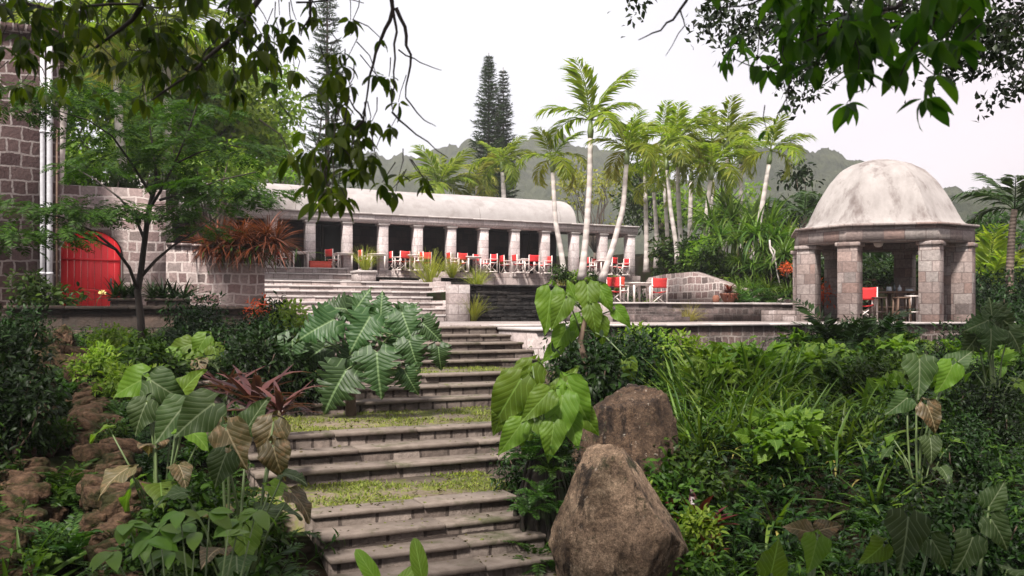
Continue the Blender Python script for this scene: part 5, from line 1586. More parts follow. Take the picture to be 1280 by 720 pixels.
def placed(root, lib, i, mat, px, py, Y, Lpx, ang, stalk_from=None, toward=.35, face=(0, -1, .45), tr=.009):
    """a leaf whose middle shows at a photo pixel, tip pointing along ang (degrees, 0 right, 90 up)"""
    a = R(ang); d = Vector((math.cos(a), -toward, math.sin(a))).normalized()
    L = Lpx * .82 / F * Y
    c = P(px, py, Y); b = c - d * L * .38
    add_leaf(root, lib, i, mat, b, d, Vector(face) + Vector((-.35 * math.cos(a), 0, 0)), L)
    if stalk_from is not None:
        s = Vector(stalk_from); m = s.lerp(b, .55) + Vector((0, .06, .12 * (b - s).length))
        MB().tube([s, s.lerp(m, .5) + Vector((0, .02, .02)), m, b], [tr * 1.7, tr * .8], 6).build('stalk', B_STEM, root, smooth=True)

# ---------------------------------------------------------------- undergrowth masses
def in_stair(u, t, pad=0.0):
    lo = np.interp(t, [6, 8.3, 8.4, 10.2, 10.3, 12.8, 12.9, 15.8], [1.9, 1.85, 1.62, 1.6, 1.9, 2.0, 2.7, 2.7]) - pad
    hi = np.interp(t, [6, 8.3, 8.4, 10.2, 10.3, 12.8, 12.9, 15.8], [4.0, 4.1, 4.5, 4.8, 5.4, 6.1, 7.0, 7.6]) + pad
    return (u > lo) & (u < hi) & (t < 16)
far_wall = lambda u, t: (t > 13.2) & (((u > 8.6) & (u < 15.8)) | ((u > 18.6) & (u < 22)))
def in_channel(x, y, w=.45):
    d = CH1 - CH0; s = ((x - CH0[0]) * d[0] + (y - CH0[1]) * d[1]) / (d @ d)
    q = np.hypot(x - CH0[0] - s * d[0], y - CH0[1] - s * d[1])
    return (q < w) & (s > -.4) & (s < 1.05)
def scatter(n, u0, u1, t0, t1, seed, pad=.05, keep=None):
    r = np.random.default_rng(seed); u = r.uniform(u0, u1, n); t = r.uniform(t0, t1, n)
    x = u * CU - t * SU; y = u * SU + t * CU
    m = ~in_stair(u, t, pad) & ~in_channel(x, y) & (y > 3.4) & (np.abs(x) < .62 * y + 1.2) & (np.abs(x) + y > 4.2)
    if keep is not None: m &= keep(x, y, u, t)
    x, y = x[m], y[m]
    return np.c_[x, y, ground_z(x, y)], r
def shoot_tpl(seed, leaf, n, h, ll, e=(.0, .9), lean=.15):
    r = np.random.default_rng(seed); mb = MB()
    z = np.linspace(.12, 1, n) * h; a = np.arange(n) * 2.4 + r.uniform(-.4, .4, n); el = r.uniform(*e, n)
    mb.tube([(0, 0, 0), (lean * h * .4, 0, h * .5), (lean * h, .02, h)], [.006, .003], 3, False)
    p = np.c_[lean * z, 0 * z, z]
    d = np.c_[np.cos(a) * np.cos(el), np.sin(a) * np.cos(el), np.sin(el)]
    mb.inst(leaf, p, d, np.array([0, 0, 1.]) + r.normal(size=(n, 3)) * .3, ll * r.uniform(.7, 1.2, n) * (1 - .35 * np.linspace(0, 1, n)))
    V, Q, uv = mb.tpl()
    return V, Q, uv
SH = [shoot_tpl(i, blade(1, .34, p_lance, 3, .25, .6), 11, .40, .15) for i in range(4)]
SHN = [shoot_tpl(9 + i, blade(1, .22, p_lance, 3, .25, .9), 16, .42, .17, (.1, 1.1)) for i in range(3)]
SHO = [shoot_tpl(20 + i, blade(1, .6, p_oval, 3, .2, .5), 8, .36, .13, (-.2, .6)) for i in range(3)]
def mass(name, pts, r, tpls, mat, label, smin, smax, lean=.35, zoff=-.03):
    mb = MB(); k = len(pts); w = r.integers(0, len(tpls), k)
    sc = r.uniform(smin, smax, k)
    n = np.c_[r.normal(size=k) * lean, r.normal(size=k) * lean, np.ones(k)]
    rot = r.uniform(0, 6.28, k); f = np.c_[np.cos(rot), np.sin(rot), 0 * rot]
    f = unit(f - unit(n) * (f * unit(n)).sum(1)[:, None])
    for i, tp in enumerate(tpls):
        m = w == i
        mb.inst(tp, pts[m] + [0, 0, zoff], f[m], n[m], sc[m])
    o = mb.build(name, mat)
    return tag(o, label, 'undergrowth', kind='stuff')
patch = lambda x, y, s: np.sin(x * 1.1 + s) + np.sin(y * 1.3 - s * 2) + np.sin((x + y) * .7 + s * 3)
pts, r = scatter(5200, 3.9, 19, 3, 15.7, 1, keep=lambda x, y, u, t: (patch(x, y, 1) > -.6) & ~far_wall(u, t))
mass('undergrowth', pts, r, SHN, L_MID, 'leafy narrow leaved ground cover on the right hand slope', .6, 1.15)
pts, r = scatter(5200, 3.9, 19, 3, 15.7, 2, keep=lambda x, y, u, t: (patch(x, y, 1) < .5) & ~far_wall(u, t))
mass('undergrowth', pts, r, SH, L_DARK, 'dark bushy ground cover on the right hand slope', .6, 1.2)
pts, r = scatter(1500, 7.5, 20, 10.5, 15.75, 3, keep=lambda x, y, u, t: (patch(x, y, 2) > -.7) & (t > 11.5 + .6 * np.sin(u)) & ((t < 13.8) | (u > 15) | (u < 8.6)))
mass('undergrowth', pts, r, SHO, L_LIGHT, 'light rounded leaves along the foot of the terrace wall', .6, 1.15)
pts, r = scatter(4200, -9, 2.3, 3, 20.2, 4, keep=lambda x, y, u, t: patch(x, y, 4) > -.8)
mass('undergrowth', pts, r, SHN, L_MID, 'leafy ground cover left of the stair', .55, 1.05)
pts, r = scatter(3600, -9, 2.6, 3, 20.2, 5, keep=lambda x, y, u, t: patch(x, y, 4) < .6)
mass('undergrowth', pts, r, SH, L_DARK, 'dark bushy ground cover left of the stair', .6, 1.15)
pts, r = scatter(900, 2.2, 4.1, 13.2, 20.2, 6)
mass('undergrowth', pts, r, SH, L_DARK, 'dark ground cover below the parapet beside the top steps', .7, 1.3)
# bank above the curved wall
r = np.random.default_rng(61); x = r.uniform(4, 17, 9000); y = r.uniform(26, 47, 9000); u, t = to_ut(x, y)
ub = np.interp(t, [21, 23, 27, 30, 41, 60], [20.75, 20.15, 20.25, 21.15, 28.05, 36.0])
m = (u > ub - .02) & (u < ub + 9) & (t > 22)
pts = np.c_[x, y, ground_z(x, y)][m]
mass('undergrowth', pts, r, SHO, L_MID, 'leafy ground cover on the bank above the curved wall', 1.0, 2.0)
r = np.random.default_rng(62); u = r.uniform(21.5, 34, 2600); t = r.uniform(13, 24, 2600); x = u * CU - t * SU; y = u * SU + t * CU
mk = np.hypot(x - gxc, y - gyc) > 2.6
pts = np.c_[x, y, ground_z(x, y)][mk]
mass('undergrowth', pts, r, SH, L_DARK, 'dark ground cover right of and behind the gazebo', 1.0, 2.0)

# turf and fallen leaves on the landings and steps
def lawn(u0, u1, t0, t1, z0, z1, n, seed, label, lf=40):
    r = np.random.default_rng(seed); u = r.uniform(u0, u1, n); t = r.uniform(t0, t1, n)
    keep = (np.sin(u * 5 + seed) + np.sin(t * 9 + u * 3) + r.normal(size=n) * .6) > -.15; u, t = u[keep], t[keep]; n = len(u)
    z = z0 + (z1 - z0) * (t - t0) / (t1 - t0)
    p = np.c_[u * CU - t * SU, u * SU + t * CU, z]
    d = outward(n, r, .2, 1.4)
    o = MB().inst(blade(1, .35, p_blade, 2, .3, .6), p, d, -d * [1, 1, 0] + [0, 0, .5], r.uniform(.02, .055, n)).build('grass', L_LAWN)
    tag(o, label, 'grass', kind='stuff')
L_LAWN = leafmat('short_turf', (.10, .145, .018), (.28, .31, .05), .6, .3)
lawn(1.5, 4.15, 8.32, 9.3, -1.77, -1.735, 9000, 1, 'short mossy turf on the lowest landing')
lawn(1.4, 5.3, 10.27, 11.6, -1.33, -1.275, 13000, 2, 'short mossy turf on the second landing')
lawn(1.7, 7.0, 12.82, 13.84, -.89, -.865, 9000, 3, 'short bright turf on the top landing')
r = np.random.default_rng(77)
fl = []
def strew(n, u0, u1, t0, t1, zf):
    u = r.uniform(u0, u1, n); t = r.uniform(t0, t1, n)
    for a, b in zip(u, t): fl.append(ut(a, b, zf(b) + .008))
for (a, b, nos, te) in ((1.95, 3.95, [(6.55, -2.40), (6.85, -2.26), (7.12, -2.13), (7.40, -2.0), (7.69, -1.88), (8.0, -1.75)], 8.3), (1.7, 4.8, [(9.31, -1.59), (9.62, -1.45), (9.97, -1.31)], 10.25), (2.2, 6.1, [(11.62, -1.14), (12.05, -1.0), (12.52, -.87)], 12.8)):
    for i, (t0, z0) in enumerate(nos):
        t1 = nos[i + 1][0] if i + 1 < len(nos) else te
        strew(30, a, b, t0 + .03, t1 - .02, lambda q, z0=z0: z0)
strew(190, 1.5, 4.15, 8.35, 9.3, lambda q: -1.745); strew(240, 1.5, 5.3, 10.3, 11.6, lambda q: -1.29); strew(60, 2.6, 7, 12.9, 13.8, lambda q: -.86)
fl = np.array(fl); k = len(fl)
o = MB().inst(blade(1, .5, p_oval, 3, .35, .8), fl, np.c_[r.normal(size=k), r.normal(size=k), r.normal(size=k) * .12], np.c_[r.normal(size=k) * .3, r.normal(size=k) * .3, np.ones(k)], r.uniform(.025, .07, k)).build('fallen_leaves', L_DRY)
tag(o, 'small fallen leaves strewn over the steps and landings', 'fallen leaves', kind='stuff')

# ---------------------------------------------------------------- boulders, old channel, stump
from mathutils import noise as mn
def boulder(c, rx, ry, rz, seed, label, peak=(0, 0), mat=None, name='boulder', cat='boulder', facet=.35, rot=0, taper=(.52, .45), planes=()):
    bm = bmesh.new(); bmesh.ops.create_icosphere(bm, subdivisions=6, radius=1)
    o_ = Vector((seed * 3.1, seed * 1.7, seed * .9))
    rp = random.Random(seed + 5); PL_ = list(planes) + [(rp.gauss(0, 1), rp.gauss(0, 1), rp.gauss(0, 1), rp.uniform(.76, .96)) for _ in range(28)]
    PL_ = [(Vector(q[:3]).normalized(), q[3]) for q in PL_]
    for v in bm.verts:
        p = v.co.copy()
        for n_, d_ in PL_:
            e_ = p.dot(n_) - d_
            if e_ > 0: p -= n_ * e_ * .97
        d = 1 + .05 * mn.noise(p * 1.1 + o_) + .035 * mn.noise(p * 2.7 + o_) + .035 * abs(mn.noise(p * 5 + o_)) + .018 * mn.noise(p * 11 + o_) + .012 * mn.noise(p * 26 + o_) + .008 * mn.noise(p * 55 + o_)
        cell = mn.voronoi(p * 1.4 + o_)[0]
        d -= facet * .28 * (cell[1] - cell[0] < .12) * (.12 - (cell[1] - cell[0])) / .12
        p = p * d
        up = max(0, p.z)
        p.x *= 1 - taper[0] * up; p.y *= 1 - taper[1] * up
        p.x += peak[0] * up * up; p.y += peak[1] * up * up
        v.co = Matrix.Rotation(rot, 3, 'Z') @ Vector((p.x * rx, p.y * ry, p.z * rz))
    me = bpy.data.meshes.new(name); bm.to_mesh(me); bm.free()
    for p in me.polygons: p.use_smooth = True
    me.materials.append(mat or M_BOULDER)
    o = bpy.data.objects.new(name, me); COL.objects.link(o); o.location = c
    return tag(o, label, cat)
boulder(P(768, 660, 7.75), .60, .5, .86, 2, 'big upright brown boulder with a pale scraped face right of the lowest steps', (-.06, 0), taper=(.40, .4), facet=0, planes=((.80, -.15, .60, .66), (-.1, -.1, 1, .80), (-.97, -.2, .22, .74), (-.12, -.95, .28, .74), (.3, -.9, .1, .85)))
boulder(P(787, 575, 9.9), .66, .55, 1.0, 9, 'lower dark brown boulder behind the upright one', (.05, 0), M_BOULDER2, facet=.1, taper=(.12, .2), planes=((-.1, -.25, 1, .72), (.97, -.1, .2, .85), (.2, -.9, .35, .8)))
stp = P(682, 660, 8.7); stt = thing('tree_stump', stp, 'dark mossy root stump beneath the large leaved plant', 'stump')
r_ = np.random.default_rng(21); mb = MB()
for i in range(90):
    a = r_.uniform(0, 6.28); q = r_.uniform(.05, .16); q2 = q + r_.uniform(.05, .22); h0 = r_.uniform(.45, .80)
    p0 = stp + Vector((math.cos(a) * q, math.sin(a) * q, h0)); p1 = stp + Vector((math.cos(a + .2) * q2, math.sin(a + .2) * q2, -.2))
    mb.tube(limb_path([p0, p0.lerp(p1, .5) + Vector((math.cos(a) * .05, math.sin(a) * .05, 0)), p1], r_), [r_.uniform(.006, .02), r_.uniform(.012, .03)], 5)
mb.build('roots', B_ROOT, stt, smooth=True)
mb = MB().lathe(stp, [(.30, -.3), (.27, 0), (.22, .25), (.17, .5), (.14, .7), (.05, .78)], 14); mb.build('core', B_ROOT, stt, smooth=True)
def rock_curb(pts, w, h, label, seed):
    n = 90; m = 12; P_ = np.array([tuple(q) for q in pts]); s = np.linspace(0, len(P_) - 1, n)
    C = np.stack([np.interp(s, np.arange(len(P_)), P_[:, k]) for k in range(3)], 1)
    tn = unit(np.gradient(C, axis=0)); sd = unit(np.cross(tn, (0, 0, 1.)))
    a = np.linspace(-.25 * math.pi, 1.25 * math.pi, m); V = []
    for i in range(n):
        for q in a:
            c, s_ = math.cos(q), math.sin(q)
            x = math.copysign(abs(c) ** .5, c) * w / 2; z = math.copysign(abs(s_) ** .5, s_) * h / 2 - h / 2
            p = C[i] + sd[i] * x + np.array([0, 0, z])
            v = Vector(p); nn = .09 * mn.noise(v * 1.6 + Vector((seed, 0, 0))) + .07 * mn.noise(v * 5) + .03 * mn.noise(v * 13)
            cs = mn.voronoi(v * 3.2)[0]; nn -= .05 * (cs[1] - cs[0] < .14)
            V.append(p + (sd[i] * c + np.array([0, 0, s_])) * nn)
    Q = [(i * m + j, (i + 1) * m + j, (i + 1) * m + j + 1, i * m + j + 1) for i in range(n - 1) for j in range(m - 1)]
    return MB().add(V, Q)
cc = thing('stone_channel', (-4.6, 10, gz(-4.6, 10)), 'ruined mossy stone water channel climbing to the parapet at the left', 'channel')
rc = [P(168, 735, 6.5), P(146, 632, 7.9), P(128, 560, 9.4), P(112, 497, 11.2), P(97, 444, 13.6)]
lc = [P(-20, 735, 6.6), P(30, 612, 8.4), P(44, 553, 9.9), P(54, 496, 11.8), P(62, 436, 14.6)]
_b = bmesh.new(); bmesh.ops.create_icosphere(_b, subdivisions=3, radius=1)
_b.verts.ensure_lookup_table()
SV = np.array([v.co[:] for v in _b.verts]); SF = np.array([[v.index for v in q.verts] for q in _b.faces]); _b.free()
def stones(pts, w, seed, step=.075, lay=5):
    r = np.random.default_rng(seed); mb = MB(); A = np.array([tuple(q) for q in pts])
    seg = np.linalg.norm(np.diff(A, axis=0), axis=1); cum = np.r_[0, np.cumsum(seg)]
    for L in range(lay):
        d = 0
        while d < cum[-1]:
            c = np.array([np.interp(d, cum, A[:, k]) for k in range(3)])
            tn = unit(np.array([np.interp(min(d + .2, cum[-1]), cum, A[:, k]) - np.interp(max(d - .2, 0), cum, A[:, k]) for k in range(3)]))
            sd = unit(np.cross(tn, (0, 0, 1.))); l = step * r.uniform(.7, 1.7)
            c = c + sd * r.normal() * .075 + np.array([0, 0, -.09 - .10 * L + r.normal() * .03])
            if L == 0 and r.random() < .3: d += l; continue
            V = np.sign(SV) * np.abs(SV) ** .6
            o = Vector((d * 3 + seed, L * 7, 0))
            V = V * np.array([1 + .32 * mn.noise(Vector(v) * 1.5 + o) + .14 * mn.noise(Vector(v) * 4 + o) for v in SV])[:, None]
            V = V * [w * .42 * r.uniform(.6, 1.2), l * .75, .075 * r.uniform(.8, 1.4)]
            a = r.normal() * .22; V = np.c_[V[:, 0] * math.cos(a) - V[:, 1] * math.sin(a), V[:, 0] * math.sin(a) + V[:, 1] * math.cos(a), V[:, 2] + V[:, 0] * r.normal() * .25]
            mb.add(c + V[:, :1] * sd + V[:, 1:2] * tn + V[:, 2:3] * np.array([0, 0, 1.]), None, SF)
            d += l
    return mb
rc = [q + Vector((0, 0, .16)) for q in rc]; lc = [q + Vector((0, 0, .16)) for q in lc]
stones(rc, .40, 2).build('curb', M_CHANNEL, cc, smooth=True)
stones(lc, .42, 6).build('curb', M_CHANNEL, cc, smooth=True)
rock_curb([q - Vector((0, 0, .2)) for q in rc], .16, .6, '', 3).build('curb_core', M_SOIL, cc, smooth=True)
rock_curb([q - Vector((0, 0, .2)) for q in lc], .16, .6, '', 4).build('curb_core', M_SOIL, cc, smooth=True)
mid = [(a + b) / 2 - Vector((0, 0, .56)) for a, b in zip(rc, lc)]
rock_curb(mid, .7, .3, '', 9).build('channel_bed', M_SOIL, cc, smooth=True)
boulder(P(44, 432, 15.0) , .28, .25, .4, 11, 'pale mossy stone post at the top of the old channel', (0, 0), M_CHANNEL, 'stone_post', 'stone')
boulder(P(78, 428, 15.4), .24, .22, .33, 12, 'broken stone lump beside the stone post under the parapet', (0, 0), M_CHANNEL, 'broken_stone', 'stone')

# ---------------------------------------------------------------- hero plants
# overhanging ribbed philodendron
pb_ = on_ground(440, 11.6)
ph = thing('philodendron', pb_, 'huge ribbed philodendron leaning over the steps from the left', 'plant')
core = P(455, 438, 11.9)
MB().tube([pb_ - Vector((0, 0, .15)), pb_.lerp(core, .5) + Vector((-.1, 0, 0)), core], [.08, .05], 8).build('stem', B_STEM_BROWN, ph, smooth=True)
for i, (px, py, dy, Lp, an, tw_, k) in enumerate([
    (398, 409, -.1, 66, 208, .3, 0), (452, 413, -.3, 66, 242, .45, 0), (472, 463, -.5, 74, 276, .4, 1), (420, 484, -.4, 78, 242, .4, 1), (508, 406, -.2, 58, 292, .45, 0), (516, 441, -.3, 52, 288, .3, 1),
    (512, 475, -.3, 46, 300, .3, 2), (537, 412, -.2, 46, 318, .3, 1), (549, 446, -.2, 40, 276, .2, 2), (446, 383, .3, 62, 60, .1, 0), (417, 384, .2, 48, 172, .2, 1), (476, 387, .2, 52, 88, .0, 0), (504, 390, .2, 46, 40, .1, 0),
    (364, 442, .0, 60, 268, .3, 1), (388, 445, .2, 60, 214, .3, 2), (436, 446, .1, 58, 214, .3, 1), (493, 432, .1, 48, 250, .3, 1), (404, 424, .4, 50, 170, .2, 2)]):
    placed(ph, PHIL, k, L_PHILO, px, py, 11.7 + dy, Lp * 1.03, an, core + Vector((random.uniform(-.1, .1), random.uniform(-.1, .1), random.uniform(-.3, .1))), tw_, tr=.011)
# large leaved plant on the stump
sb = P(682, 570, 8.7)
el = thing('elephant_ear', sb, 'large soft leaved elephant ear growing on the mossy stump right of the steps', 'plant')
for px, py, dy, Lp, an, tw_, k in [(635, 500, -.2, 92, 238, .1, 1), (672, 505, -.4, 62, 225, .3, 0), (640, 545, -.3, 60, 232, .3, 1), (662, 545, -.1, 55, 250, .3, 0), (700, 520, -.3, 80, 262, .4, 0), (722, 500, .0, 74, 300, .2, 1), (705, 482, .2, 60, 60, .1, 0), (735, 525, .1, 52, 310, .2, 1), (660, 470, .3, 60, 60, .0, 1), (648, 520, .0, 60, 236, .2, 2), (625, 525, -.1, 50, 245, .2, 2), (690, 548, -.4, 60, 262, .4, 1), (655, 480, .2, 74, 244, .1, 2), (716, 535, -.2, 54, 285, .4, 0)]:
    placed(el, EARN, k, L_EAR, px, py, 8.7 + dy, Lp * 1.08, an, sb + Vector((random.uniform(-.08, .08), random.uniform(-.06, .06), -.05)), tw_)
# tall climber with big leaves behind it
tb = on_ground(738, 11.6); th_ = P(728, 400, 11.6)
cl = thing('climbing_aroid', tb, 'tall climbing plant with big hanging leaves in front of the black wall', 'plant')
MB().tube([tb - Vector((0, 0, .1)), tb.lerp(th_, .4) + Vector((.06, 0, 0)), tb.lerp(th_, .8) + Vector((-.05, 0, 0)), th_ + Vector((.1, 0, .25))], [.06, .025], 8).build('stem', B_STEM_BROWN, cl, smooth=True)
for px, py, dy, Lp, an, tw_, k in [(686, 385, -.1, 74, 262, .2, 0), (700, 388, -.3, 56, 245, .4, 1), (735, 372, -.1, 62, 270, .5, 0), (757, 372, .1, 44, 300, .3, 1), (742, 398, -.2, 50, 282, .3, 1), (722, 408, .0, 46, 250, .3, 1), (752, 412, .1, 46, 280, .3, 2), (700, 425, 0, 54, 240, .3, 0), (690, 440, .1, 40, 222, .2, 1), (788, 462, -.6, 44, 285, .3, 2), (778, 395, .2, 40, 315, .2, 1), (716, 365, .2, 40, 110, .1, 0)]:
    placed(cl, EARN, k, L_EAR, px, py, 11.6 + dy, Lp * .98, an, th_ + Vector((random.uniform(-.05, .1), 0, random.uniform(-.4, .2))), tw_)
def lower_leaves(root, base, n, L, mats, seed, h=.55):
    r = random.Random(seed)
    for i in range(n):
        a = i * 2.399 + r.uniform(-.4, .4); q = r.uniform(.18, .5)
        tip = base + Vector((math.cos(a) * q, math.sin(a) * q, h * r.uniform(.35, 1.1)))
        m = base.lerp(tip, .6) + Vector((0, 0, .1))
        MB().tube([base, m, tip], [.010, .006], 5).build('stalk', B_STEM, root, smooth=True)
        e = r.uniform(-.9, .1); d = Vector((math.cos(a) * math.cos(e), math.sin(a) * math.cos(e), math.sin(e)))
        add_leaf(root, EARS, r.randrange(3), r.choice(mats), tip, d, Vector((math.cos(a) * .5, math.sin(a) * .5 - .2, .9)), L * r.uniform(.6, 1.15))
# left foreground elephant ears, some browning
for px, Y, lst, lb, sd in (
   (295, 6.6, [(292, 556, 0, 78, 300, .3, 0, 'b'), (335, 548, .4, 70, 255, .3, 1, 'b'), (245, 520, .2, 84, 218, .4, 1, 'd'), (345, 575, .1, 62, 285, .3, 2, 'b'), (318, 520, .5, 60, 60, .1, 0, 'd'), (275, 585, -.3, 60, 250, .3, 1, 'd')], 'elephant ear with browning leaves beside the second flight of steps', 1),
   (200, 7.4, [(205, 486, .2, 70, 330, .2, 2, 'd'), (165, 480, .3, 66, 205, .3, 1, 'e'), (215, 525, .0, 76, 235, .4, 0, 'd'), (175, 520, .1, 60, 250, .3, 1, 'd'), (235, 480, .4, 56, 50, .1, 0, 'e')], 'elephant ear with dull green leaves in the left foreground', 2),
   (255, 12.5, [(225, 435, .2, 44, 200, .3, 0, 'e'), (250, 432, .1, 42, 240, .3, 1, 'e'), (270, 445, 0, 40, 290, .3, 0, 'e'), (240, 455, -.2, 40, 260, .3, 1, 'e'), (212, 448, -.1, 36, 230, .3, 1, 'e')], 'smaller glossy elephant ear under the brown parapet', 3)):
    b = on_ground(px, Y); t = thing('elephant_ear', b, lb, 'plant', 'elephant ears left of the stair')
    lower_leaves(t, b, 11, .30, [L_EAR_DULL, L_EAR_DULL, L_EAR, L_EAR_BROWN], sd, 1.0 if Y < 8 else .5)
    for x, y, dy, Lp, an, tw_, k, mt_ in lst:
        placed(t, EARS, k, {'b': L_EAR_BROWN, 'd': L_EAR_DULL, 'e': L_EAR}[mt_], x, y, Y + dy, Lp, an, b + Vector((random.uniform(-.08, .08), random.uniform(-.08, .08), 0)), tw_)
# right foreground elephant ears
for px, Y, lst, lb in (
   (1130, 5.4, [(1133, 672, 0, 84, 255, .4, 0, 'd'), (1095, 690, .1, 50, 215, .4, 1, 'e'), (1175, 690, .2, 56, 300, .3, 1, 'd')], 'big grey green elephant ear leaf at the bottom right'),
   (1010, 5.6, [(1002, 662, .2, 46, 160, .3, 1, 'b'), (1018, 690, .0, 56, 250, .4, 0, 'e'), (968, 700, .1, 58, 80, .2, 0, 'e'), (1035, 660, .3, 40, 20, .2, 1, 'b')], 'low elephant ear with one brown leaf at the bottom right'),
   (1150, 9.2, [(1150, 468, .1, 66, 262, .4, 0, 'd'), (1185, 470, 0, 52, 240, .3, 1, 'e'), (1165, 520, -.2, 48, 290, .3, 1, 'b'), (1125, 505, .1, 44, 215, .3, 1, 'd'), (1200, 450, .3, 46, 40, .1, 0, 'd')], 'tall dark elephant ear in the middle of the right slope'),
   (1225, 6.2, [(1210, 690, 0, 66, 240, .4, 1, 'd'), (1250, 665, .2, 58, 300, .3, 1, 'd'), (1245, 620, .3, 50, 60, .1, 0, 'd')], 'dark elephant ear in the bottom right corner'),
   (1245, 12.5, [(1225, 405, 0, 46, 200, .3, 0, 'd'), (1255, 400, .2, 50, 320, .3, 0, 'd'), (1240, 425, -.1, 48, 265, .4, 1, 'd'), (1270, 425, 0, 44, 300, .3, 1, 'd'), (1215, 430, .1, 42, 230, .3, 1, 'd'), (1240, 390, .2, 40, 90, .0, 0, 'd')], 'dark ribbed plant right of the gazebo at the right edge')):
    b = on_ground(px, Y); t = thing('elephant_ear', b, lb, 'plant', 'elephant ears on the right slope')
    lower_leaves(t, b, 9, .26, [L_EAR_DULL, L_EAR], int(px), .7)
    for x, y, dy, Lp, an, tw_, k, mt_ in lst:
        placed(t, EARS if Y != 12.5 else PHIL, k, {'b': L_EAR_BROWN, 'd': L_EAR_DULL, 'e': L_EAR}[mt_], x, y, Y + dy, Lp, an, b + Vector((random.uniform(-.06, .06), random.uniform(-.06, .06), 0)), tw_)
# banana leaves at the bottom edge
bb = on_ground(500, 4.6)
bn = thing('young_banana', bb, 'young banana plant with broad bright leaves at the bottom of the stair', 'plant')
BAN = [blade(1, .42, p_banana, 14, .12, dr, 3, .03) for dr in (.5, .9)]
for px, py, dy, Lp, an, tw_, k in [(524, 704, 0, 62, 100, .1, 0), (462, 712, .1, 60, 118, .2, 0), (500, 730, 0, 60, 60, .1, 1), (585, 735, .1, 46, 150, .2, 1)]:
    placed(bn, BAN, k, L_EAR, px, py, 4.6 + dy, Lp, an, bb, tw_, (0, -1, .5))
# leafy sapling in the left foreground
sbp = on_ground(240, 5.0); sap = thing('leafy_sapling', sbp, 'bright green oval leaved sapling in the left foreground', 'plant')
L_SAP = leafmat('sapling_leaf', (.075, .17, .020), (.17, .29, .045), .45, .4, .3)
SAPT = [blade(1, .5, p_oval, 6, .2, .5), blade(1, .46, p_oval, 6, .2, .9)]
r = random.Random(5)
for sx, sy in ((160, 655), (200, 660), (225, 640), (262, 640), (300, 650), (185, 675), (245, 665), (140, 690), (215, 690), (285, 670), (320, 640), (30, 620), (60, 640), (18, 640)):
    Y = 5.0 + r.uniform(-.25, .25)
    node = P(sx, sy, Y)
    far = sx < 100
    src = sbp + Vector((r.uniform(-.1, .1), 0, 0)) if not far else on_ground(60, 5.0)
    if far: continue
    MB().tube([src, src.lerp(node, .6) + Vector((0, 0, .08)), node], [.008, .004], 5).build('twig', B_STEM, sap)
    for j in range(5):
        a = r.uniform(0, 6.28); d = Vector((math.cos(a), math.sin(a) - .3, r.uniform(-.35, .25)))
        add_leaf(sap, SAPT, r.randrange(2), L_SAP, node, d, (0, -.4, 1), r.uniform(.12, .19))
# purple bromeliads
PROTO_R = {}
proto('purple', 'purple_bromeliad', 'bromeliad', f_rosette(L_PURPLE, 27, .62, [blade(1, .15, p_strap, 6, .35, d) for d in (.3, .7, 1.2)], 0, None, .2, 1.35))
for i, (px, Y, s, lb) in enumerate(((318, 10.2, 1.1, 'purple red bromeliad under the philodendron leaves'), (282, 10.8, .8, 'smaller purple bromeliad left of the larger one'), (350, 9.3, .8, 'purple bromeliad nearest the steps'))):
    b = P(px, {318: 492, 282: 478, 350: 500}[px], Y - .6); b.z -= .12; place('purple', b, None, s, lb, 'purple bromeliads left of the stair')
# red ti plants
proto('ti', 'red_ti_plant', 'plant', f_rosette(L_TI, 12, .42, [blade(1, .26, p_lance, 6, .3, d) for d in (.3, .7)], .32, B_STEM, .5, 1.4))
for px, Y, s, lb in ((873, 8.6, 1.0, 'dark red ti plant with upright leaves right of the boulders'), (838, 8.9, .7, 'small red ti plant between the boulders and the strap grass'), (955, 7.0, .45, 'tiny purple red plant low on the right slope'), (885, 8.2, .7, 'short red ti plant just right of the upright one')):
    place('ti', on_ground(px, Y), None, s, lb, 'red ti plants right of the boulders')
# big rust coloured bromeliad on the wall end
q = P(303, 302, 23.7)
rb = thing('rust_bromeliad', q, 'huge rust red bromeliad clump on the right end of the rubble wall', 'bromeliad')
r_ = np.random.default_rng(9); mb = MB()
for dx, dz in ((-.6, .05), (.05, .15), (.65, .2), (.35, -.1), (-.25, -.1), (.9, .0), (-.9, -.05)):
    n = 190; d = outward(n, r_, -.5, 1.4)
    mb.inst(blade(1, .048, p_strap, 6, .4, .8), np.array(tuple(q)) + [dx, -.15, dz - .1] + d * .05, d, np.array([0, 0, 1.]) - d * [.6, .6, 0] + r_.normal(size=(n, 3)) * .3, r_.uniform(.45, .9, n))
mb.build('foliage', L_BROMEL, rb)
n = 130; d = outward(n, r_, -.6, .9)
MB().inst(blade(1, .075, p_strap, 6, .4, 1.0), np.array(tuple(q)) + [.1, -.2, -.2] + r_.normal(size=(n, 3)) * [.55, .08, .12], d, np.array([0, 0, 1.]) - d * [.6, .6, 0], r_.uniform(.4, .75, n)).build('green_leaves', L_MID, rb)

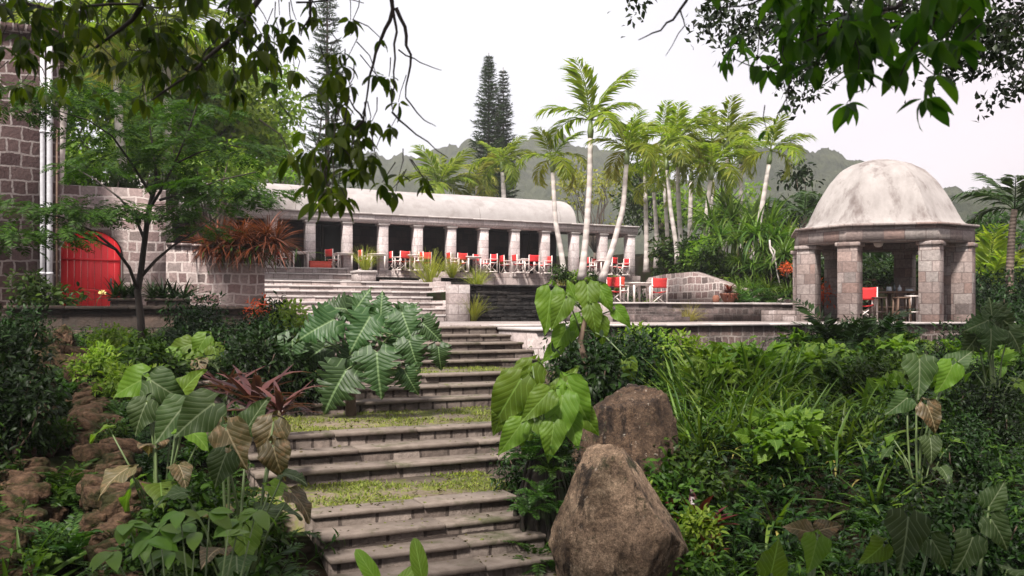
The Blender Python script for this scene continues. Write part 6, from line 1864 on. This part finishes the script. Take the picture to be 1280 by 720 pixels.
# ---------------------------------------------------------------- repeats
proto('fern', 'fern', 'fern', f_fern(L_FERN, 15, .62, T_FERN))
proto('fern_dark', 'fern', 'fern', f_fern(L_DARK, 16, .8, T_FERN2))
proto('strap', 'strap_leaf_clump', 'plant', f_grass(L_GRASS, 70, .95, [blade(1, .045, p_strap, 7, .5, d) for d in (.4, .8, 1.4, 2.2)], .14, .75, 1.5, L_STRAW))
proto('cane', 'strap_leaf_clump', 'plant', f_grass(L_GRASS, 26, .9, [blade(1, .075, p_strap, 8, .4, d) for d in (.6, 1.3, 2.2)], .12, .5, 1.45, L_STRAW))
proto('straw', 'grass_tuft', 'grass', f_grass(L_STRAW, 200, .62, [blade(1, .02, p_blade, 5, .5, d) for d in (.4, .9, 1.6)], .09, .75, 1.5))
proto('yellow', 'grass_tuft', 'grass', f_grass(L_YELLOW, 220, .8, [blade(1, .022, p_blade, 5, .5, d) for d in (.3, .6, 1.0)], .10, 1.1, 1.54))
proto('drac', 'dracaena', 'plant', f_rosette(L_GRASS, 60, 1.0, [blade(1, .075, p_strap, 8, .4, d) for d in (.7, 1.3, 2.0)], 1.0, B_STEM_BROWN, -.2, 1.45))
proto('shrub', 'leafy_shrub', 'shrub', f_shrub(L_MID, 900, .7, .13, T_LEAF, 1.0))
proto('shrub_light', 'leafy_shrub', 'shrub', f_shrub(L_LIGHT, 900, .7, .14, T_LEAF, 1.0))
proto('shrub_dark', 'leafy_shrub', 'shrub', f_shrub(L_DARK, 1300, .7, .11, T_LEAF2, 1.1))
proto('heart', 'heart_leaf_plant', 'plant', f_shrub(L_EAR, 130, .6, .24, EARS[0], .55, 8))
proto('arch', 'arching_shrub', 'shrub', f_grass(L_DARK, 60, 1.5, [T_FERN2, T_FERN], .25, .3, 1.35))
proto('flower', 'red_flower_bush', 'shrub', f_shrub(L_FLOWER_RED, 260, .45, .10, T_SMALL, .7))

def rows(key, lst, group):
    for px, Y, s, lb in lst: place(key, on_ground(px, Y), None, s, lb, group)
GS = 'strap leaved clumps on the right slope'
sx = [(850, 12.6, 1.05), (872, 11.8, 1.2), (895, 12.2, 1.25), (915, 11.6, 1.2), (938, 12.4, 1.15), (960, 11.9, 1.1), (905, 10.8, 1.0), (880, 10.4, .95), (935, 10.6, 1.0), (985, 11.0, 1.0), (858, 11.0, 1.0), (975, 12.8, 1.0)]
for px, Y, s in sx: place('strap', on_ground(px, Y), None, s * .88, 'tall upright strap leaved clump right of the boulders', GS)
r = random.Random(77)
for i in range(20):
    px = r.uniform(930, 1130); Y = r.uniform(8.6, 12.5)
    place('cane', on_ground(px, Y), None, r.uniform(.65, 1.0), 'sprawling broad strap leaved plant in the middle of the right slope', GS)
for i in range(60):
    px = r.uniform(740, 1290); Y = r.uniform(4.7, 9.5)
    if px < 850 and Y < 8.6: continue
    place('fern', on_ground(px, Y), None, r.uniform(.4, .8), 'small fern among the dark ground cover of the right slope', 'ferns on the right slope')
for i in range(13):
    px = r.uniform(815, 1240); Y = r.uniform(12.5, 14.6) if px < 1010 else r.uniform(12.5, 18)
    place('heart', on_ground(px, Y), None, r.uniform(.8, 1.2), 'pale heart leaved plant near the foot of the terrace wall', 'heart leaved plants below the terrace wall')
for i in range(16):
    px = r.uniform(1120, 1290); Y = r.uniform(7.0, 15)
    place('shrub_dark', on_ground(px, Y), None, r.uniform(.45, .7), 'dark bushy shrub on the far right of the slope', 'dark shrubs on the right slope')
for i in range(10):
    px = r.uniform(960, 1150); Y = r.uniform(13, 15.5)
    place('shrub', on_ground(px, Y), None, r.uniform(.55, .75), 'mid green bushy shrub below the gazebo', 'shrubs below the gazebo')
for i in range(9):
    px = r.uniform(720, 800); Y = r.uniform(12.2, 14.2)
    place('shrub_dark', on_ground(px, Y), None, r.uniform(.75, 1.05), 'dark rounded shrub at the foot of the tall climbing plant', 'dark shrubs behind the boulders')
for px, Y, s, lb in ((1060, 17.6, 1.05, 'dark arching shrub in front of the gazebo bar'), (1030, 17.9, .85, 'dark arching shrub in front of the left gazebo columns'), (1095, 17.4, .8, 'dark arching shrub below the red chair of the gazebo')):
    place('arch', on_ground(px, Y), None, s, lb, 'arching shrubs in front of the gazebo')
    place('shrub_dark', on_ground(px, Y + .1), None, .8, 'dark shrub within the arching fronds below the gazebo', 'dark shrubs below the gazebo')
for i in range(8):
    px = r.uniform(790, 870); Y = r.uniform(13.6, 15.2)
    place('shrub_light', on_ground(px, Y), None, r.uniform(.5, .75), 'light green bushy shrub between the climbing plant and the strap grass', 'light shrubs behind the strap grass')
# left side
for i in range(80):
    px = r.uniform(150, 430); Y = r.uniform(5.6, 9.8)
    q = on_ground(px, Y); uu, tt_ = to_ut(q.x, q.y)
    if bool(in_stair(uu, tt_, .25)) or bool(in_channel(q.x, q.y, .9)): continue
    place('fern', q, None, r.uniform(.6, 1.25), 'arching green fern spilling beside the lower steps', 'ferns left of the stair')
for i in range(18):
    px = r.uniform(200, 395); Y = r.uniform(12.0, 16.5)
    place('fern_dark', on_ground(px, Y, .25), None, r.uniform(.8, 1.15), 'dark arching fern between the parapet and the stair', 'dark ferns under the parapet')
for i in range(13):
    px = r.uniform(215, 390); Y = r.uniform(11.5, 16.5)
    place('shrub_dark', on_ground(px, Y), None, r.uniform(.7, 1.0), 'dark shrub between the parapet and the philodendron', 'dark shrubs left of the stair')
for i in range(12):
    px = r.uniform(95, 215); Y = r.uniform(9.5, 14.5)
    q = on_ground(px, Y)
    if bool(in_channel(q.x, q.y, .75)): continue
    place('shrub', q, None, r.uniform(.55, .8), 'leafy shrub growing right of the old stone channel', 'shrubs along the old channel')
for i in range(7):
    px = r.uniform(-10, 40); Y = r.uniform(7.5, 15)
    place('shrub_dark', on_ground(px, Y), None, r.uniform(.6, .9), 'dark shrub left of the old stone channel', 'dark shrubs left of the channel')
for i, (px, Y, s) in enumerate(((-5, 4.6, 1.0), (15, 5.2, .95), (5, 6.2, 1.0), (30, 6.8, .7), (-20, 5.4, 1.1))):
    place('cane', on_ground(px, Y), None, s, 'long strap leaves reaching in from the left edge', 'strap leaved plants at the left edge')
for px, Y, s in ((20, 5.0, .8), (60, 4.9, .75), (95, 5.3, .7), (10, 5.6, .9)):
    place('shrub', on_ground(px, Y), None, s * .55, 'low leafy plant in the bottom left corner', 'leafy plants in the bottom left corner')
for i in range(9):
    px = r.uniform(105, 190); Y = r.uniform(11, 15.5)
    place('shrub_light', on_ground(px, Y), None, r.uniform(.45, .65), 'yellowish leafy plant in front of the brown parapet', 'yellowish plants before the parapet')
place('shrub_light', on_ground(355, 15.5, .3), None, .75, 'bright green shrub with red flowers left of the upper stair', 'flowering shrubs by the upper stair')
place('flower', on_ground(328, 16.2, .5), None, .7, 'orange red flowering plant at the end of the rubble wall', 'flowering shrubs by the upper stair')
for i in range(16):
    k = i / 15; w = rc if i % 2 else lc
    s_ = r.uniform(0, 3.99); a_ = w[int(s_)].lerp(w[int(s_) + 1], s_ % 1)
    place('fern', a_ + Vector((r.uniform(-.25, .25), r.uniform(-.2, .2), -.12)), None, r.uniform(.3, .6), 'little fern rooted on the old stone channel', 'little ferns on the channel')
for i in range(16):
    px = r.uniform(150, 400); Y = r.uniform(5.4, 8.5); q = on_ground(px, Y); uu, tt_ = to_ut(q.x, q.y)
    if bool(in_stair(uu, tt_, .3)): continue
    place('shrub' if i % 2 else 'fern_dark', q, None, r.uniform(.45, .7) if i % 2 else r.uniform(.6, .9), 'leafy plant crowding the left foreground below the elephant ears', 'leafy plants in the left foreground')
for i in range(30):
    px = r.uniform(860, 1290); Y = r.uniform(4.6, 10.5)
    place('fern_dark' if i % 3 else 'heart', on_ground(px, Y), None, r.uniform(.45, .85), 'dark leafy plant in the shade of the lower right slope', 'shaded plants on the lower right slope')
for i in range(22):
    px = r.uniform(150, 390); Y = r.uniform(6.0, 7.6); q = on_ground(px, Y); uu, tt_ = to_ut(q.x, q.y)
    if bool(in_stair(uu, tt_, .3)) or bool(in_channel(q.x, q.y, .6)): continue
    place('fern', q, None, r.uniform(1.0, 1.4), 'large arching fern filling the left foreground', 'large ferns in the left foreground')
for px, Y, s_, k_, lb in ((846, 8.9, .75, 'shrub', 'green shrub hiding the foot of the lower dark boulder'), (872, 9.4, .7, 'shrub', 'green shrub right of the lower dark boulder'), (815, 9.0, .5, 'shrub_light', 'light shrub squeezed between the two boulders'), (850, 7.9, .6, 'shrub', 'leafy shrub at the right foot of the upright boulder'), (880, 8.4, .55, 'shrub_light', 'light leafy shrub beside the red ti plant'), (700, 9.3, .5, 'shrub_dark', 'dark shrub behind the mossy stump'), (738, 11.1, 1.15, 'shrub_dark', 'tall dark shrub wrapped round the stem of the climbing plant'), (762, 11.3, 1.0, 'shrub_dark', 'dark shrub behind the lower boulder, right of the climbing stem')):
    place(k_, on_ground(px, Y), None, s_, lb, 'shrubs around the boulders')
for px, t_, s_ in ((925, 22.6, .62), (942, 23.0, .7), (960, 22.4, .66), (976, 22.8, .7), (985, 22.2, .55), (950, 23.6, .8), (933, 23.8, .75)):
    place('drac', ut(upx(px, t_), t_, .05), None, s_, 'low strap leaved dracaena in front of the curved wall', 'low dracaenas before the curved wall')
for px, t_, s_ in ((922, 22.0, 1.2), (968, 22.0, 1.3)):
    place('fern', ut(upx(px, t_), t_, .33), None, s_, 'bushy fern at the foot of the low dracaenas', 'ferns before the curved wall')
for px, Y, s_, k_, lb in ((655, 9.25, .55, 'shrub_dark', 'dark shrub at the left of the mossy stump'), (712, 8.7, .5, 'shrub_dark', 'dark shrub between the stump and the upright boulder'), (668, 8.25, .7, 'fern', 'fern hanging at the foot of the mossy stump'), (690, 8.1, .6, 'fern', 'small fern between the stump and the boulder')):
    place(k_, on_ground(px, Y), None, s_, lb, 'plants around the mossy stump')
for i in range(22):
    px = r.choice([r.uniform(-10, 25), r.uniform(70, 95), r.uniform(150, 190)]); Y = r.uniform(7.0, 12.5)
    place('fern' if i % 3 else 'fern_dark', on_ground(px, Y, .05), None, r.uniform(.5, 1.0), 'fern growing thickly in and along the old channel', 'ferns in the old channel')
for i in range(10):
    px = r.uniform(20, 170); Y = r.uniform(6.6, 9.5)
    place('shrub' if i % 2 else 'heart', on_ground(px, Y), None, r.uniform(.3, .5), 'small leafy plant rooted in the old channel', 'small plants in the old channel')
for u_, t_, s_, k_ in ((20.55, 22.3, .6, 'drac'), (20.5, 23.0, .65, 'drac'), (20.5, 23.8, .7, 'drac'), (20.55, 24.6, .7, 'drac'), (20.45, 22.7, .5, 'shrub'), (20.4, 23.5, .5, 'shrub_light'), (20.45, 24.3, .5, 'shrub'), (20.5, 25.1, .55, 'shrub_light'), (20.9, 22.8, .8, 'drac'), (21.0, 23.9, .85, 'drac')):
    q = ut(u_, t_); place(k_, (q[0], q[1], gz(q[0], q[1]) - .15), None, s_, 'plant tumbling over the low right end of the curved wall', 'plants over the end of the curved wall')
for px, py, Y, s_ in ((662, 575, 8.45, .55), (690, 590, 8.4, .5), (705, 570, 8.6, .5), (676, 620, 8.35, .5), (700, 640, 8.3, .45), (660, 640, 8.4, .5), (684, 560, 8.5, .45)):
    place('fern', P(px, py, Y), None, s_, 'little fern rooted on the dark mossy stump', 'little ferns on the stump')
# yellow grasses about the terraces
GY = 'yellow grass tufts on the terraces'
def at_px(px, py, Y): return P(px, py, Y)
place('yellow', ut(upx(457, 32.4), 32.4, 1.55), None, 1.2, 'yellow green grass tuft on the pale pedestal', GY)
place('yellow', ut(upx(538, 31.0), 31.0, 1.0), None, 1.7, 'tallest yellow grass tuft, between the two black troughs', GY)
place('yellow', ut(upx(565, 31.5), 31.5, 1.33), None, 1.1, 'yellow grass tuft standing in the right black trough', GY)
place('yellow', ut(upx(597, 26.6), 26.6, .75), None, 1.0, 'grass tuft above the left end of the black wall', GY)
place('yellow', ut(upx(592, 24.55), 24.55, ZT), None, 1.0, 'bright grass tuft at the foot of the black wall', GY)
place('straw', ut(upx(861, 20.6), 20.6, ZT), None, 1.0, 'straw coloured grass tuft in front of the low wall', GY)
place('straw', on_ground(1085, 19.2, .1), None, 1.0, 'straw coloured grass tuft under the red chair of the gazebo', GY)
# shrubs on the fountain wall
GW = 'shrubs above the black wall'
for px, t, z, s, k, lb in ((708, 26.8, .7, .95, 'shrub', 'rounded green shrub at the foot of the leftmost palm'), (728, 26.4, .7, .7, 'shrub_light', 'small light shrub at the foot of the tallest palm'), (745, 26.6, .65, .8, 'shrub', 'green shrub at the foot of the leaning palm'), (762, 26.2, .5, .7, 'shrub_light', 'light shrub right of the leaning palm')):
    place(k, ut(upx(px, t), t, z), None, s, lb, GW)
mb = MB().ubox(13.41, 15.55, 25.35, 28.2, .325, .72); tag(mb.build('planting_bed', M_SOIL, uv='box'), 'raised soil bed around the palm trunks', 'planting bed', kind='structure')
mb = MB().ubox(10.65, 13.38, 25.82, 28.2, -.3, .70); tag(mb.build('planting_bed', M_SOIL, uv='box'), 'soil bed behind the black wall', 'planting bed', kind='structure')
place('straw', ut(upx(703, 25.9), 25.9, .7), None, .8, 'dry grass tuft in front of the rounded shrub on the black wall', GY)
# bank planting
GD = 'dracaenas on the planted bank'
for px, Y, s, z in ((900, 33, 1.3, 0), (922, 31.5, 1.25, 0), (945, 31, 1.3, 0), (968, 31, 1.25, 0), (985, 32, 1.3, 0), (915, 35, 1.6, .5), (938, 35, 1.6, .4), (962, 34.5, 1.5, .3), (888, 36, 1.4, .6), (908, 38, 1.5, 1.0), (978, 30, .9, -.3), (952, 29.5, .9, -.4), (925, 30, .8, -.4)):
    place('drac', on_ground(px, Y, z - .1), None, s, 'strap leaved dracaena on the bank left of the gazebo', GD)
for px, Y, s, k in ((812, 37, 1.3, 'shrub'), (828, 35, 1.2, 'shrub_light'), (845, 34, 1.3, 'shrub'), (862, 33, 1.2, 'shrub_light'), (878, 32, 1.1, 'shrub'), (895, 31, 1.0, 'shrub_light'), (800, 39, 1.4, 'shrub_dark'), (835, 37, 1.4, 'shrub'), (858, 36, 1.4, 'shrub'), (882, 35, 1.3, 'shrub_light'), (870, 38, 1.5, 'shrub'), (890, 33, 1.2, 'shrub')):
    place(k, on_ground(px, Y, -.1), None, s, 'leafy shrub spilling over the curved wall', 'shrubs above the curved wall')
for px, Y, s in ((805, 36, 1.6), (830, 40, 1.7), (815, 38, 1.5)):
    place('straw', on_ground(px, Y, .4), None, s, 'grey dry looking tuft right of the last column', 'dry tufts by the last column')
place('fern', ut(upx(935, 22.0), 22.0, .33), None, 1.6, 'bright fern on the lower terrace left of the gazebo', 'ferns beside the gazebo')
place('fern', ut(upx(955, 22.0), 22.0, .33), None, 1.1, 'low fern between the bright fern and the gazebo', 'ferns beside the gazebo')
# terracotta pot with rust plant on the lower terrace
q = Vector(ut(upx(911, 22.0), 22.0, .33))
pt = thing('terracotta_pot', q, 'terracotta bowl pot with a rust coloured plant on the lower terrace', 'plant pot')
MB().lathe(q, [(.12, 0), (.17, .08), (.27, .26), (.29, .3), (.26, .3), (.22, .26)], 18).build('pot', M_TERRA, pt, smooth=True)
r_ = np.random.default_rng(2); n = 90; d = outward(n, r_, -.1, 1.3)
MB().inst(blade(1, .16, p_strap, 5, .3, .9), np.array(tuple(q)) + [0, 0, .28] + d * .06, d, np.array([0, 0, 1.]) - d * [.5, .5, 0], r_.uniform(.22, .42, n)).build('plant', L_BROMEL, pt)
q = Vector(ut(upx(895, 21.9), 21.9, .33))
o = MB().lathe(q, [(.06, 0), (.10, .06), (.11, .17), (.08, .22), (.05, .24)], 14).build('red_pot', M_TERRA, base=q, smooth=True); tag(o, 'small round clay pot left of the terracotta bowl', 'pot')
# red flowers behind the left gazebo opening
place('flower', (P(1030, 393, 27.6).x, 27.6, .15), None, 1.25, 'orange red flowering bush seen between the left gazebo columns', 'flowering bushes by the gazebo')
place('flower', (P(984, 393, 29.0).x, 29.0, 1.2), None, .7, 'reddish flowering bush left of the gazebo', 'flowering bushes by the gazebo')
place('shrub', (P(1038, 393, 27.8).x, 27.8, -.1), None, .9, 'green shrub below the orange red flowers behind the gazebo', 'shrubs behind the gazebo')
# pale bare arching stems near the gazebo
for px0, lst, lb, Y in ((965, [(965, 330), (962, 300), (968, 320), (975, 355), (985, 385)], 'pale bare arching stem left of the gazebo', 29.5), (1018, [(1022, 385), (1021, 355), (1022, 335), (1016, 322)], 'pale bare stem inside the left gazebo opening', 28.5)):
    pth = [P(x, y, Y) for x, y in lst]
    o = MB().tube(limb_path(pth, np.random.default_rng(3)), [.03, .02], 6).build('bare_stem', B_PALM, base=pth[-1 if px0 == 965 else 0], smooth=True); tag(o, lb, 'stem', 'pale bare stems by the gazebo')
# planters and bush before the door wall
GPT = 'old planters before the red door wall'
for p0, p1, lb in ((138, 172, 'old brown planter of spiky plants right in front of the red door edge'), (184, 236, 'wider brown planter of spiky plants before the rubble wall')):
    a, b = upx(p0, 22.6), upx(p1, 22.6); c = (a + b) / 2
    t = thing('planter', ut(c, 22.6, ZT), lb, 'planter', GPT)
    MB().ubox(a, b, 22.35, 22.85, ZT, .30).build('box', M_LEDGE, t, uv='box', bevel=.02)
    MB().ubox(a - .04, b + .04, 22.31, 22.89, .30, .36).build('rim', M_LEDGE, t, uv='box', bevel=.01)
    r_ = np.random.default_rng(int(p0)); mb = MB()
    for i in range(3 if p0 < 150 else 4):
        n = 34; d = outward(n, r_, .1, 1.4); cc_ = ut(a + (b - a) * (i + .5) / (3 if p0 < 150 else 4), 22.6, .36)
        mb.inst(blade(1, .15, p_blade, 6, .4, .4), np.array(cc_) + d * .03, d, np.array([0, 0, 1.]) - d * [.6, .6, 0], r_.uniform(.35, .6, n))
    mb.build('plant', L_DARK, t)
place('shrub', ut(upx(60, 22.2), 22.2, ZT), None, 1.15, 'green vine like bush at the foot of the drainpipes', 'shrubs before the stone house')
q = Vector(ut(upx(120, 20.7), 20.7, .17))
fl_ = thing('pale_flower', q, 'pale yellow flower on a thin stem before the red door', 'flower')
MB().tube([q, q + Vector((.03, 0, .12)), q + Vector((.12, 0, .24))], .006, 5).build('stem', B_STEM, fl_)
r_ = np.random.default_rng(1); d = outward(14, r_, -.2, 1.2)
MB().inst(T_SMALL, np.array(tuple(q)) + [.14, -.02, .25] + d * .03, d, [0, -1, .3], .065).build('petals', L_FLOWER_PALE, fl_)
# background shrubs along the far right and behind the gazebo
for px, Y, s in ((1225, 26, 1.2), (1240, 28, 1.4), (1262, 25, 1.2), (1280, 27, 1.5), (1210, 30, 1.3)):
    place('shrub_dark', on_ground(px, Y), None, s, 'dark shrub beyond the gazebo at the right edge', 'dark shrubs beyond the gazebo')
for i in range(12):
    px = r.uniform(1190, 1330); Y = r.uniform(16, 22)
    place('shrub_dark' if i % 3 else 'shrub', on_ground(px, Y), None, r.uniform(.8, 1.1), 'bushy shrub right of the gazebo wall', 'shrubs right of the gazebo')

# ------------------------------------------------------------------ damp air
hz = MB().box((0, 560, 43), (3600, 1300, 112)).build('haze', None)
mh = bpy.data.materials.new('damp_air'); mh.use_nodes = True
mh.node_tree.nodes.clear()
_o = mh.node_tree.nodes.new('ShaderNodeOutputMaterial'); _v = mh.node_tree.nodes.new('ShaderNodeVolumePrincipled')
_v.inputs['Color'].default_value = (.93, .94, .97, 1); _v.inputs['Density'].default_value = 0.0006; _v.inputs['Anisotropy'].default_value = .2
mh.node_tree.links.new(_v.outputs[0], _o.inputs['Volume'])
hz.data.materials.clear(); hz.data.materials.append(mh)
hz['kind'] = 'stuff'; hz['label'] = 'pale damp haze over the valley'
